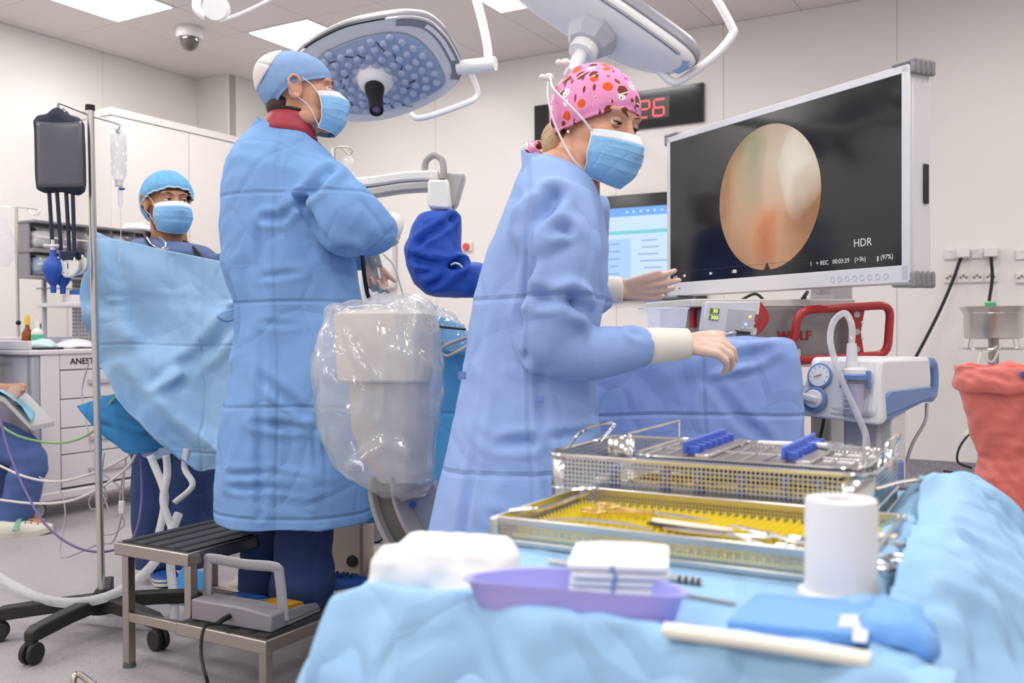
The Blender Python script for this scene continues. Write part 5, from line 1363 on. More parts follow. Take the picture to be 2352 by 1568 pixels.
# tilt bins rack (its own grey frame fixed to the uprights)
BINF = mat('bin_frame_grey', '8A878C', .5); BINC = plastic_film('bin_clear', (.98, .98, .985), .12, .1, .4, 10)
yb0, yb1 = -.13, y1_ + .02
PACK = [mat('pack_' + str(i), c_, .5, var=.1, vscale=30, bump=(40, .5, .01)) for i, c_ in enumerate(('ECE8E8', 'DCE2EC', 'D8C8C8', 'AFC0D8', 'EFEFF2'))]
def bins(z0_, z1_, n, xf=-.36):
    MB().box2((-.46, yb0, z0_), (-.445, yb1, z1_)).build('bin_back', BINF, cart)
    for z_ in (z0_ - .012, z1_): MB().box2((-.46, yb0 - .012, z_), (xf + .06, yb1 + .012, z_ + .014)).build('bin_rail', BINF, cart, bevel=.002)
    for k in range(n + 1):
        y_ = yb0 + (yb1 - yb0) * k / n; MB().box2((-.46, y_ - .006, z0_), (xf + (.0 if k in (0, n) else .05), y_ + .006, z1_)).build('bin_side', BINF if k in (0, n) else BINC, cart, bevel=.001)
    for k in range(n):
        ya, yb = yb0 + (yb1 - yb0) * k / n + .008, yb0 + (yb1 - yb0) * (k + 1) / n - .008
        f_ = MB().prism([(xf, ya, z0_ + .002), (xf + .065, ya, z0_ + .07), (xf + .055, ya, z0_ + .12), (xf - .02, ya, z1_ - .004), (xf - .024, ya, z1_ - .004), (xf + .05, ya, z0_ + .118), (xf + .06, ya, z0_ + .07), (xf - .004, ya, z0_ + .002)], (0, yb - ya, 0)).build('bin_front', BINC, cart, smooth=False)
        MB().box2((xf + .062, ya, z0_ + .066), (xf + .067, yb, z0_ + .074)).build('bin_lip', WHITE_PLASTIC, f_)
        rg = []
        for zz, s_ in ((.008, .75), (.03, .95), (.07, 1.0), (.11, .85), (.138 if k % 2 else .12, .35)): rg.append([V((-.385 + s_ * .055 * math.cos(2 * PI * i / 20), (ya + yb) / 2 + s_ * (yb - ya) * .42 * math.sin(2 * PI * i / 20), z0_ + zz)) for i in range(20)])
        mb = MB(); mb.rings(rg); me = fuse(mb, .009, 1, 'pack'); C = co_of(me); displace(me, .012 * creased(C, 16, 5, k + int(z0_ * 10))); me.materials.append(PACK[(k * 2 + int(z0_ * 10)) % 5]); finish('bin_contents', me, cart, angle=50)
bins(1.545, 1.70, 5); bins(1.385, 1.525, 5)
# things on the cart
def bottle(name, label, cat, u, v, d, prof, m, cap_prof=None, capm=None, lab=None, labm=None):
    t = thing(name, label, cat, pt(u, v, d)); MB().lathe(prof, (0, 0, 0), 20).build('bottle_body', m, t)
    h = prof[-1][1]
    if cap_prof: MB().lathe([(r_, z_ + h) for r_, z_ in cap_prof], (0, 0, 0), 16).build('bottle_cap', capm, t)
    if lab: MB().lathe(lab, (0, 0, 0), 20, caps=False).build('label', labm, t)
    return t
AMB = mat('amber_glass', '8A4A1C', .15, spec=.5); YEL = mat('yellow_cap', 'E8B838', .45); GRN = mat('green_cap', '2E8A4A', .45); MINT = mat('mint_label', '58C09A', .5)
ctp = lambda dx, dy, dz=0.0: WM[cart] @ V((dx, dy, zt_ + dz))
def ctop(o, dx, dy, dz=0.0): o.location = ctp(dx, dy, dz); return o
ctop(bottle('amber_bottle', 'amber glass bottle with yellow cap on the drawer cart', 'bottle', 70, 745, 5.3, [(.03, 0), (.032, .004), (.032, .09), (.012, .125), (.012, .14)], AMB, [(.014, 0), (.014, .05), (.009, .06), (.001, .061)], YEL), -.36, -.15)
ctop(bottle('pump_bottle', 'white spray bottle with mint green label on the drawer cart', 'bottle', 82, 745, 5.3, [(.032, 0), (.034, .004), (.034, .1), (.015, .12)], WHITE_PLASTIC, [(.013, 0), (.013, .03), (.006, .035), (.006, .06), (.001, .061)], WHITE_PLASTIC, [(.0345, .05), (.0345, .085)], MINT), -.28, -.14)
ctop(bottle('green_capped_bottle', 'small clear bottle with dark green cap on the drawer cart', 'bottle', 92, 745, 5.3, [(.02, 0), (.022, .004), (.022, .1), (.009, .12)], mat('milky', 'D8DCDC', .3), [(.011, 0), (.011, .03), (.001, .031)], GRN), -.38, -.06)
def heap(name, label, cat, c, rx, ry, h, m, seed, amp=.02, freq=10, voxel=.008):
    rg = []
    for zz, s_ in ((.0, .8), (.012, 1), (h * .5, .9), (h * .85, .55), (h, .12)): rg.append([V((c.x + s_ * rx * math.cos(2 * PI * i / 28), c.y + s_ * ry * math.sin(2 * PI * i / 28), c.z + zz)) for i in range(28)])
    mb = MB(); mb.rings(rg); me = fuse(mb, voxel, 1, name); C = co_of(me); displace(me, amp * creased(C, freq, 6, seed)); C = co_of(me); C[:, 2] = np.maximum(C[:, 2], c.z); set_co(me, C); me.materials.append(m)
    return tag(finish(name, me, None, angle=60), label, cat)
heap('glove_pile', 'crumpled pale aqua and white gloves on the cart top', 'gloves', ctp(-.13, -.22), .09, .1, .06, mat('pale_aqua', 'C9E2E6', .5, var=.1, vscale=20), 3)
heap('tubing_pack', 'crumpled clear tubing packs on the cart top', 'tubing pack', ctp(-.15, .02), .12, .13, .055, mat('pack_white', 'E4E2EA', .35, var=.08, vscale=30), 8, .025, 14)
heap('syringe_pack', 'blue and white syringe packets behind the tubing packs', 'syringes', ctp(-.37, .16), .1, .12, .06, mat('pack_blue', '9FB0DC', .45, var=.35, vscale=40), 12, .02, 16)
bxk = thing('tape_box', 'small white box with blue lid on the rack shelf', 'box', WM[cart] @ V((-.33, .16, 1.23)), TH)
MB().box((0, 0, .025), (.1, .14, .05)).build('box_body', WHITE_PLASTIC, bxk, bevel=.003); MB().lathe([(.045, 0), (.045, .028), (.001, .03)], (0, .0, .05), 20).build('lid', BLUE_PLASTIC, bxk)
tr = thing('instrument_tray', 'flat black tray under the gloves on the cart top', 'tray', ctp(-.05, -.25, 0), TH); MB().box((0, 0, .006), (.12, .16, .012)).build('tray_body', DARK, tr, bevel=.004)
heap('white_pack', 'white paper pack above the bins of the drawer cart', 'pack', WM[cart] @ V((-.38, .63, 1.714)), .1, .1, .06, PACK[4], 21)

# ------------------------------------------------------------------ drip stand with pressure bag (near)
DI = 3.55
hub = ptz(234, 1372, .12)
iv = thing('drip_stand', 'steel drip stand on a black five-armed wheeled base', 'drip stand', (hub.x, hub.y, 0))
topz = pt(207, 252, hub.y).z; tx = pt(207, 252, hub.y).x - hub.x
MB().tube([(0, 0, .08), (tx * .5, 0, topz * .5), (tx, 0, topz)], .0125, 14).build('pole', STEEL, iv)
MB().tube([(tx, 0, topz - .002), (tx, 0, topz + .016)], .016, 14).build('pole_cap', BLACK, iv)
MB().lathe([(.045, 0), (.04, .05), (.02, .08)], (0, 0, .07), 20).build('hub', BLACK, iv)
BASEM = mat('base_black', '2A2826', .55)
for a in (197, 255, 325, 20, 110):
    d = V((math.cos(R(a)), math.sin(R(a)), 0)); n_ = V((-d.y, d.x, 0)); L = .345
    rg = []
    for t, hh, ww, zz in ((.0, .05, .028, .11), (.5, .045, .024, .105), (.9, .045, .022, .095), (1, .03, .016, .09)):
        c_ = d * (L * t) + V((0, 0, zz)); rg.append([c_ + n_ * sx * ww + V((0, 0, sz * hh / 2)) for sx, sz in ((-1, -1), (1, -1), (1, 1), (-1, 1))])
    MB().rings(rg).build('base_arm', BASEM, iv, bevel=.006)
    c_ = d * (L * .95); cs = MB()
    w_ = cs.cyl(c_ - n_ * .022 + V((0, 0, .035)), c_ - n_ * .006 + V((0, 0, .035)), .035, seg=20).build('caster', BASEM, iv, bevel=.004)
    MB().cyl(c_ + n_ * .006 + V((0, 0, .035)), c_ + n_ * .022 + V((0, 0, .035)), .035, seg=20).build('caster_wheel', BASEM, w_, bevel=.004)
    MB().box(c_ + V((0, 0, .06)), (.03, .03, .05), R(a)).build('caster_fork', BASEM, w_, bevel=.005)
Dp = hub.y
ka, kb = pt(138, 238, Dp - .06), pt(272, 285, Dp + .05)
MB().tube([pt(135, 262, Dp - .06), pt(133, 246, Dp - .06), ka, pt(175, 252, Dp - .03), pt(207, 265, Dp), pt(270, 284, Dp + .05), pt(273, 292, Dp + .05), pt(268, 304, Dp + .05), pt(275, 302, Dp + .05)], .0042, 8, 6).build('hook_arm', STEEL, iv, world=True)
# pressure infusor
PB = mat('infusor_navy', '20283C', .6, var=.1); PBW = mat('infusor_window', '5A5C66', .25, spec=.5, coat=.2, var=.15, vscale=9)
pb_ = thing('pressure_bag', 'dark grey pressure infusion cuff hanging with four black tubes', 'pressure bag', pt(138, 262, Dp - .06))
def pq(u, v, o=0.0): return pt(u, v, Dp - .06 - o)
outl = [(83, 300), (81, 278), (90, 266), (112, 262), (126, 250), (138, 246), (150, 252), (160, 264), (182, 270), (190, 282), (192, 330), (194, 420), (192, 440), (180, 449), (140, 441), (104, 444), (88, 437), (85, 400)]
fr_ = [pq(u, v, .0) for u, v in outl]; ctr = pq(138, 350)
rg = [[p.lerp(ctr, .16) + V((0, o * 1.0, 0)) for p in fr_] if k in (0, 5) else [p.lerp(ctr, s_) + V((0, o, 0)) for p in fr_] for k, (s_, o) in enumerate(((.16, -.028), (.03, -.022), (0, -.008), (0, .008), (.03, .022), (.16, .028)))]
mb = MB(); mb.rings(rg); me = fuse(mb, .005, 2, 'cuff'); me.materials.append(PB); me.transform(WM[pb_].inverted()); finish('cuff', me, pb_, angle=180)
win = [[pq(u, v, .033 + .006 * math.sin(PI * (v - 278) / 150) + .004 * math.sin(PI * (u - 84) / 104)) for u in np.linspace(84 + (v - 278) * .02, 187 + (v - 278) * .03, 12)] for v in np.linspace(278, 430, 14)]
win[0] = [p + V((0, 0, -.006 * math.sin(PI * i / 11))) for i, p in enumerate(win[0])]
MB().grid(win).build('clear_window', PBW, pb_, world=True, angle=180, solid=.003)
MB().torus(pq(138, 258, .012), (0, 1, 0), .014, .006, 24, 8).build('grommet', CHROME, pb_, world=True)
for k, (u0, u1, vb) in enumerate(((113, 121, 575), (131, 140, 575), (152, 159, 580), (167, 171, 578))):
    MB().tube([pq(u0, 442, .01), pq((u0 + u1) / 2, 505, .015), pq(u1, vb, .02)], .0065, 10, 6).build('rubber_tube', PB, pb_, world=True)
BULB = mat('bulb_blue', '2B56B4', .5)
for k, (u, v, o) in enumerate(((122, 625, .03), (144, 628, .0))):
    c_ = pq(u, v, o + .01); MB().lathe([(.009, -.07), (.0095, -.045), (.02, -.032), (.033, .0), (.035, .012), (.03, .033), (.014, .05), (.0105, .055), (.0105, .075)], c_, 24).build('squeeze_bulb', BULB, pb_, world=True)
    MB().lathe([(.0085, .075), (.0085, .085), (.012, .087), (.006, .095), (.006, .11)], c_, 12).build('valve', mat('clear_valve', 'DDD8DE', .2), pb_, world=True)
    MB().cyl(c_ + V((-.03, 0, .09)), c_ + V((.02, 0, .09)), .005, seg=8).build('valve_lever', mat('clear_valve2', 'DDD8DE', .2), pb_, world=True)
DIAL = mat('gauge_face', 'E4E2E0', .3)
for u, v, o in ((158, 612, .03), (176, 606, .0)):
    c_ = pq(u, v, o + .01); d_ = MB().lathe([(.001, -.02), (.034, -.018), (.038, -.004), (.038, .004), (.034, .006)], c_, 32, (-.1, -1, .05)).build('pressure_gauge', CHROME, pb_, world=True)
    MB().lathe([(.033, .0), (.033, .0065)], c_, 32, (-.1, -1, .05)).build('gauge_face', DIAL, d_, world=True)
    for q in range(10):
        a = 2 * PI * q / 10; MB().box(c_ + V((.026 * math.sin(a), -.0075, .026 * math.cos(a))), (.0016, .001, .005), Matrix.Rotation(a, 3, 'Y')).build('gauge_mark', DARK, d_, world=True, smooth=False)
    MB().tube([c_ + V((0, -.008, -.008)), c_ + V((0, -.008, .012))], .0012, 6).build('gauge_needle', DARK, d_, world=True)
    MB().box(pq(u + 1, 587, o + .005), (.042, .03, .03)).build('gauge_block', PB, d_, world=True, bevel=.004)
# infusion bottle
fb = thing('infusion_bottle', 'clear infusion bottle and drip chamber hanging from the drip stand', 'infusion bottle', pt(272, 310, Dp + .05))
DBT = Dp + .05; CLB = plastic_film('clear_bottle', (.97, .97, .98), .3, .08, .5, 12)
pz = lambda v: pt(272, v, DBT).z - WM[fb].translation.z
MB().lathe([(.012, pz(420)), (.024, pz(404)), (.027, pz(395)), (.0275, pz(330)), (.026, pz(312)), (.02, pz(308))], (0, 0, 0), 24).build('bottle_body', CLB, fb)
MB().lathe([(.025, pz(402)), (.0255, pz(330))], (0, 0, 0), 24).build('liquid', plastic_film('clear_liquid', (.98, .985, 1), .05, .05, .2, 3), fb)
MB().torus((0, 0, pz(301)), (0, 1, 0), .010, .002, 16, 6).build('hanger_ring', WHITE_PLASTIC, fb)
MB().cyl((0, 0, pz(428)), (0, 0, pz(414)), .014, seg=16).build('neck', WHITE_PLASTIC, fb)
MB().lathe([(.008, pz(474)), (.009, pz(462)), (.009, pz(438)), (.004, pz(430))], (0.004, 0, 0), 14).build('drip_chamber', CLB, fb)
MB().ellip((.012, -.005, pz(434)), (.012, .005, .005)).build('blue_valve', BLUE_PLASTIC, fb)
MB().tube([V((.004, 0, pz(474))), V((.006, 0, pz(520))), V((-.01, .02, pz(600)))], .002, 6, 6).build('drip_line', CLB, fb)

# ------------------------------------------------------------------ far drip stand with clear bags
Df = 6.1
f2 = thing('drip_stand', 'thin steel drip stand with loop hooks beside the drawer cart', 'drip stand', V((pt(44, 700, Df).x, Df, 0)))
zz = pt(38, 476, Df).z
MB().cyl((0, 0, .1), (-.012, 0, zz), .011, seg=12).build('pole', STEEL, f2)
MB().ellip((0, -.012, pt(46, 741, Df).z), (.016, .02, .016)).build('clamp_knob', BLACK, f2)
MB().tube([pt(-30, 478, Df), pt(20, 475, Df), pt(60, 478, Df), pt(88, 482, Df), pt(90, 490, Df), pt(80, 494, Df), pt(62, 480, Df)], .004, 8, 6).build('hook_arm', CHROME, f2, world=True)
for a in range(5): MB().tube([(0, 0, .1), (.26 * math.cos(a * 1.257), .26 * math.sin(a * 1.257), .06)], .016, 8).build('base_arm', LIGHT_GREY, f2)
for a in range(5): MB().ellip((.26 * math.cos(a * 1.257), .26 * math.sin(a * 1.257), .03), (.02, .028, .03)).build('caster', BLACK, f2)
film2 = plastic_film('bag_film_far', (.97, .97, .99), .2, .15, .3, 18)
for nm, lb, q, m_ in (('clear_bag', 'empty clear plastic bag hanging on the thin drip stand', [(-40, 15, 500), (-50, 40, 560), (-30, 30, 600), (-10, 20, 612)], film2), ('breathing_bag', 'clear bag with a blue mask inside hanging beside the thin drip stand', [(52, 60, 520), (48, 92, 565), (50, 92, 600), (65, 85, 628), (72, 80, 636)], film2)):
    rg = [ring_lr(a, v, b_, v, Df - .02, .03, 24) for a, b_, v in q]; o = loft_cloth(nm, rg, m_, None, .008, .012, 9, 4, .005, 1); tag(o, lb, 'bag')
    if nm == 'breathing_bag':
        o2 = loft_cloth('blue_mask', [ring_lr(60, 575, 84, 575, Df - .02, .02, 20), ring_lr(54, 600, 90, 600, Df - .02, .026, 20), ring_lr(66, 622, 84, 622, Df - .02, .02, 20)], mat('mask_blueviolet', '6E82D8', .4), o, .008, .006, 10, 2, .002, 1)

# ------------------------------------------------------------------ hanging anaesthesia drape
DRP = fabric('drape_blue', 'A0C6E8', .05, fold=.25, fold_w=.2, crinkle=.25, scale=5, rough=.8)
TEAL = fabric('drape_teal', '3F88C0', .06, fold=.2, fold_w=.2, crinkle=.25, scale=5, rough=.8)
dr = thing('anaesthesia_drape', 'pale blue drape hung from the drip stand across to the gowned person', 'drape', pt(210, 535, 3.5))
dD = 3.5
net = [[(207, 532, 3.46), (290, 553, 3.5), (380, 574, 3.5), (460, 590, 3.5), (560, 610, 3.48), (640, 622, 3.5)],
       [(198, 600, 3.42), (290, 640, 3.46), (380, 660, 3.5), (460, 670, 3.5), (560, 680, 3.46), (640, 690, 3.46)],
       [(182, 690, 3.40), (270, 730, 3.46), (370, 750, 3.5), (460, 760, 3.48), (560, 765, 3.44), (640, 770, 3.44)],
       [(205, 775, 3.40), (290, 830, 3.42), (380, 850, 3.46), (460, 850, 3.5), (560, 850, 3.44), (640, 850, 3.44)],
       [(262, 870, 3.38), (320, 910, 3.40), (390, 930, 3.44), (470, 930, 3.5), (560, 930, 3.44), (640, 930, 3.44)],
       [(318, 955, 3.36), (360, 985, 3.38), (420, 1005, 3.42), (490, 1010, 3.46), (570, 1010, 3.44), (640, 1010, 3.44)],
       [(372, 1010, 3.36), (410, 1035, 3.38), (450, 1055, 3.40), (510, 1075, 3.44), (580, 1080, 3.44), (640, 1080, 3.44)]]
def W4(*q): return [tuple(pt(u, v, d)) for u, v, d in q]
sheet('drape_sheet', net, DRP, dr, 24, 24, .022, 3.0, 9, .008, lines=[(W4((430, 838, 3.47), (490, 790, 3.47), (552, 722, 3.46)), .025, .03), (W4((215, 545, 3.44), (240, 640, 3.44), (300, 770, 3.44)), .03, -.02), (W4((250, 690, 3.45), (400, 690, 3.48), (545, 700, 3.46)), .01, -.008), (W4((395, 600, 3.49), (415, 760, 3.48), (470, 900, 3.47)), .01, -.008), (W4((205, 780, 3.4), (330, 940, 3.4), (480, 1065, 3.42)), .045, .05), (W4((270, 840, 3.42), (390, 965, 3.43), (500, 1040, 3.44)), .03, -.035), (W4((430, 845, 3.47), (380, 880, 3.46), (340, 905, 3.45)), .02, -.02)])
net2 = [[(176, 932, 3.52), (260, 905, 3.5), (340, 900, 3.52), (420, 930, 3.56), (470, 990, 3.56)],
        [(190, 952, 3.50), (250, 950, 3.48), (330, 945, 3.50), (410, 970, 3.56), (465, 1015, 3.56)],
        [(225, 990, 3.50), (270, 1000, 3.48), (330, 1000, 3.5), (400, 1010, 3.56), (462, 1040, 3.56)],
        [(262, 1020, 3.50), (290, 1040, 3.48), (335, 1040, 3.5), (400, 1032, 3.56), (460, 1085, 3.56)]]
sheet('under_sheet', net2, TEAL, dr, 14, 12, .012, 4, 19, .004, lines=[(W4((235, 960, 3.49), (330, 990, 3.5)), .012, -.012)])
LAV = fabric('lavender_lining', 'A9BEE8', .04, crinkle=.2); STRAP = mat('white_strap', 'E6E6E8', .7)
sheet('lining_flap', [[(318, 1035, 3.53), (360, 1030, 3.53), (402, 1022, 3.54)], [(330, 1050, 3.52), (362, 1055, 3.52), (398, 1040, 3.53)]], LAV, dr, 10, 8, .006, 8, 3)
for k, q in enumerate(([(345, 1045, 3.48), (375, 1120, 3.47), (378, 1160, 3.47), (362, 1240, 3.46), (355, 1290, 3.46)], [(382, 1045, 3.46), (384, 1090, 3.46), (375, 1150, 3.46), (390, 1200, 3.46), (402, 1230, 3.46)], [(428, 1030, 3.44), (424, 1075, 3.43), (442, 1115, 3.42), (400, 1155, 3.42)])):
    ribbon([pt(*p) for p in q], .028 if k < 2 else .022, (1, .25, 0)).build('hanging_strap', STRAP, dr, world=True, solid=.0015)

# ------------------------------------------------------------------ step stool, pedal, floor items
ST = mat('stool_steel', (.45, .41, .37), .33, 1.0, bump=(70, .05, .002)); TREAD = mat('ribbed_rubber', '3C3B3C', .55)
Bc = ptz(430, 1268, .40); 
stool = thing('step_stool', 'two-step stainless step stool with black ribbed treads', 'step stool', (Bc.x, Bc.y, 0), TH)
UL, UW, LL, LW, HL, HT = .40, .33, .52, .36, .2, .40       # lengths along the tread, tread widths, heights
def tread(x0, x1, y0, y1, z, name):
    t = MB().box2((x0, y0, z - .045), (x1, y1, z - .006)).build(name, ST, stool, bevel=.004)
    MB().box2((x0 + .018, y0 + .018, z - .006), (x1 - .018, y1 - .018, z - .001)).build('rubber_mat', TREAD, t)
    for k in range(4):
        xa = x0 + .03 + (x1 - x0 - .06) * (k + .25) / 4; MB().box2((xa, y0 + .02, z - .001), (xa + .018, y1 - .02, z + .0005)).build('mat_rib', BLACK, t)
tread(-UW, 0, 0, UL, HT, 'upper_step'); tread(-.03, LW - .03, -.02, LL, HL, 'lower_step')
for x_, y_, zt2 in ((-UW + .03, .03, HT - .04), (-UW + .03, UL - .03, HT - .04), (-.02, .03, HT - .04), (-.02, UL - .03, HT - .04), (LW - .07, .02, HL - .04), (LW - .07, LL - .04, HL - .04)):
    low = 0.012 if (x_ < -.1 or x_ > .1) else HL - .05
    MB().tube([(x_, y_, zt2 + .01), (x_, y_, zt2 - .03), (x_, y_, low)], .02, 4, up=V((1, 1, 0))).build('leg', ST, stool, bevel=.003)
    if low < .1: MB().cyl((x_, y_, 0), (x_, y_, .016), .02, .018, 14).build('rubber_foot', RUBBER_GREY, stool)
for y_ in (.03, UL - .03): MB().box2((-UW + .03, y_ - .012, HL - .055), (LW - .06, y_ + .012, HL - .025)).build('side_rail', ST, stool, bevel=.003)
sh_ = WM[stool] 
fp_ = thing('foot_pedal', 'grey double foot pedal with blue and yellow pads and carry bail on the lower step', 'foot pedal', sh_ @ V((.15, .12, HL)), TH + R(4))
PG = mat('pedal_grey', '8F8A92', .5); BAIL = mat('bail_grey', 'A6A6AC', .4, .4)
MB().prism([(-.15, -.105, .0), (.15, -.105, .0), (.15, -.105, .05), (.05, -.11, .062), (-.15, -.105, .062)], (0, .085, 0)).build('rear_housing', PG, fp_, bevel=.006)
MB().box2((-.15, -.03, 0), (.15, .12, .014)).build('pedal_base', PG, fp_, bevel=.004)
for x_, m_, nm in ((-.068, BLUE_PLASTIC, 'blue_pad'), (.068, mat('pedal_yellow', 'E0A81E', .45), 'yellow_pad')):
    MB().prism([(x_ - .048, -.02, .014), (x_ - .048, .085, .014), (x_ - .048, .085, .035), (x_ - .048, .07, .042), (x_ - .048, -.02, .05)], (.096, 0, 0)).build(nm, m_, fp_, bevel=.004)
for x_ in (-.148, 0, .148): MB().prism([(x_ - .004, -.03, .014), (x_ - .004, .12, .014), (x_ - .004, .1, .032), (x_ - .004, .02, .045), (x_ - .004, -.03, .045)], (.008, 0, 0)).build('guard_fin', PG, fp_, bevel=.002)
MB().tube([(-.146, -.045, .04), (-.135, -.05, .15), (-.12, -.052, .172), (0, -.04, .165), (.12, -.052, .172), (.135, -.05, .15), (.146, -.045, .02)], .011, 10, 6, squash=(1.5, .45)).build('carry_bail', BAIL, fp_)
MB().tube([(-.0, -.106, .03), (.0, -.135, .028), (-.005, -.15, .02)], .008, 10, 5).build('strain_relief', BLACK, fp_)
cpos = WM[fp_] @ V((0, -.15, .02))
MB().tube([cpos, pt(470, 1440, 2.5), pt(462, 1500, 2.45), pt(475, 1560, 2.36), ptz(500, 1640, .006)], .0045, 8, 8).build('pedal_cord', BLACK, fp_, world=True)
ll = thing('floor_frame', 'bent steel tube frame standing on the floor before the step stool', 'steel frame', ptz(190, 1580, 0))
MB().tube([ptz(168, 1605, .006), ptz(170, 1556, .06), ptz(182, 1549, .065), ptz(215, 1572, .065), ptz(280, 1620, .06), ptz(290, 1650, .006)], .009, 10, 6).build('tube', ST, ll, world=True)
pk = thing('blue_packet', 'blue paper packet with white label dropped on the floor under the stool', 'packet', ptz(445, 1380, 0), R(-20))
MB().prism([(-.09, -.05, 0), (.06, -.07, 0), (.07, .0, .1), (-.08, .02, .11)], (0, .02, .01)).build('packet_body', TEAL, pk, bevel=.003)
MB().prism([(-.0, -.062, .02), (.035, -.065, .02), (.03, -.03, .07), (.0, -.027, .07)], (0, -.002, 0)).build('packet_label', WHITE_PLASTIC, pk, smooth=False)
# breathing hoses
HOSE = plastic_film('hose_film', (.95, .96, .98), .72, .25, .25, 20)
for lb, q, r_ in (('thick translucent breathing hose sweeping past the drip stand base', [(-60, 1290, 3.3), (40, 1350, 3.25), (130, 1382, 3.2), (230, 1375, 3.2), (310, 1335, 3.3), (370, 1270, 3.4), (410, 1180, 3.5)], .017),
                  ('lower translucent breathing hose curling under the step stool', [(-60, 1300, 3.3), (40, 1362, 3.3), (130, 1390, 3.35), (220, 1425, 3.35), (310, 1448, 3.3), (390, 1437, 3.3), (400, 1390, 3.35), (392, 1300, 3.45), (400, 1260, 3.5)], .016)):
    P = [pt(*p) for p in q]; P = [V((p.x, p.y, max(p.z, r_ + .002))) for p in P]
    o = MB().tube(P, r_, 14, 12).build('breathing_hose', HOSE, None); tag(o, lb, 'hose')
for lb, q, r_, c_ in (('green gas line looping from the drape across the drawer cart', [(-30, 950, 3.8), (40, 1000, 3.75), (140, 1017, 3.7), (215, 990, 3.55), (245, 940, 3.5), (262, 915, 3.48), (290, 905, 3.5)], .0045, '7DA668'),
                      ('violet line hanging low past the drip stand pole', [(-10, 900, 3.7), (15, 1020, 3.6), (60, 1130, 3.5), (110, 1210, 3.4), (180, 1258, 3.35), (250, 1265, 3.35), (305, 1235, 3.4), (325, 1150, 3.5), (322, 1045, 3.55)], .0045, '6E5F92'),
                      ('upper white monitoring cable swung across the seated person', [(-20, 1060, 3.9), (60, 1095, 3.8), (140, 1105, 3.7), (230, 1080, 3.6), (285, 1052, 3.5), (300, 1040, 3.5)], .005, 'CFC8C6'),
                      ('lower white monitoring cable swung from the bed to the frame edge', [(-20, 1145, 3.8), (80, 1156, 3.7), (160, 1150, 3.6), (230, 1120, 3.5), (290, 1075, 3.5), (312, 1042, 3.5)], .005, 'D5CFCC'),
                      ('thin grey lead looping behind the drip stand pole', [(205, 830, 3.7), (188, 900, 3.7), (200, 980, 3.65), (215, 1060, 3.6), (250, 1170, 3.55), (270, 1180, 3.55), (278, 1120, 3.55), (290, 1050, 3.52)], .003, 'B9B4B8'),
                      ('thin grey lead knotted low beside the drip stand pole', [(240, 1040, 3.5), (228, 1110, 3.5), (205, 1150, 3.5), (215, 1170, 3.5), (245, 1145, 3.5), (232, 1090, 3.5), (275, 1120, 3.5), (283, 1160, 3.5), (262, 1240, 3.5), (225, 1250, 3.5), (150, 1280, 3.5), (138, 1260, 3.6), (150, 1180, 3.7), (135, 1120, 3.75), (90, 1095, 3.8)], .003, 'A8A2A6'),
                      ('thin lead with a small connector hanging from the teal sheet', [(288, 1050, 3.5), (284, 1110, 3.5), (282, 1150, 3.5), (280, 1180, 3.5), (285, 1205, 3.5), (260, 1225, 3.5), (238, 1228, 3.5)], .003, 'B5B0B4')):
    o = MB().tube([pt(*p) for p in q], r_, 8, 10).build('line_cable', mat('line_' + c_, c_, .5), None); tag(o, lb, 'cable')
    if 'connector' in lb: MB().box(pt(280, 1165, 3.5), (.022, .014, .05)).build('connector', WHITE_PLASTIC, o, bevel=.004)

# ------------------------------------------------------------------ seated person at the frame edge
DQ = 4.9
sp_ = thing('person', 'seated person in blue scrubs and white clogs beside the drawer cart', 'person', V((pt(-60, 1200, DQ).x, DQ, 0)))
kn_ = pt(76, 1032, DQ); hp = pt(-120, 985, DQ + .05); an = pt(35, 1195, DQ)
an2 = pt(25, 1195, DQ + .14); kn2 = pt(28, 1020, DQ + .14); hp2 = pt(-110, 985, DQ + .2)
b = MB(); HQ = Head(hp + V((.02, .1, .72)), (.9, -.3, -.1), V((0, 0, 1)), 1.0); HQ.prims(b, hp + V((0, .1, .5)), .06)
b.caps_(hp + V((0, .1, .45)), hp + V((0, .1, .05)), .14, .14); b.ellip(hp + V((0, .1, .42)), (.08, .17, .06))
for h_, k_, a_ in ((hp, kn_, an), (hp2, kn2, an2)): b.caps_(h_, k_ + V((-.03, 0, -.03)), .07, .045); b.caps_(k_ + V((-.03, 0, -.03)), a_, .045, .036); b.caps_(a_, V((a_.x, a_.y, .06)), .036, .034); b.caps_(V((a_.x - .02, a_.y, .05)), V((a_.x + .12, a_.y, .045)), .036, .03)
hwq = pt(-2, 893, DQ - .05); b.caps_(hp + V((.02, -.12, .42)), hp + V((.08, -.2, .18)), .05, .045); b.caps_(hp + V((.08, -.2, .18)), hwq, .042, .03); hand(b, hwq, V((1, .0, -.25)), V((.1, .3, .9)), 1.0, (25, 28, 30, 34), (20, 15), flip=1)
me = fuse(b, .007, 2, 'seated_body'); bodyq = finish_body(me, sp_, [SKIN_TAN], lambda C: np.zeros(len(C)))
HQ.eyes(bodyq, (0, -1, -.2), .2, HAIR_DARK); HQ.mask(bodyq); HQ.cap(bodyq, CAP_AQUA, wr=.004, name='bouffant_cap')
tb = MB(); tb.rings([[hp + V((r_ * math.cos(2 * PI * i / 28), .1 + r_ * 1.25 * math.sin(2 * PI * i / 28), z_)) for i in range(28)] for z_, r_ in ((-.03, .17), (.1, .18), (.3, .175), (.42, .18), (.5, .13), (.54, .085))])
tb.tube([hp + V((.0, -.08, .43)), hp + V((.02, -.13, .41)), hp + V((.06, -.18, .26))], [.09, .09, .08], 16, 3); me = fuse(tb, .012, 2, 'top'); displace(me, .01 * creased(co_of(me), 4, 5, 3)); cloth_finish('scrub_top', me, SCRUB, bodyq)
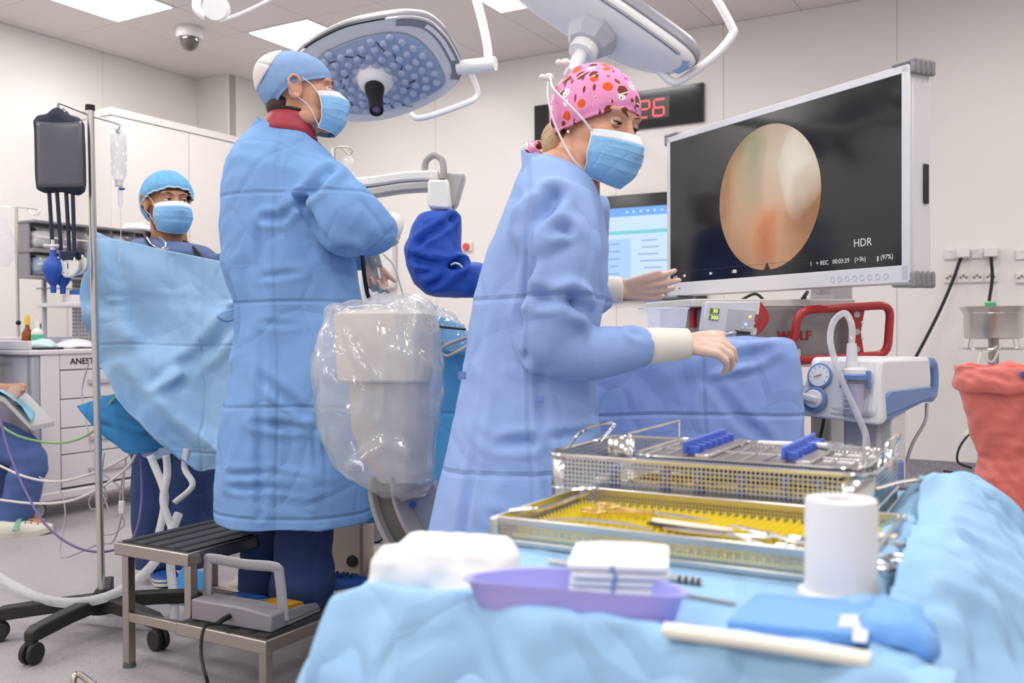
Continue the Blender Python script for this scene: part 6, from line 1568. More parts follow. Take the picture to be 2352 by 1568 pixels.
leg_mesh('trouser_leg', [hp, hp.lerp(kn_, .5) + V((0, 0, .01)), kn_ + V((-.035, 0, -.03)), kn_.lerp(an, .45) + V((-.0, 0, 0)), an + V((-.02, 0, -.01)), an + V((-.045, 0, -.05))], (.11, .105, .092, .09, .085, .08), SCRUB, bodyq, 4, .016)
leg_mesh('trouser_leg', [hp2, hp2.lerp(kn2, .5), kn2 + V((-.03, 0, -.02)), kn2.lerp(an2, .5), an2 + V((-.02, 0, -.02))], (.11, .105, .09, .085, .08), NAVY, bodyq, 6, .014)
CROC = mat('croc_white', 'DDD8CC', .55)
cr = clog(ptz(-8, 1232, 0), ptz(122, 1222, 0), bodyq, CROC, CROC, .12, .085, 'clog', CROC)
MB().tube([ptz(48, 1230, 0) + V((0, -.065, .04)), ptz(60, 1222, 0) + V((0, -.055, .09)), ptz(66, 1220, 0) + V((0, 0, .115))], .011, 8, 5, squash=(1, .4)).build('heel_strap', mat('mint_strap', '7FB8A6', .5), cr, world=True)
clog(V((an2.x - .1, an2.y, 0)), V((an2.x + .17, an2.y, 0)), bodyq, CROC, CROC, .12, .085, 'clog', CROC)
so = thing('stool', 'round wheeled stool under the seated person', 'stool', V((hp.x, hp.y + .1, 0)))
zt3 = hp.z - .09
MB().lathe([(.17, 0), (.19, .02), (.19, .06), (.17, .08), (.001, .082)], (0, 0, zt3 - .08), 28).build('seat', BLACK, so); MB().cyl((0, 0, .08), (0, 0, zt3 - .07), .025, seg=14).build('post', CHROME, so)
for a in range(5):
    d = V((math.cos(a * 1.257), math.sin(a * 1.257), 0)); MB().tube([V((0, 0, .1)), d * .26 + V((0, 0, .07))], .02, 8).build('foot', CHROME, so); MB().ellip(d * .26 + V((0, 0, .035)), (.022, .03, .035)).build('caster', BLACK, so)
bt = thing('bedside_tray', 'tilted grey tray with aqua film and clear wrappers at the frame edge', 'tray', pt(35, 930, DQ - .12))
MB().prism([pt(-60, 888, DQ - .1), pt(10, 912, DQ - .14), pt(72, 978, DQ - .14), pt(72, 990, DQ - .14), pt(8, 924, DQ - .14), pt(-60, 900, DQ - .1)], (0, .24, 0)).build('tray_body', LIGHT_GREY, bt, world=True, bevel=.004)
sheet('aqua_liner', [[(-40, 886, DQ - .13), (10, 903, DQ - .15), (45, 930, DQ - .15), (76, 970, DQ - .15)], [(-40, 880, DQ), (12, 893, DQ), (50, 915, DQ), (80, 945, DQ)]], fabric('aqua_sheet', '8CC4DC', .1, crinkle=.4), bt, 8, 8, .012, 10, 3)
loft_cloth('clear_wrapper', [ring_lr(24, 920, 60, 935, DQ - .1, .04, 20), ring_lr(20, 900, 58, 912, DQ - .1, .045, 20), ring_lr(25, 884, 42, 886, DQ - .1, .03, 20)], film2, bt, .007, .012, 14, 7, .004, 1)
# ------------------------------------------------------------------ C-arm in its clear cover
DC = 2.45
ca = thing('c_arm', 'cream X-ray C-arm head wrapped in a crinkled clear plastic cover', 'x-ray machine', V((pt(900, 1000, DC).x, DC, 0)))
CREAM = mat('cream_housing', 'DED6CB', .45); CARC = mat('arc_grey', 'A39C96', .4); CARD = mat('arc_groove', '66635F', .5)
mb = MB(); mb.rings([ring_lr(800, 712, 972, 712, DC, .10, 40, 4), ring_lr(775, 722, 990, 722, DC, .12, 40, 4), ring_lr(778, 790, 992, 790, DC, .125, 40, 4), ring_lr(785, 868, 992, 868, DC, .125, 40, 4), ring_lr(792, 874, 990, 874, DC, .115, 40, 4)]); mb.build('detector_housing', CREAM, ca, world=True, angle=40)
mb = MB(); mb.rings([ring_lr(802, 876, 985, 876, DC, .10, 40, 3), ring_lr(812, 985, 985, 985, DC, .10, 40, 3), ring_lr(838, 1050, 982, 1050, DC, .09, 40, 3), ring_lr(870, 1100, 978, 1100, DC, .07, 40, 3)]); mb.build('detector_body', mat('detector_grey', 'C9C4C2', .45), ca, world=True, angle=40)
# the arc: channel section swept on a circle
arc = [pt(u, v, d) for u, v, d in ((898, 1085, DC), (908, 1150, DC), (932, 1208, DC), (968, 1252, DC + .02), (1010, 1280, DC + .06), (1060, 1300, DC + .1), (1110, 1305, DC + .14), (1150, 1295, DC + .16))]
arc = catmull(arc, 8)
def sweep(sec, name, m):
    rs = []
    for i, p in enumerate(arc):
        d = (arc[min(i + 1, len(arc) - 1)] - arc[max(i - 1, 0)]).normalized(); sd = V((.35, 1, 0)); sd = (sd - d * sd.dot(d)).normalized(); n = d.cross(sd)
        rs.append([p + n * x + sd * y for x, y in sec])
    return MB().rings(rs).build(name, m, ca, world=True, angle=40, bevel=.003)
sweep([(-.035, -.075), (-.035, .075), (.04, .075), (.04, -.075), (.03, -.075), (.03, -.045), (.005, -.035), (-.012, -.035), (-.02, -.045), (-.022, -.075)], 'arc', CARC)
sweep([(-.02, -.052), (-.02, -.045), (.03, -.045), (.03, -.052)], 'arc_groove', CARD)
MB().prism([pt(928, 1130, DC - .01), pt(1000, 1105, DC + .02), pt(1040, 1220, DC + .02), pt(985, 1245, DC - .01)], (0, .05, 0)).build('arc_cover', mat('cover_bluegrey', '8E93A4', .45), ca, world=True, bevel=.006)
MB().lathe([(.009, 0), (.009, .002), (.001, .0025)], pt(949, 1158, DC - .018), 18, (0, -1, 0)).build('blue_mark', mat('mark_blue', '3558B8', .5), ca, world=True)
MB().box(V((pt(1180, 1300, DC).x - .05, DC + .3, .12)), (.4, .3, .12)).build('base', CREAM, ca, world=True, bevel=.02)
MB().box(V((pt(1190, 1300, DC).x - .05, DC + .24, .3)), (.12, .14, .42)).build('base_column', CREAM, ca, world=True, bevel=.02)
for sx in (-.18, .18): MB().cyl(V((pt(1180, 1300, DC).x - .05 + sx - .015, DC + .3, .045)), V((pt(1180, 1300, DC).x - .05 + sx + .015, DC + .3, .045)), .045, seg=18).build('caster', RUBBER_GREY, ca, world=True)
BAGF = plastic_film('cover_film', (.985, .985, .99), .32, .14, .9, 5)
bag = [ring_lr(868, 676, 960, 678, DC + .05, .03), ring_lr(800, 688, 990, 690, DC + .02, .10), ring_lr(745, 702, 1002, 704, DC, .15), ring_lr(731, 770, 1012, 760, DC, .17), ring_lr(719, 860, 1021, 850, DC, .18), ring_lr(727, 935, 1018, 925, DC, .18), ring_lr(747, 1010, 1006, 1000, DC, .17), ring_lr(774, 1068, 1003, 1065, DC, .15), ring_lr(836, 1112, 1000, 1110, DC, .12), ring_lr(885, 1140, 985, 1140, DC, .06)]
def W3(*q): return [tuple(pt(u, v, DC - d)) for u, v, d in q]
loft_cloth('plastic_cover', bag, BAGF, ca, .007, .028, 4.2, 61, .014, 1, stretch=(1, 1, .5), lines=[(W3((780, 760, .17), (860, 880, .18), (910, 960, .18)), .012, .018), (W3((800, 1080, .15), (880, 1020, .17), (1000, 1060, .12)), .016, .02), (W3((930, 690, .12), (930, 800, .17), (960, 900, .18)), .012, -.016), (W3((990, 800, .13), (1000, 950, .12)), .012, .015)])

# ------------------------------------------------------------------ operating table under drapes
CYAN = fabric('drape_cyan', '56A3DC', .06, fold=.25, fold_w=.2, crinkle=.25, scale=5)
ot = thing('operating_table', 'operating table under cyan drapes behind the X-ray head', 'operating table', V((-.3, 3.35, 0)))
rg = []
for z_, hx, hy in ((1.03, .18, .3), (1.05, .30, .36), (1.02, .36, .40), (.9, .385, .41), (.7, .39, .41), (.5, .40, .42), (.42, .40, .42)): rg.append(rrect((-.22, 3.42), hx, hy, z_, .1, 10, R(-8)))
loft_cloth('table_drape', rg, CYAN, ot, .013, .02, 3, 71, .006, 2, hem=.45)
PED = mat('pedestal_cream', 'B9AC9F', .45)
pc_ = ptz(800, 1322, .12)
MB().box2((pc_.x - .16 + .3, 3.55 - 3.35, .11), (pc_.x + .055 + .3, 3.85 - 3.35, .9)).build('column', PED, ot, bevel=.012)
MB().box2((pc_.x - .162 + .3, 3.548 - 3.35, .33), (pc_.x + .057 + .3, 3.852 - 3.35, .334)).build('column_joint', GREY_PLASTIC, ot)
MB().lathe([(.022, 0), (.022, .004), (.016, .006)], V((pt(809, 1288, 3.55).x + .3, .199, pt(809, 1288, 3.55).z)), 20, (0, -1, 0)).build('socket', DARK, ot)
MB().box2((pc_.x - .45 + .3, 3.5 - 3.35, .0), (pc_.x + .35 + .3, 4.0 - 3.35, .11)).build('base', PED, ot, bevel=.02)
# crumpled clear film, camera lead and patient's raised drape
cf = []
for a_, b2, v in ((960, 1010, 690), (965, 1040, 712), (985, 1075, 745), (1000, 1085, 785), (1020, 1080, 800)): cf.append(ring_lr(a_, v, b2, v + 12, 2.95, .06, 28))
o = loft_cloth('crumpled_film', cf, plastic_film('crumple_film', (.95, .97, 1), .22, .08, .7, 22), ot, .006, .022, 10, 81, .01, 1)
sheet('drape_fold', [[(960, 718, 3.0), (1010, 728, 2.97), (1066, 748, 2.97)], [(975, 760, 2.97), (1020, 775, 2.94), (1068, 785, 2.94)], [(1000, 805, 2.97), (1035, 812, 2.93), (1075, 818, 2.93)]], CYAN, ot, 12, 12, .02, 9, 4, .006)
for q, r_, m_ in (([(990, 748, 2.9), (1030, 752, 2.88), (1070, 756, 2.88)], .004, DARK), ([(1070, 775, 2.88), (1030, 790, 2.86), (1012, 805, 2.86), (1025, 818, 2.86), (1050, 808, 2.86), (1072, 795, 2.88)], .006, GREY_PLASTIC)):
    MB().tube([pt(*p) for p in q], r_, 8, 8).build('camera_lead', m_, ot, world=True)
# endoscope held by the gowned person
es = thing('endoscope', 'steel endoscope with film-wrapped camera head held in the gloved hand', 'endoscope', pt(865, 625, 3.2))
De = 3.24
MB().cyl(pt(855, 585, De), pt(866, 615, De), .024, .02, 16).build('camera_head', GREY_PLASTIC, es, world=True)
MB().cyl(pt(866, 615, De), pt(872, 640, De), .012, .01, 14).build('eyepiece', CHROME, es, world=True)
MB().cyl(pt(872, 640, De), pt(868, 720, De), .0045, seg=10).build('shaft', CHROME, es, world=True)
MB().tube([pt(832, 578, De - .05), pt(836, 625, De - .06), pt(843, 670, De - .06), pt(850, 690, De - .06)], .007, 8, 6).build('light_cable', BLACK, es, world=True)
loft_cloth('camera_film', [ring_lr(838, 575, 868, 575, De, .03, 24), ring_lr(832, 610, 875, 605, De, .04, 24), ring_lr(832, 650, 862, 650, De, .04, 24), ring_lr(835, 690, 855, 690, De, .03, 24)], CLEAR, es, .006, .015, 12, 9, .005, 1)
MB().tube([pt(880, 583, De + .1), pt(905, 610, De + .1), pt(918, 650, De + .1), pt(930, 690, De + .1)], .0035, 8, 8).build('irrigation_line', WHITE_PLASTIC, es, world=True)

# ------------------------------------------------------------------ floor-standing arm with blue cover
DX = 4.1
ar = thing('imaging_arm', 'white swivel arm on a floor post carrying a unit under a royal blue cloth cover', 'medical arm', V((pt(640, 700, DX + .2).x, DX + .2, 0)))
AW = mat('arm_white', 'EDEAE6', .35); AG = mat('arm_grey', 'BAB6B4', .4); ROY = fabric('royal_cloth', '2D54B4', .1, crinkle=.35, scale=6, rough=.55)
def band(pts_, h, dep, name, m, dz=0.0):
    rs = []
    P = catmull([pt(*p) for p in pts_], 8)
    for p in P: rs.append([p + V((0, sy * dep, dz + sz * h)) for sy, sz in ((-1, -1), (1, -1), (1, 1), (-1, 1))])
    return MB().rings(rs).build(name, m, ar, world=True, bevel=.01)
band([(640, 440, DX + .2), (760, 425, DX + .12), (850, 420, DX + .05), (930, 409, DX), (1010, 405, DX)], .022, .05, 'boom', AW)
band([(640, 478, DX + .2), (760, 455, DX + .12), (850, 444, DX + .05), (930, 432, DX), (1010, 428, DX)], .02, .045, 'boom_underside', AG)
MB().prism([pt(982, 412, DX - .08), pt(1030, 411, DX - .08), pt(1036, 470, DX - .08), pt(1032, 481, DX - .08), pt(990, 478, DX - .08), pt(982, 474, DX - .08)], (0, .12, 0)).build('joint_box', AW, ar, world=True, bevel=.012)
MB().prism([pt(1010, 396, DX - .02), pt(1068, 396, DX - .02), pt(1066, 410, DX - .02), pt(1050, 465, DX - .02), pt(1042, 477, DX - .02), pt(1025, 477, DX - .02)], (0, .12, 0)).build('head_shell', AG, ar, world=True, bevel=.012)
MB().tube([pt(976, 396, DX + .0), pt(978, 372, DX), pt(996, 357, DX - .01), pt(1014, 366, DX - .03), pt(1019, 390, DX - .05), pt(1017, 412, DX - .06)], .0145, 12, 8).build('cable_hose', mat('hose_grey', '9F9A98', .5), ar, world=True)
MB().cyl((0, 0, .05), (0, 0, pt(640, 440, DX + .2).z + .05), .05, seg=20).build('post', AW, ar)
MB().lathe([(.16, 0), (.16, .04), (.08, .07)], (0, 0, 0), 32).build('base', AW, ar)
cv = [ring_lr(988, 486, 1040, 486, DX - .02, .05, 36), ring_lr(965, 494, 1060, 492, DX - .02, .10, 36), ring_lr(948, 520, 1061, 515, DX - .02, .14, 36), ring_lr(929, 574, 1060, 570, DX - .02, .16, 36), ring_lr(934, 610, 1072, 604, DX - .02, .16, 36), ring_lr(952, 650, 1090, 640, DX - .02, .15, 36), ring_lr(978, 674, 1090, 672, DX - .02, .12, 36), ring_lr(996, 681, 1050, 681, DX - .02, .06, 36)]
mb = MB(); mb.rings(cv); mb.tube([pt(1030, 640, DX - .02), pt(1090, 642, DX - .04), pt(1150, 650, DX - .04)], [.08, .078, .07], 18)
me = fuse(mb, .009, 3, 'cover'); C = co_of(me); displace(me, .012 * creased(C * [1, 1, .8], 5, 6, 91) + .005 * creased(C, 13, 4, 92))
def W3(*q): return [tuple(pt(u, v, DX - .02 - d)) for u, v, d in q]
hubp = (1050, 607, .12)
crease(me, [(W3((940, 545, .15), hubp), .02, -.012), (W3((950, 560, .15), (1000, 530, .15), (1050, 495, .1)), .014, -.02), (W3((940, 590, .15), (990, 605, .16), hubp), .016, -.028), (W3((950, 628, .15), (1000, 625, .16), hubp), .016, -.024), (W3((975, 665, .13), (1015, 640, .15), hubp), .016, -.024), (W3((1045, 500, .1), (1052, 560, .12), hubp), .014, -.012), (W3((985, 515, .13), (1040, 500, .1)), .01, -.012)])
cloth_finish('cloth_cover', me, ROY, ar)
MB().tube([pt(1036, 608, DX - .17), pt(1045, 604, DX - .18), pt(1055, 607, DX - .18), pt(1062, 614, DX - .17)], .004, 8, 6).build('cover_tie', WHITE_PLASTIC, ar, world=True)

# ------------------------------------------------------------------ drip stand hidden behind the gowned person, trolley wheel
d3 = thing('drip_stand', 'drip stand with loop hook and clear bag behind the gowned person', 'drip stand', V((pt(768, 700, 4.45).x, 4.45, 0)))
MB().cyl((0, 0, .1), (0, 0, pt(768, 340, 4.45).z), .011, seg=12).build('pole', STEEL, d3)
MB().tube([pt(768, 340, 4.45), pt(780, 337, 4.45), pt(800, 338, 4.45), pt(809, 346, 4.45), pt(801, 355, 4.45), pt(784, 338, 4.45)], .0035, 8, 8).build('hook_arm', STEEL_DULL, d3, world=True)
for a in range(4): MB().tube([(0, 0, .1), (.1 * math.cos(a * 1.57), .1 * math.sin(a * 1.57), .03)], .018, 8).build('base_arm', BLACK, d3)
cb3 = loft_cloth('fluid_bag', [ring_lr(795, 357, 806, 357, 4.45, .008, 20), ring_lr(786, 366, 812, 366, 4.45, .02, 20), ring_lr(784, 420, 814, 420, 4.45, .025, 20), ring_lr(790, 445, 808, 445, 4.45, .015, 20)], plastic_film('fluid_film', (.97, .97, .98), .35, .1, .4, 20), None, .006, .006, 12, 3, .002, 1); tag(cb3, 'clear fluid bag hanging behind the gowned person', 'fluid bag')
tw2 = thing('equipment_trolley', 'white trolley on grey castors seen behind the gown hem', 'trolley', ptz(862, 1246, 0))
def caster_big(x, y):
    MB().cyl((x - .02, y, .055), (x + .02, y, .055), .055, seg=24).build('caster', BLACK, tw2, bevel=.006)
w_ = MB().cyl((0, -.018, .06), (0, .018, .06), .06, seg=26).build('caster', BLACK, tw2, bevel=.006)
MB().cyl((0, -.022, .06), (0, -.017, .06), .05, seg=24).build('wheel_disc', mat('wheel_grey', '84848E', .5), w_)
MB().box((.025, .0, .13), (.03, .04, .06)).build('caster_stem', OFFWHITE, w_, bevel=.004)
MB().box((-.02, .15, .2), (.16, .4, .08)).build('base_rail', OFFWHITE, tw2, bevel=.01)
MB().box((-.08, .2, .5), (.12, .3, .55)).build('cabinet_body', OFFWHITE, tw2, bevel=.01)
w2 = MB().cyl((-.05, .33, .06), (-.05, .366, .06), .06, seg=24).build('caster', BLACK, tw2)
MB().tube([V((.02, -.02, .18)), V((-.06, -.03, .14)), V((-.15, -.03, .06)), V((-.3, 0, .008)), V((-.4, .1, .008))], .005, 8, 8).build('cord', mat('cord_tan', 'B9A99A', .5), tw2)

# ------------------------------------------------------------------ surgical lights
LW = mat('lamp_white', 'FAF9F9', .3, coat=.2); LG = mat('lamp_grey', '93919A', .35); LGL = mat('lamp_glass', 'A9B8D8', .12, spec=.5, var=.1, vscale=4, coat=.5)
LENS = mat('lens_clear', 'B9C6E2', .05, spec=.8, coat=1.0)
def closed_curve(px, P0, n, k=8):
    P = [on_plane(u, v, P0, n) for u, v in px]; m_ = len(P); out = []
    for i in range(m_):
        p0, p1, p2, p3 = P[i - 1], P[i], P[(i + 1) % m_], P[(i + 2) % m_]
        for q in range(k):
            t = q / k; out.append(0.5 * ((2 * p1) + (p2 - p0) * t + (2 * p0 - 5 * p1 + 4 * p2 - p3) * t * t + (3 * p1 - p0 - 3 * p2 + p3) * t ** 3))
    return out
P0 = pt(868, 165, 3.55); n1 = V((-.06, -.46, -.88)).normalized()
l1 = thing('surgical_light', 'round pale-glass surgical lamp with camera handle above the blue-capped person', 'surgical light', P0)
outer = closed_curve([(672, 150), (700, 108), (780, 64), (855, 45), (930, 36), (985, 45), (1022, 76), (1048, 118), (1061, 150), (1058, 176), (1040, 202), (1012, 224), (950, 254), (880, 275), (800, 279), (740, 262), (690, 215)], P0, n1)
cen = sum(outer, V()) / len(outer)
def ring_off(s_, o): return [cen + (p - cen) * s_ - n1 * o for p in outer]
MB().rings([ring_off(.93, .0), ring_off(.985, -.004), ring_off(1.0, .008), ring_off(1.0, .022), ring_off(.96, .045), ring_off(.6, .075), ring_off(.15, .085)]).build('lamp_body', LW, l1, world=True, angle=50)
MB().rings([ring_off(1.003, .004), ring_off(1.014, .012), ring_off(1.003, .024)], caps=False).build('edge_band', LG, l1, world=True)
# grey grip frame along the far edge
gi = [i for i, p in enumerate(outer)]
def sub_band(i0, i1, s0, s1, o, name, m):
    rows = [[cen + (outer[i % len(outer)] - cen) * s_ + n1 * oo for i in range(i0, i1)] for s_, oo in ((s0, o), (s1, o), (s1, o - .012), (s0, o - .012))]
    return MB().grid(rows + [rows[0]]).build(name, m, l1, world=True)
sub_band(30, 74, .86, .99, .010, 'grip_frame', LG)
sub_band(40, 60, .90, .955, .013, 'grip_slot', LW)
sub_band(8, 28, .985, 1.012, .006, 'control_strip', DARK)
glass = closed_curve([(715, 165), (740, 125), (800, 95), (860, 78), (915, 74), (955, 86), (990, 118), (1015, 160), (1022, 188), (1000, 210), (950, 234), (870, 257), (800, 259), (745, 240), (718, 205)], P0, n1)
gc = sum(glass, V()) / len(glass)
MB().rings([[p + n1 * .004 for p in glass], [gc + (p - gc) * .97 + n1 * .008 for p in glass]]).build('lens_plate', LGL, l1, world=True)
x_, y_ = frame_of(n1)
hubc = on_plane(862, 178, P0, n1)
# lens array
lm = None; GP = [(V((p - gc)).dot(x_), V((p - gc)).dot(y_)) for p in glass]
def inside(px, py):
    c = False; n_ = len(GP)
    for i in range(n_):
        (x1, y1), (x2, y2) = GP[i], GP[i - 1]
        if (y1 > py) != (y2 > py) and px < (x2 - x1) * (py - y1) / (y2 - y1) + x1: c = not c
    return c
cnt = 0
for r_ in (.075, .115, .155, .195, .235, .275, .315):
    nn = int(2 * PI * r_ / .047)
    for k in range(nn):
        a = 2 * PI * (k + (r_ * 40 % 1)) / nn; p = hubc + x_ * r_ * math.cos(a) + y_ * r_ * math.sin(a); q = p - gc
        if not inside(q.dot(x_) * 1.06, q.dot(y_) * 1.06): continue
        loc = p + n1 * .008 - P0
        if lm is None:
            lm = MB().lathe([(.017, 0), (.0165, .004), (.013, .009), (.006, .012), (.001, .0125)], (0, 0, 0), 14, n1).build('lens', LENS, l1)
            lm.location = loc
        else:
            o = lm.copy(); COL.objects.link(o); o.parent = l1; o.location = loc
        cnt += 1
for k in range(14):
    a = 2 * PI * k / 14 + .2; p0_ = hubc + (x_ * math.cos(a) + y_ * math.sin(a)) * (.1 + .03 * (k % 3)); p1_ = p0_ + (x_ * math.cos(a + .9) + y_ * math.sin(a + .9)) * .05
    MB().tube([p0_ + n1 * .009, p0_.lerp(p1_, .5) + n1 * .011, p1_ + n1 * .009], .0015, 5, 4).build('lamp_wire', DARK, l1, world=True)
MB().lathe([(.075, 0), (.07, .012), (.055, .035), (.04, .045)], hubc + n1 * .008, 32, n1).build('hub', LW, l1, world=True)
hd_ = (pt(866, 275, 3.42) - (hubc + n1 * .04)).normalized()
MB().lathe([(.036, 0), (.037, .03), (.033, .034), (.0335, .055), (.029, .06), (.026, .15), (.0265, .165), (.022, .168), (.018, .16)], hubc + n1 * .035, 28, hd_).build('camera_handle', BLACK, l1, world=True)
MB().lathe([(.017, .161), (.008, .165), (.001, .166)], hubc + n1 * .035, 20, hd_).build('camera_lens', mat('violet_lens', '6A5578', .08, coat=1), l1, world=True)
LB = pt(1062, 152, 3.5)
MB().cyl(pt(1052, 155, 3.5), pt(1138, 146, 3.45), .026, seg=22).build('joint', LW, l1, world=True)
MB().tube([pt(1122, 150, 3.46), pt(1120, 110, 3.46), pt(1108, 50, 3.46), pt(1092, -10, 3.46), pt(1075, -60, 3.46)], .0165, 14, 6).build('yoke', LW, l1, world=True)
MB().tube([pt(1080, 165, 3.5), pt(1096, 205, 3.5), pt(1094, 222, 3.5), pt(1075, 235, 3.48), pt(1000, 262, 3.44), pt(960, 271, 3.43), pt(945, 262, 3.44)], .012, 12, 6).build('side_handle', LW, l1, world=True)
MB().tube([pt(1075, -60, 3.46), pt(1060, -110, 3.48), V((pt(1040, -150, 3.5).x, 3.5, CEIL_Z - .01))], .03, 14, 6).build('lamp_arm', LW, l1, world=True)
# second lamp, seen from behind
P2 = pt(1390, 90, 3.0); tc_ = (V((0, 0, CAM_H)) - P2).normalized()
n2 = (tc_ * .42 + V((-.5, 0, -.87)) * .90).normalized()
l2 = thing('surgical_light', 'white surgical lamp head turned away above the pink-capped person', 'surgical light', P2)
o2 = closed_curve([(1130, -60), (1200, 8), (1260, 52), (1330, 98), (1410, 140), (1480, 164), (1545, 172), (1585, 160), (1594, 143), (1570, 112), (1500, 60), (1420, 5), (1340, -45), (1240, -90), (1160, -95)], P2, n2)
c2 = sum(o2, V()) / len(o2)
def r2(s_, o): return [c2 + (p - c2) * s_ + n2 * o for p in o2]
MB().rings([r2(.3, .03), r2(.8, .022), r2(.95, .008), r2(1.0, -.01), r2(1.0, -.03), r2(.9, -.05)]).build('lamp_body', LW, l2, world=True, angle=50)
MB().rings([r2(1.003, -.012), r2(1.012, -.02), r2(1.012, -.04), r2(.995, -.055)], caps=False).build('edge_band', LG, l2, world=True, solid=.004)
def b2(i0, i1, s0, s1, o, name, m):
    rows = [[c2 + (o2[i % len(o2)] - c2) * s_ + n2 * oo for i in range(i0, i1)] for s_, oo in ((s0, o), (s1, o), (s1, o - .02), (s0, o - .02))]
    return MB().grid(rows + [rows[0]]).build(name, m, l2, world=True)
b2(70, 96, .88, .93, .018, 'groove', LG)
b2(52, 66, .72, .96, .014, 'blue_window', LGL)
hc = on_plane(1372, 62, P2, n2)
MB().rings([[hc + (x_2 * math.cos(2 * PI * i / 8 + .4) + y_2 * math.sin(2 * PI * i / 8 + .4)) * r_ + n2 * h_ for i in range(8)] for x_2, y_2 in (frame_of(n2),) for r_, h_ in ((.08, .01), (.085, .05), (.06, .085), (.045, .09))]).build('mount_block', mat('mount_grey', 'C4C6D0', .4), l2, world=True, bevel=.006)
MB().cyl(hc + n2 * .08, hc + n2 * .12, .045, .045, 22).build('collar', LW, l2, world=True)
MB().tube([hc + n2 * .11, hc + n2 * .2, pt(1312, 180, 3.15), pt(1335, 225, 3.3)], [.022, .02, .02, .02], 14, 5).build('neck', LW, l2, world=True)
MB().tube([pt(1335, 225, 3.3), pt(1365, 235, 3.6), pt(1370, 232, 5.0), ptn(1372, 230, E1, BACK_B - .0)], .022, 14, 6).build('lamp_arm', LW, l2, world=True)  # unseen support arm, run back to the wall behind the cap
MB().tube([pt(1510, 158, 3.0), pt(1548, 188, 2.99), pt(1590, 168, 2.98), pt(1645, 125, 2.97), pt(1682, 80, 2.97), pt(1680, 60, 2.97), pt(1650, 5, 2.97), pt(1620, -40, 2.97), pt(1560, -70, 2.98), pt(1450, -40, 3.0)], .0135, 12, 6).build('side_handle', LW, l2, world=True)
# ceiling boom joint
bm_ = thing('ceiling_boom', 'white jointed ceiling boom with round elbow beside the dome camera', 'ceiling boom', pt(495, 20, 4.6))
De_ = 4.6
MB().lathe([(.06, -.03), (.062, -.02), (.062, .02), (.06, .03)], pt(497, 18, De_), 28, (0, -1, -.25)).build('elbow', LW, bm_, world=True)
MB().tube([pt(452, -60, De_), pt(452, 0, De_), pt(455, 22, De_), pt(475, 38, De_)], .024, 12, 6).build('upper_arm', LW, bm_, world=True)
MB().tube([pt(505, 48, De_), pt(560, 28, De_ + .05), pt(640, -12, De_ + .1), pt(720, -60, De_ + .2)], .009, 10, 5).build('lower_arm', LW, bm_, world=True)
MB().cyl(pt(452, -58, De_), V((pt(452, -60, De_).x, De_, CEIL_Z)), .035, seg=18).build('ceiling_post', LW, bm_, world=True)
# dome camera
dcp = ptz(435, 64, CEIL_Z)
dc_ = thing('dome_camera', 'white ceiling dome camera with smoked glass', 'camera', dcp)
MB().lathe([(.098, 0), (.1, -.006), (.1, -.07), (.09, -.082), (.075, -.082)], (0, 0, 0), 36).build('housing', WHITE_PLASTIC, dc_)
MB().lathe([(.072, -.08), (.072, -.1), (.064, -.135), (.045, -.162), (.02, -.176), (.001, -.178)], (0, 0, 0), 30).build('glass_dome', mat('smoked_glass', '5A5450', .08, spec=.7, coat=.6), dc_)
# ------------------------------------------------------------------ foreground instrument table
TZ = .79
SKY = fabric('drape_sky', '9DC7EA', .05, fold=.0, crinkle=.4, scale=6, rough=.8)
A0_, A1_, B0_, B1_ = -.585, -.13, .715, 1.6
tcx, tcy = (A0_ + A1_) / 2, (B0_ + B1_) / 2; thx, thy = (A1_ - A0_) / 2, (B1_ - B0_) / 2
tp_ = room(tcx, tcy, 0)
it = thing('instrument_table', 'instrument table under a pale sky-blue drape crowded with trays and swabs', 'table', tp_, TH)
rg = []
for z_, e_, r_ in ((TZ - .03, -.1, .05), (TZ - .002, -.05, .04), (TZ + .0, -.012, .03), (TZ - .004, .0, .03), (TZ - .02, .014, .03), (TZ - .06, .045, .04), (TZ - .14, .07, .05), (TZ - .28, .09, .06), (TZ - .45, .105, .07), (TZ - .6, .115, .08), (TZ - .7, .12, .08)):
    rg.append(rrect((0, 0), thx + e_, thy + e_, z_, r_, 12))
mb = MB(); mb.rings(rg[3:]); 
# closed top
mb2 = MB(); mb2.rings([rrect((0, 0), thx - .2, thy - .2, TZ + .0, .02, 12)] + rg[2:])
me = fuse(mb2, .0085, 2, 'drape'); C = co_of(me)
drop = np.clip((TZ - .006 - C[:, 2]) / .35, 0, 1)
ang = np.arctan2(C[:, 1], C[:, 0])
per = np.where(np.abs(C[:, 0]) / thx > np.abs(C[:, 1]) / thy, C[:, 1], C[:, 0])
Pp = np.stack([C[:, 0], C[:, 1], C[:, 2] * .35], 1)
h = (.002 + .06 * drop) * creased(Pp, 4.6, 6, 203) + (.0015 + .022 * drop) * creased(C, 11, 5, 207)
displace(me, h); C = co_of(me)
ontop = C[:, 2] > TZ - .03
near = np.exp(-((C[:, 1] + thy + .0) / .022) ** 2) * ontop; right_ = np.exp(-((C[:, 0] - thx + .015) / .035) ** 2) * ontop * np.clip((C[:, 1] + thy * .9) / (thy * .9), 0, 1)
nz_ = .6 + .5 * noise(C * 9, 5)
C[:, 2] += .028 * near * nz_ + .05 * right_ * (.75 + .4 * noise(C * 14, 8))
flat = ontop & (np.abs(C[:, 0]) < thx - .06) & (np.abs(C[:, 1]) < thy - .06)
C[flat, 2] = np.minimum(C[flat, 2], TZ + .0005)
set_co(me, C); drop_faces(me, lambda f: f.normal.z < -.5 and f.calc_center_median().z < TZ - .6)
me.materials.append(SKY); finish('table_drape', me, it, angle=180, solid=.002)
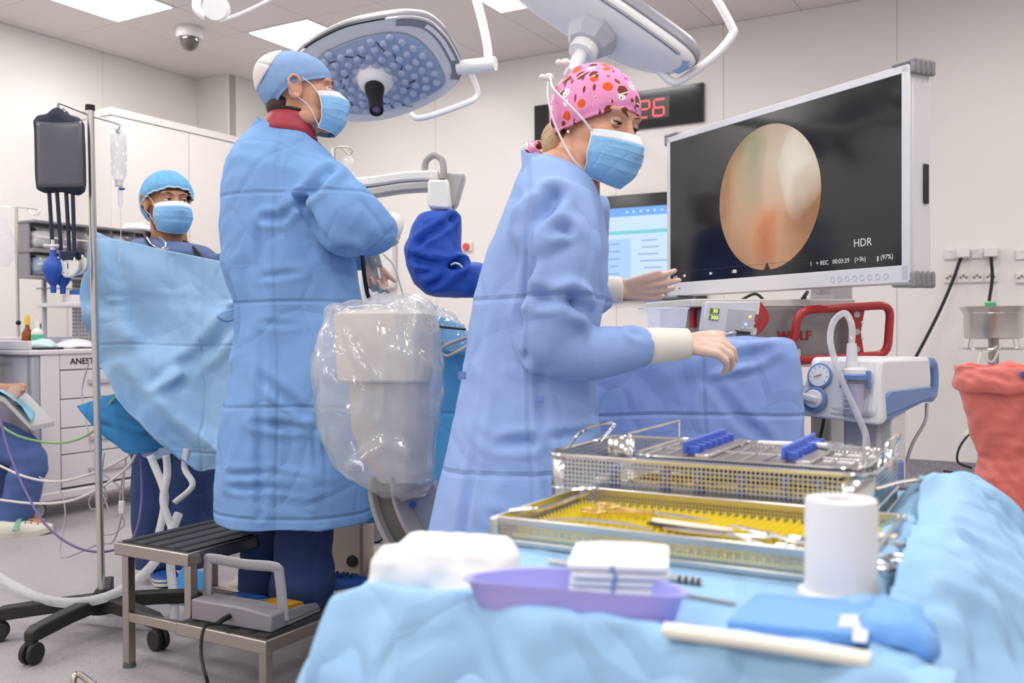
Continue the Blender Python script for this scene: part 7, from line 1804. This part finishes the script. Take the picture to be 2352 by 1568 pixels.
for sx in (-1, 1):
    for sy in (-1, 1): MB().cyl((sx * (thx - .05), sy * (thy - .06), 0), (sx * (thx - .05), sy * (thy - .06), TZ - .03), .014, seg=12).build('leg', STEEL, it)
MB().box((0, 0, TZ - .02), (2 * thx - .04, 2 * thy - .04, .02)).build('table_top', STEEL, it)
# loose drape corner thrown over the table end
def rp(a, b, z): return room(a, b, z)
net = [[rp(-.17, 1.58, TZ + .02), rp(-.15, 1.40, TZ + .045), rp(-.135, 1.2, TZ + .04), rp(-.125, 1.02, TZ + .03), rp(-.12, .88, TZ + .02), rp(-.12, .76, TZ + .012)],
       [rp(-.12, 1.6, TZ + .035), rp(-.10, 1.42, TZ + .055), rp(-.085, 1.22, TZ + .05), rp(-.085, 1.05, TZ + .03), rp(-.08, .9, TZ + .02), rp(-.08, .76, TZ + .0)],
       [rp(-.05, 1.6, TZ - .0), rp(-.04, 1.42, TZ + .0), rp(-.03, 1.24, TZ + .0), rp(-.03, 1.08, TZ - .02), rp(-.03, .93, TZ - .03), rp(-.04, .76, TZ - .05)],
       [rp(.02, 1.58, TZ - .14), rp(.03, 1.42, TZ - .12), rp(.04, 1.26, TZ - .12), rp(.03, 1.12, TZ - .14), rp(.03, .95, TZ - .15), rp(.01, .74, TZ - .17)],
       [rp(.04, 1.56, TZ - .34), rp(.06, 1.4, TZ - .34), rp(.07, 1.26, TZ - .34), rp(.06, 1.14, TZ - .34), rp(.05, .96, TZ - .36), rp(.03, .72, TZ - .38)]]
sheet('drape_end', net, SKY, it, 22, 22, .034, 7, 55, .014, raw=True)

nh = []
for k_, a in enumerate(np.linspace(-.605, -.055, 13)):
    wv = .006 * math.sin(k_ * 2.1) ; lo = min(1, (a + .605) / .06) * min(1, (-.045 - a) / .05)
    nh.append([rp(a, .775, TZ + .001), rp(a, .748, TZ + .010 * lo + wv * .4), rp(a, .722, TZ + .017 * lo + wv * .6), rp(a, .700 + wv, TZ + .012 * lo), rp(a, .672 + wv * 2, TZ - .06), rp(a + .01, .655 + wv * 3, TZ - .2), rp(a + .02, .64 + wv * 4, TZ - .42)])
sheet('drape_hem', [list(r) for r in zip(*nh)], SKY, it, 12, 16, .012, 9, 57, .007, raw=True)
# ---- perforated steel and wire materials
def perforated(name, pitch, hole, col, rough=.3, axes=(0, 2), slot=1.0):
    m = mat(name, col, rough, 1.0); g = N(m); x = g.xyz(g.tc())
    a = g.m('PINGPONG', x[axes[0]], pitch / 2); b = g.m('MULTIPLY', g.m('PINGPONG', x[axes[1]], pitch / 2), slot)
    d = g.m('SQRT', g.m('ADD', g.m('MULTIPLY', a, a), g.m('MULTIPLY', b, b)))
    g.link(g.m('GREATER_THAN', d, hole), g.b.inputs['Alpha']); return m
def wiremesh(name, pitch, wire, axes):
    m = mat(name, (.7, .69, .66), .25, 1.0); g = N(m); x = g.xyz(g.tc())
    a = g.m('PINGPONG', x[axes[0]], pitch / 2); b = g.m('PINGPONG', x[axes[1]], pitch / 2)
    g.link(g.m('MAXIMUM', g.m('LESS_THAN', a, wire), g.m('LESS_THAN', b, wire)), g.b.inputs['Alpha']); return m
PX = perforated('perforated_x', .0046, .0016, (.62, .58, .5), .3, (0, 2)); PY = perforated('perforated_y', .0046, .0016, (.62, .58, .5), .3, (1, 2)); PXY = perforated('perforated_floor', .0046, .0016, (.6, .56, .48), .3, (0, 1))
WX = wiremesh('mesh_x', .0062, .0010, (0, 2)); WY = wiremesh('mesh_y', .0062, .0010, (1, 2)); WXY = wiremesh('mesh_floor', .0062, .0010, (0, 1))
# ---- near tray with yellow pin mat
ta0, ta1, tb0, tb1, th_ = -.58, -.15, .975, 1.215, .034
tl, tw_ = (ta1 - ta0) / 2, (tb1 - tb0) / 2
ntr = thing('instrument_tray', 'perforated steel tray with a yellow pin mat full of scissors and clamps', 'tray', room((ta0 + ta1) / 2, (tb0 + tb1) / 2, TZ + .001), TH)
MB().box((0, 0, .001), (2 * tl, 2 * tw_, .002)).build('tray_floor', PXY, ntr, smooth=False)
for y_ in (-tw_, tw_):
    MB().box((0, y_, th_ / 2), (2 * tl, .0014, th_ - .012)).build('side_wall', PX, ntr, smooth=False)
    MB().box((0, y_, th_ - .004), (2 * tl + .004, .004, .009)).build('rim', STEEL, ntr, bevel=.0015); MB().box((0, y_, .004), (2 * tl + .002, .003, .007)).build('foot_rail', STEEL, ntr, bevel=.001)
for x_ in (-tl, tl):
    MB().box((x_, 0, th_ / 2), (.0014, 2 * tw_, th_ - .012)).build('end_wall', PY, ntr, smooth=False)
    MB().box((x_, 0, th_ - .004), (.004, 2 * tw_ + .004, .009)).build('rim', STEEL, ntr, bevel=.0015); MB().box((x_, 0, .004), (.003, 2 * tw_, .007)).build('foot_rail', STEEL, ntr, bevel=.001)
for sx in (-1, 1):
    for sy in (-1, 1): MB().box((sx * tl, sy * tw_, th_ / 2), (.012, .012, th_)).build('corner_plate', STEEL, ntr, bevel=.004)
MB().tube([(-tl + .004, -tw_ + .03, th_), (-tl + .03, -tw_ + .035, th_ + .004), (-tl + .045, -tw_ + .05, th_ + .006), (-tl + .045, tw_ - .05, th_ + .006), (-tl + .03, tw_ - .035, th_ + .004), (-tl + .004, tw_ - .03, th_)], .0028, 8, 6).build('bail_handle', CHROME, ntr)
YELM = mat('yellow_silicone', 'E9D43A', .5, sss=.05); 
MB().box((.006, 0, .007), (2 * tl - .02, 2 * tw_ - .012, .009)).build('pin_mat', YELM, ntr, bevel=.002)
pins = MB(); stp = .0105
for i in range(int((2 * tl - .03) / stp)):
    for j in range(int((2 * tw_ - .024) / stp)):
        pins.lathe([(.0028, 0), (.0022, .005), (.0012, .0085), (.0003, .009)], (-tl + .02 + i * stp, -tw_ + .016 + j * stp, .0115), 6)
po = pins.build('mat_pins', YELM, ntr); po['kind'] = 'stuff'
# ---- instruments in the tray
GOLD = mat('gold_handle', (.75, .52, .2), .25, 1.0); PALE = mat('pale_plastic', 'E8DCCB', .45); MIRR = mat('polished_steel', (.7, .69, .67), .18, 1.0)
zi = TZ + .001 + .023
def ring_tool(name, label, cat, a, b, ang, L, m_handle, m_shaft, open_=6, curve=0.0):
    t = thing(name, label, cat, room(a, b, zi), TH + R(ang))
    for s_ in (-1, 1):
        o_ = R(open_) * s_
        rc_ = V((-L * .5, s_ * (.012 + L * .5 * math.sin(R(open_))), 0))
        lp = [rc_ + V((.016 * math.cos(q), .0115 * math.sin(q), .002)) for q in np.linspace(0, 2 * PI, 20, endpoint=False)]
        MB().tube(lp, .0024, 8, closed=True).build('finger_ring', m_handle, t)
        MB().tube([rc_ + V((.016, -s_ * .002, .002)), V((-L * .2, s_ * .006, .003)), V((0, 0, .003))], [.0022, .0026, .003], 8, 4).build('shank', m_handle, t)
        MB().tube([V((0, 0, .003)), V((L * .25, -s_ * .003, .003 + curve * .3)), V((L * .5, -s_ * .0008, .003 + curve))], [.003, .0026, .0008], 8, 4).build('blade', m_shaft, t)
    MB().cyl((0, 0, -.001), (0, 0, .007), .0035, seg=12).build('pivot_screw', MIRR, t)
    return t
ring_tool('scissors', 'surgical scissors with gold finger rings in the yellow-matted tray', 'scissors', -.43, 1.115, -4, .15, GOLD, MIRR)
ring_tool('clamp', 'long ring-handled steel clamp lying across the pin mat', 'clamp', -.315, 1.035, 176, .15, MIRR, MIRR, 9)
ring_tool('clamp', 'short steel clamp with spread finger rings in the yellow-matted tray', 'clamp', -.27, 1.06, 150, .13, MIRR, MIRR, 14)
ring_tool('clamp', 'curved steel clamp beside the pale-handled retractor', 'clamp', -.2, 1.02, 160, .14, MIRR, MIRR, 8, .006)
t = thing('retractor', 'retractor with a pale tapered handle lying on the pin mat', 'retractor', room(-.365, 1.065, zi), TH + R(-8))
MB().rings([[V((x_, w_ * math.cos(q), .004 + .003 * math.sin(q))) for q in np.linspace(0, 2 * PI, 14, endpoint=False)] for x_, w_ in ((-.05, .004), (-.04, .008), (.0, .0095), (.04, .007), (.055, .002))]).build('handle', PALE, t)
MB().tube([(-.055, -.002, 0), (.0, -.012, 0), (.06, -.01, 0), (.09, -.004, .002)], [.004, .006, .005, .002], 8, 5, squash=(1, .5)).build('blade', DARK, t)
t = thing('scalpel_handle', 'slim curved steel handle along the tray rim', 'instrument', room(-.47, 1.035, zi), TH + R(3))
MB().tube([(-.07, 0, 0), (-.02, .006, .002), (.03, .004, .002), (.07, -.004, 0)], [.002, .0032, .003, .0015], 8, 6).build('shaft', MIRR, t)
t = thing('forceps', 'black-handled forceps at the far end of the pin mat', 'forceps', room(-.185, 1.06, zi), TH + R(22))
MB().tube([(-.055, 0, .003), (-.01, .003, .004), (.04, 0, .003)], [.004, .0065, .003], 10, 5).build('handle', DARK, t); MB().tube([(.04, 0, .003), (.08, -.003, .003)], [.003, .001], 8).build('tip', MIRR, t)
t = thing('counting_tag', 'small white plastic tag at the tray end by the white cylinder', 'tag', room(-.172, 1.105, zi + .003), TH)
MB().box((0, 0, .002), (.06, .022, .004)).build('tag_plate', PALE, t, bevel=.001)
# ---- far wire basket
fa0, fa1, fb0, fb1, fh = -.655, -.19, 1.245, 1.52, .072
fl_, fw_ = (fa1 - fa0) / 2, (fb1 - fb0) / 2
bsk = thing('wire_basket', 'fine steel wire basket with a hinged grid lid and blue silicone combs', 'basket', room((fa0 + fa1) / 2, (fb0 + fb1) / 2, TZ + .002), TH)
rr_ = lambda z_, e_=0: rrect((0, 0), fl_ + e_, fw_ + e_, z_, .035, 8)
MB().box((0, 0, .0015), (2 * fl_ - .03, 2 * fw_ - .03, .001)).build('basket_floor', WXY, bsk, smooth=False)
for y_ in (-fw_, fw_): MB().box((0, y_, fh / 2), (2 * fl_ - .07, .001, fh)).build('mesh_side', WX, bsk, smooth=False)
for x_ in (-fl_, fl_): MB().box((x_, 0, fh / 2), (.001, 2 * fw_ - .07, fh)).build('mesh_end', WY, bsk, smooth=False)
for sx in (-1, 1):
    for sy in (-1, 1):
        c_ = V((sx * (fl_ - .035), sy * (fw_ - .035), 0)); row = [[c_ + V((sx * .035 * math.sin(q), sy * .035 * math.cos(q), z_)) for q in np.linspace(0, PI / 2, 8)] for z_ in (0, fh)]
        MB().grid(row).build('corner_plate', MIRR, bsk, solid=.001)
for z_, r_ in ((fh, .003), (fh * .02 + .002, .0022), (fh * .32, .0014)): MB().tube(rr_(z_, .0015), r_, 8, closed=True).build('rim_wire', CHROME, bsk)
LIDZ = fh + .004
lx0, lx1 = -fl_ + .13, fl_ - .012
lidp = [V((lx0, -fw_ + .02, LIDZ)), V((lx1, -fw_ + .02, LIDZ)), V((lx1, fw_ - .02, LIDZ)), V((lx0, fw_ - .02, LIDZ))]
MB().tube(loop(lidp, .01), .0026, 8, closed=True).build('lid_frame', CHROME, bsk)
GRID = wiremesh('lid_grid', .0165, .0011, (0, 1)); LIDP = perforated('lid_perf', .006, .0017, (.5, .49, .49), .35, (0, 1))
MB().box(((lx0 + lx1) / 2, 0, LIDZ - .001), (lx1 - lx0 - .01, 2 * fw_ - .05, .0012)).build('lid_plate', LIDP, bsk, smooth=False)
for k in range(11): 
    x_ = lx0 + .02 + k * (lx1 - lx0 - .04) / 10; MB().cyl((x_, -fw_ + .025, LIDZ + .001), (x_, fw_ - .025, LIDZ + .001), .0009, seg=6).build('lid_wire', CHROME, bsk)
for y_ in (-.03, .05): MB().cyl((lx0 + .01, y_, LIDZ + .002), (lx1 - .01, y_, LIDZ + .002), .0014, seg=6).build('lid_bar', CHROME, bsk)
COMB = mat('blue_silicone', '5B78E0', .45, sss=.1)
for x_ in (lx0 + .075, lx0 + .215):
    cmb = MB().box((x_, .005, LIDZ + .012), (.005, 2 * fw_ - .075, .018)).build('silicone_comb', COMB, bsk, bevel=.001)
    for k in range(7): MB().box((x_ + .010, -fw_ + .055 + k * .029, LIDZ + .008), (.016, .006, .012)).build('comb_tooth', COMB, cmb, bevel=.001)
    MB().box((x_ + .03, 0, LIDZ + .003), (.02, 2 * fw_ - .06, .005)).build('comb_rail', STEEL, bsk, bevel=.001)
for k, x_ in enumerate((-.13, -.05, .0, .06, .12, .165, .21)): MB().box((x_, -fw_ + .03, fh * .5), (.007, .03, fh * .62)).build('holder_post', COMB, bsk, bevel=.002)
for k in range(4): MB().tube([(-.12, -fw_ + .06 + k * .05, .03), (.05, -fw_ + .062 + k * .05, .034), (.2, -fw_ + .058 + k * .05, .03)], [.004, .005, .003], 8, 5).build('stored_tool', DARK if k % 2 else MIRR, bsk)
MB().box((-fl_ + .075, -.01, .028), (.06, .1, .004)).build('label_plate', STEEL, bsk, bevel=.002)
for sx in (-1, 1): MB().tube([(sx * fl_ - sx * .004, -.06, fh), (sx * (fl_ - .03), -.06, fh + .03), (sx * (fl_ - .03), .06, fh + .03), (sx * fl_ - sx * .004, .06, fh)] if sx < 0 else [(fl_, -.06, fh), (fl_ + .01, -.058, fh + .035), (fl_ + .01, .05, fh + .035), (fl_, .06, fh)], .0025, 8, 5).build('bail_handle', CHROME, bsk)
MB().tube([(lx0 - .0, -fw_ + .02, LIDZ), (lx0 - .0, -fw_ + .02, fh + .035), (lx0, fw_ - .04, fh + .035), (lx0, fw_ - .04, LIDZ)], .002, 8).build('lid_stay', CHROME, bsk)
MB().tube([(fl_ - .02, -fw_ + .05, .01), (fl_ - .015, -fw_ + .05, fh + .055)], .0025, 8).build('pin', CHROME, bsk)
t = thing('steel_handle', 'bent flat steel handle reaching from the basket over the sky-blue drape', 'handle', room(-.17, 1.28, TZ + .05), TH)
MB().tube([pt(1990, 1085, 1.23), pt(2004, 1116, 1.22), pt(2015, 1120, 1.22), pt(2060, 1108, 1.26), pt(2112, 1100, 1.30)], .0045, 8, 6, squash=(1, .4)).build('bar', STEEL, t, world=True)
MB().cyl(pt(2112, 1108, 1.3), pt(2114, 1090, 1.3), .004, seg=10).build('bar_end', CHROME, t, world=True)
t = thing('white_probe', 'white rod resting along the back rim of the wire basket', 'rod', room(-.3, 1.53, TZ + .09), TH)
MB().cyl(pt(1745, 1019, 1.5), pt(1905, 1025, 1.36), .0055, seg=14).build('rod', WHITE_PLASTIC, t, world=True); MB().cyl(pt(1905, 1025, 1.36), pt(1960, 1028, 1.31), .0045, seg=14).build('clear_tip', CLEAR, t, world=True)

# ---- white cylinder
CYLW = mat('white_cardboard', 'E9E7E8', .6)
q = ptz(1932, 1384, TZ)
cy = thing('white_cylinder', 'white flanged cylinder standing on the sky-blue drape', 'cylinder', (q.x, q.y, TZ + .001))
rr0 = 80 / 2150 * q.y; hgt = .098
MB().lathe([(rr0 * 1.2, 0), (rr0 * 1.22, .004), (rr0 * 1.2, .010), (rr0 * 1.04, .013), (rr0 * 1.01, .02), (rr0, hgt - .003), (rr0 * .97, hgt), (rr0 * .48, hgt), (rr0 * .44, hgt - .002), (rr0 * .42, hgt - .05), (.001, hgt - .05)], (0, 0, 0), 56).build('drum', CYLW, cy, angle=50)
# ---- swabs and dish
GAU = mat('gauze_white', 'F4F2F2', .9, spec=.1, bump=(400, .3, .001)); THR = mat('blue_thread', '8F98DC', .8)
rng = random.Random(7)
for k in range(7):
    p = ptz(1432, 1436, TZ) + V((0, .03, 0)); 
    t = thing('gauze_swab', 'folded white gauze swab with blue thread in the neat stack', 'gauze', p + V((rng.uniform(-.001, .001), rng.uniform(-.001, .001), .002 + k * .0072)) + V((0, 0, 0)), R(-9 + rng.uniform(-2, 2)), 'stacked gauze swabs')
    w_ = .088 + rng.uniform(-.002, .002)
    rs = [rrect((0, .02), w_ / 2 * s_, .045 * s_, z_, .008, 6) for z_, s_ in ((.0, .93), (.001, 1.0), (.0036, 1.015), (.0062, 1.0), (.0072, .9))]
    if k == 6:
        mb = MB(); mb.rings(rs + [rrect((0, .022), w_ / 2 * .6, .03, .0105, .008, 6)]); mb.build('gauze_fold', GAU, t, angle=60)
    else: MB().rings(rs).build('gauze_fold', GAU, t, angle=60)
    MB().box((-.004, -.0255, .0036), (.004, .0015, .005)).build('thread', THR, t, smooth=False)
def puff(name, label, cat, c, rx, ry, h, ang, m, seed, amp=.008, freq=14):
    rg_ = []
    for zz, s_ in ((0, .9), (.006, 1), (h * .6, .97), (h * .9, .82), (h, .5), (h * 1.01, .05)): rg_.append([p for p in rrect((c.x, c.y), rx * s_, ry * s_, c.z + zz, min(rx, ry) * .45 * s_, 8, ang)])
    mb = MB(); mb.rings(rg_); me = fuse(mb, .0035, 2, name); C = co_of(me); displace(me, amp * creased(C, freq, 6, seed) + amp * .4 * fbm(C * 30, 2, seed)); C = co_of(me); C[:, 2] = np.maximum(C[:, 2], c.z); set_co(me, C); me.materials.append(m)
    return tag(finish(name, me, None, angle=180), label, cat)
puff('gauze_heap', 'loose heap of unfolded white gauze at the drape corner', 'gauze', ptz(1026, 1345, TZ + .001) + V((0, .0, 0)), .074, .052, .05, R(-24), GAU, 4, .011, 15)
puff('gauze_pad', 'flat white gauze pad between the gauze heap and the swab stack', 'gauze', ptz(1240, 1375, TZ + .001), .036, .028, .014, R(-24), GAU, 9, .004, 20)
KID = plastic_film('lavender_plastic', (.62, .62, .95), .6, .25, .25, 5)
KID = mat('lavender_pp', 'AFAFF0', .4, sss=.25)
kc = ptz(1322, 1438, TZ)
kd_ = thing('kidney_dish', 'translucent lavender kidney dish near the drape edge', 'kidney dish', (kc.x, kc.y, TZ + .001), R(-17))
def bean(s_, z_, n=48):
    out = []
    for i in range(n):
        a = 2 * PI * i / n; x_ = .098 * math.cos(a); y_ = .036 * math.sin(a); y_ += .018 * math.cos(PI * x_ / .2) * (1 if True else 0) - .01
        out.append(V((x_ * s_, y_ * s_ , z_)))
    return out
MB().rings([bean(.8, .0), bean(.86, .004), bean(.97, .035), bean(1.02, .037), bean(1.02, .039), bean(.955, .0385), bean(.85, .007), bean(.78, .004)]).build('dish', KID, kd_, angle=60)
# ---- rods, strip, blue pack
def rod(name, label, p0, p1, r_, bands, m):
    a, b = ptz(*p0, TZ + .002 + r_), ptz(*p1, TZ + .002 + r_); t = thing(name, label, 'probe', a); MB().cyl(a, b, r_, r_, 14).build('shaft', m, t, world=True)
    for f in bands: MB().cyl(a.lerp(b, f), a.lerp(b, f + .018), r_ * 1.03, seg=14).build('band', BLACK, t, world=True)
rod('probe', 'steel probe with black bands lying before the perforated tray', (1262, 1290), (1612, 1336), .0036, (.86, .90, .94, .975), STEEL)
rod('probe', 'thin dark steel needle lying on the sky-blue drape', (1535, 1360), (1690, 1386), .0016, (), STEEL_DULL)
s0, s1 = ptz(1527, 1446, TZ + .024), ptz(2000, 1516, TZ + .024)
st_ = thing('paper_strip', 'long rolled white paper strip along the near drape edge', 'paper roll', s0); MB().tube([s0, s0.lerp(s1, .5) + V((0, 0, .001)), s1], .0075, 14, 6, squash=(1, .8)).build('roll', mat('paper_cream', 'F2EFE4', .8), st_, world=True)
BPK = fabric('pack_midblue', '7FB0EA', .04, crinkle=.1, rough=.7)
p4 = [ptz(1735, 1388, TZ + .004), ptz(2010, 1408, TZ + .004), ptz(2000, 1490, TZ + .004), ptz(1668, 1455, TZ + .004)]
bp_ = thing('sterile_pack', 'flat blue wrapped sterile pack with white stickers', 'pack', p4[0]); MB().prism(p4, (0, 0, .012)).build('wrap', BPK, bp_, world=True, bevel=.003)
for q4 in ([(1932, 1412), (2008, 1414), (1998, 1442), (1925, 1440)], [(1960, 1442), (1995, 1444), (1990, 1476), (1958, 1472)]): MB().prism([ptz(u, v, TZ + .0165) for u, v in q4], (0, 0, .0006)).build('sticker', WHITE_PLASTIC, bp_, world=True, smooth=False)
puff('drape_bundle', 'crumpled mid-blue cloth bundle at the end of the sterile pack', 'cloth', ptz(2060, 1470, TZ), .03, .045, .03, R(-20), BPK, 31, .012, 18)
# small self-lit prints and lamps are seen but need not be sampled as light sources
for _mt in bpy.data.materials:
    if _mt.name != 'lit_diffuser': _mt.cycles.emission_sampling = 'NONE'
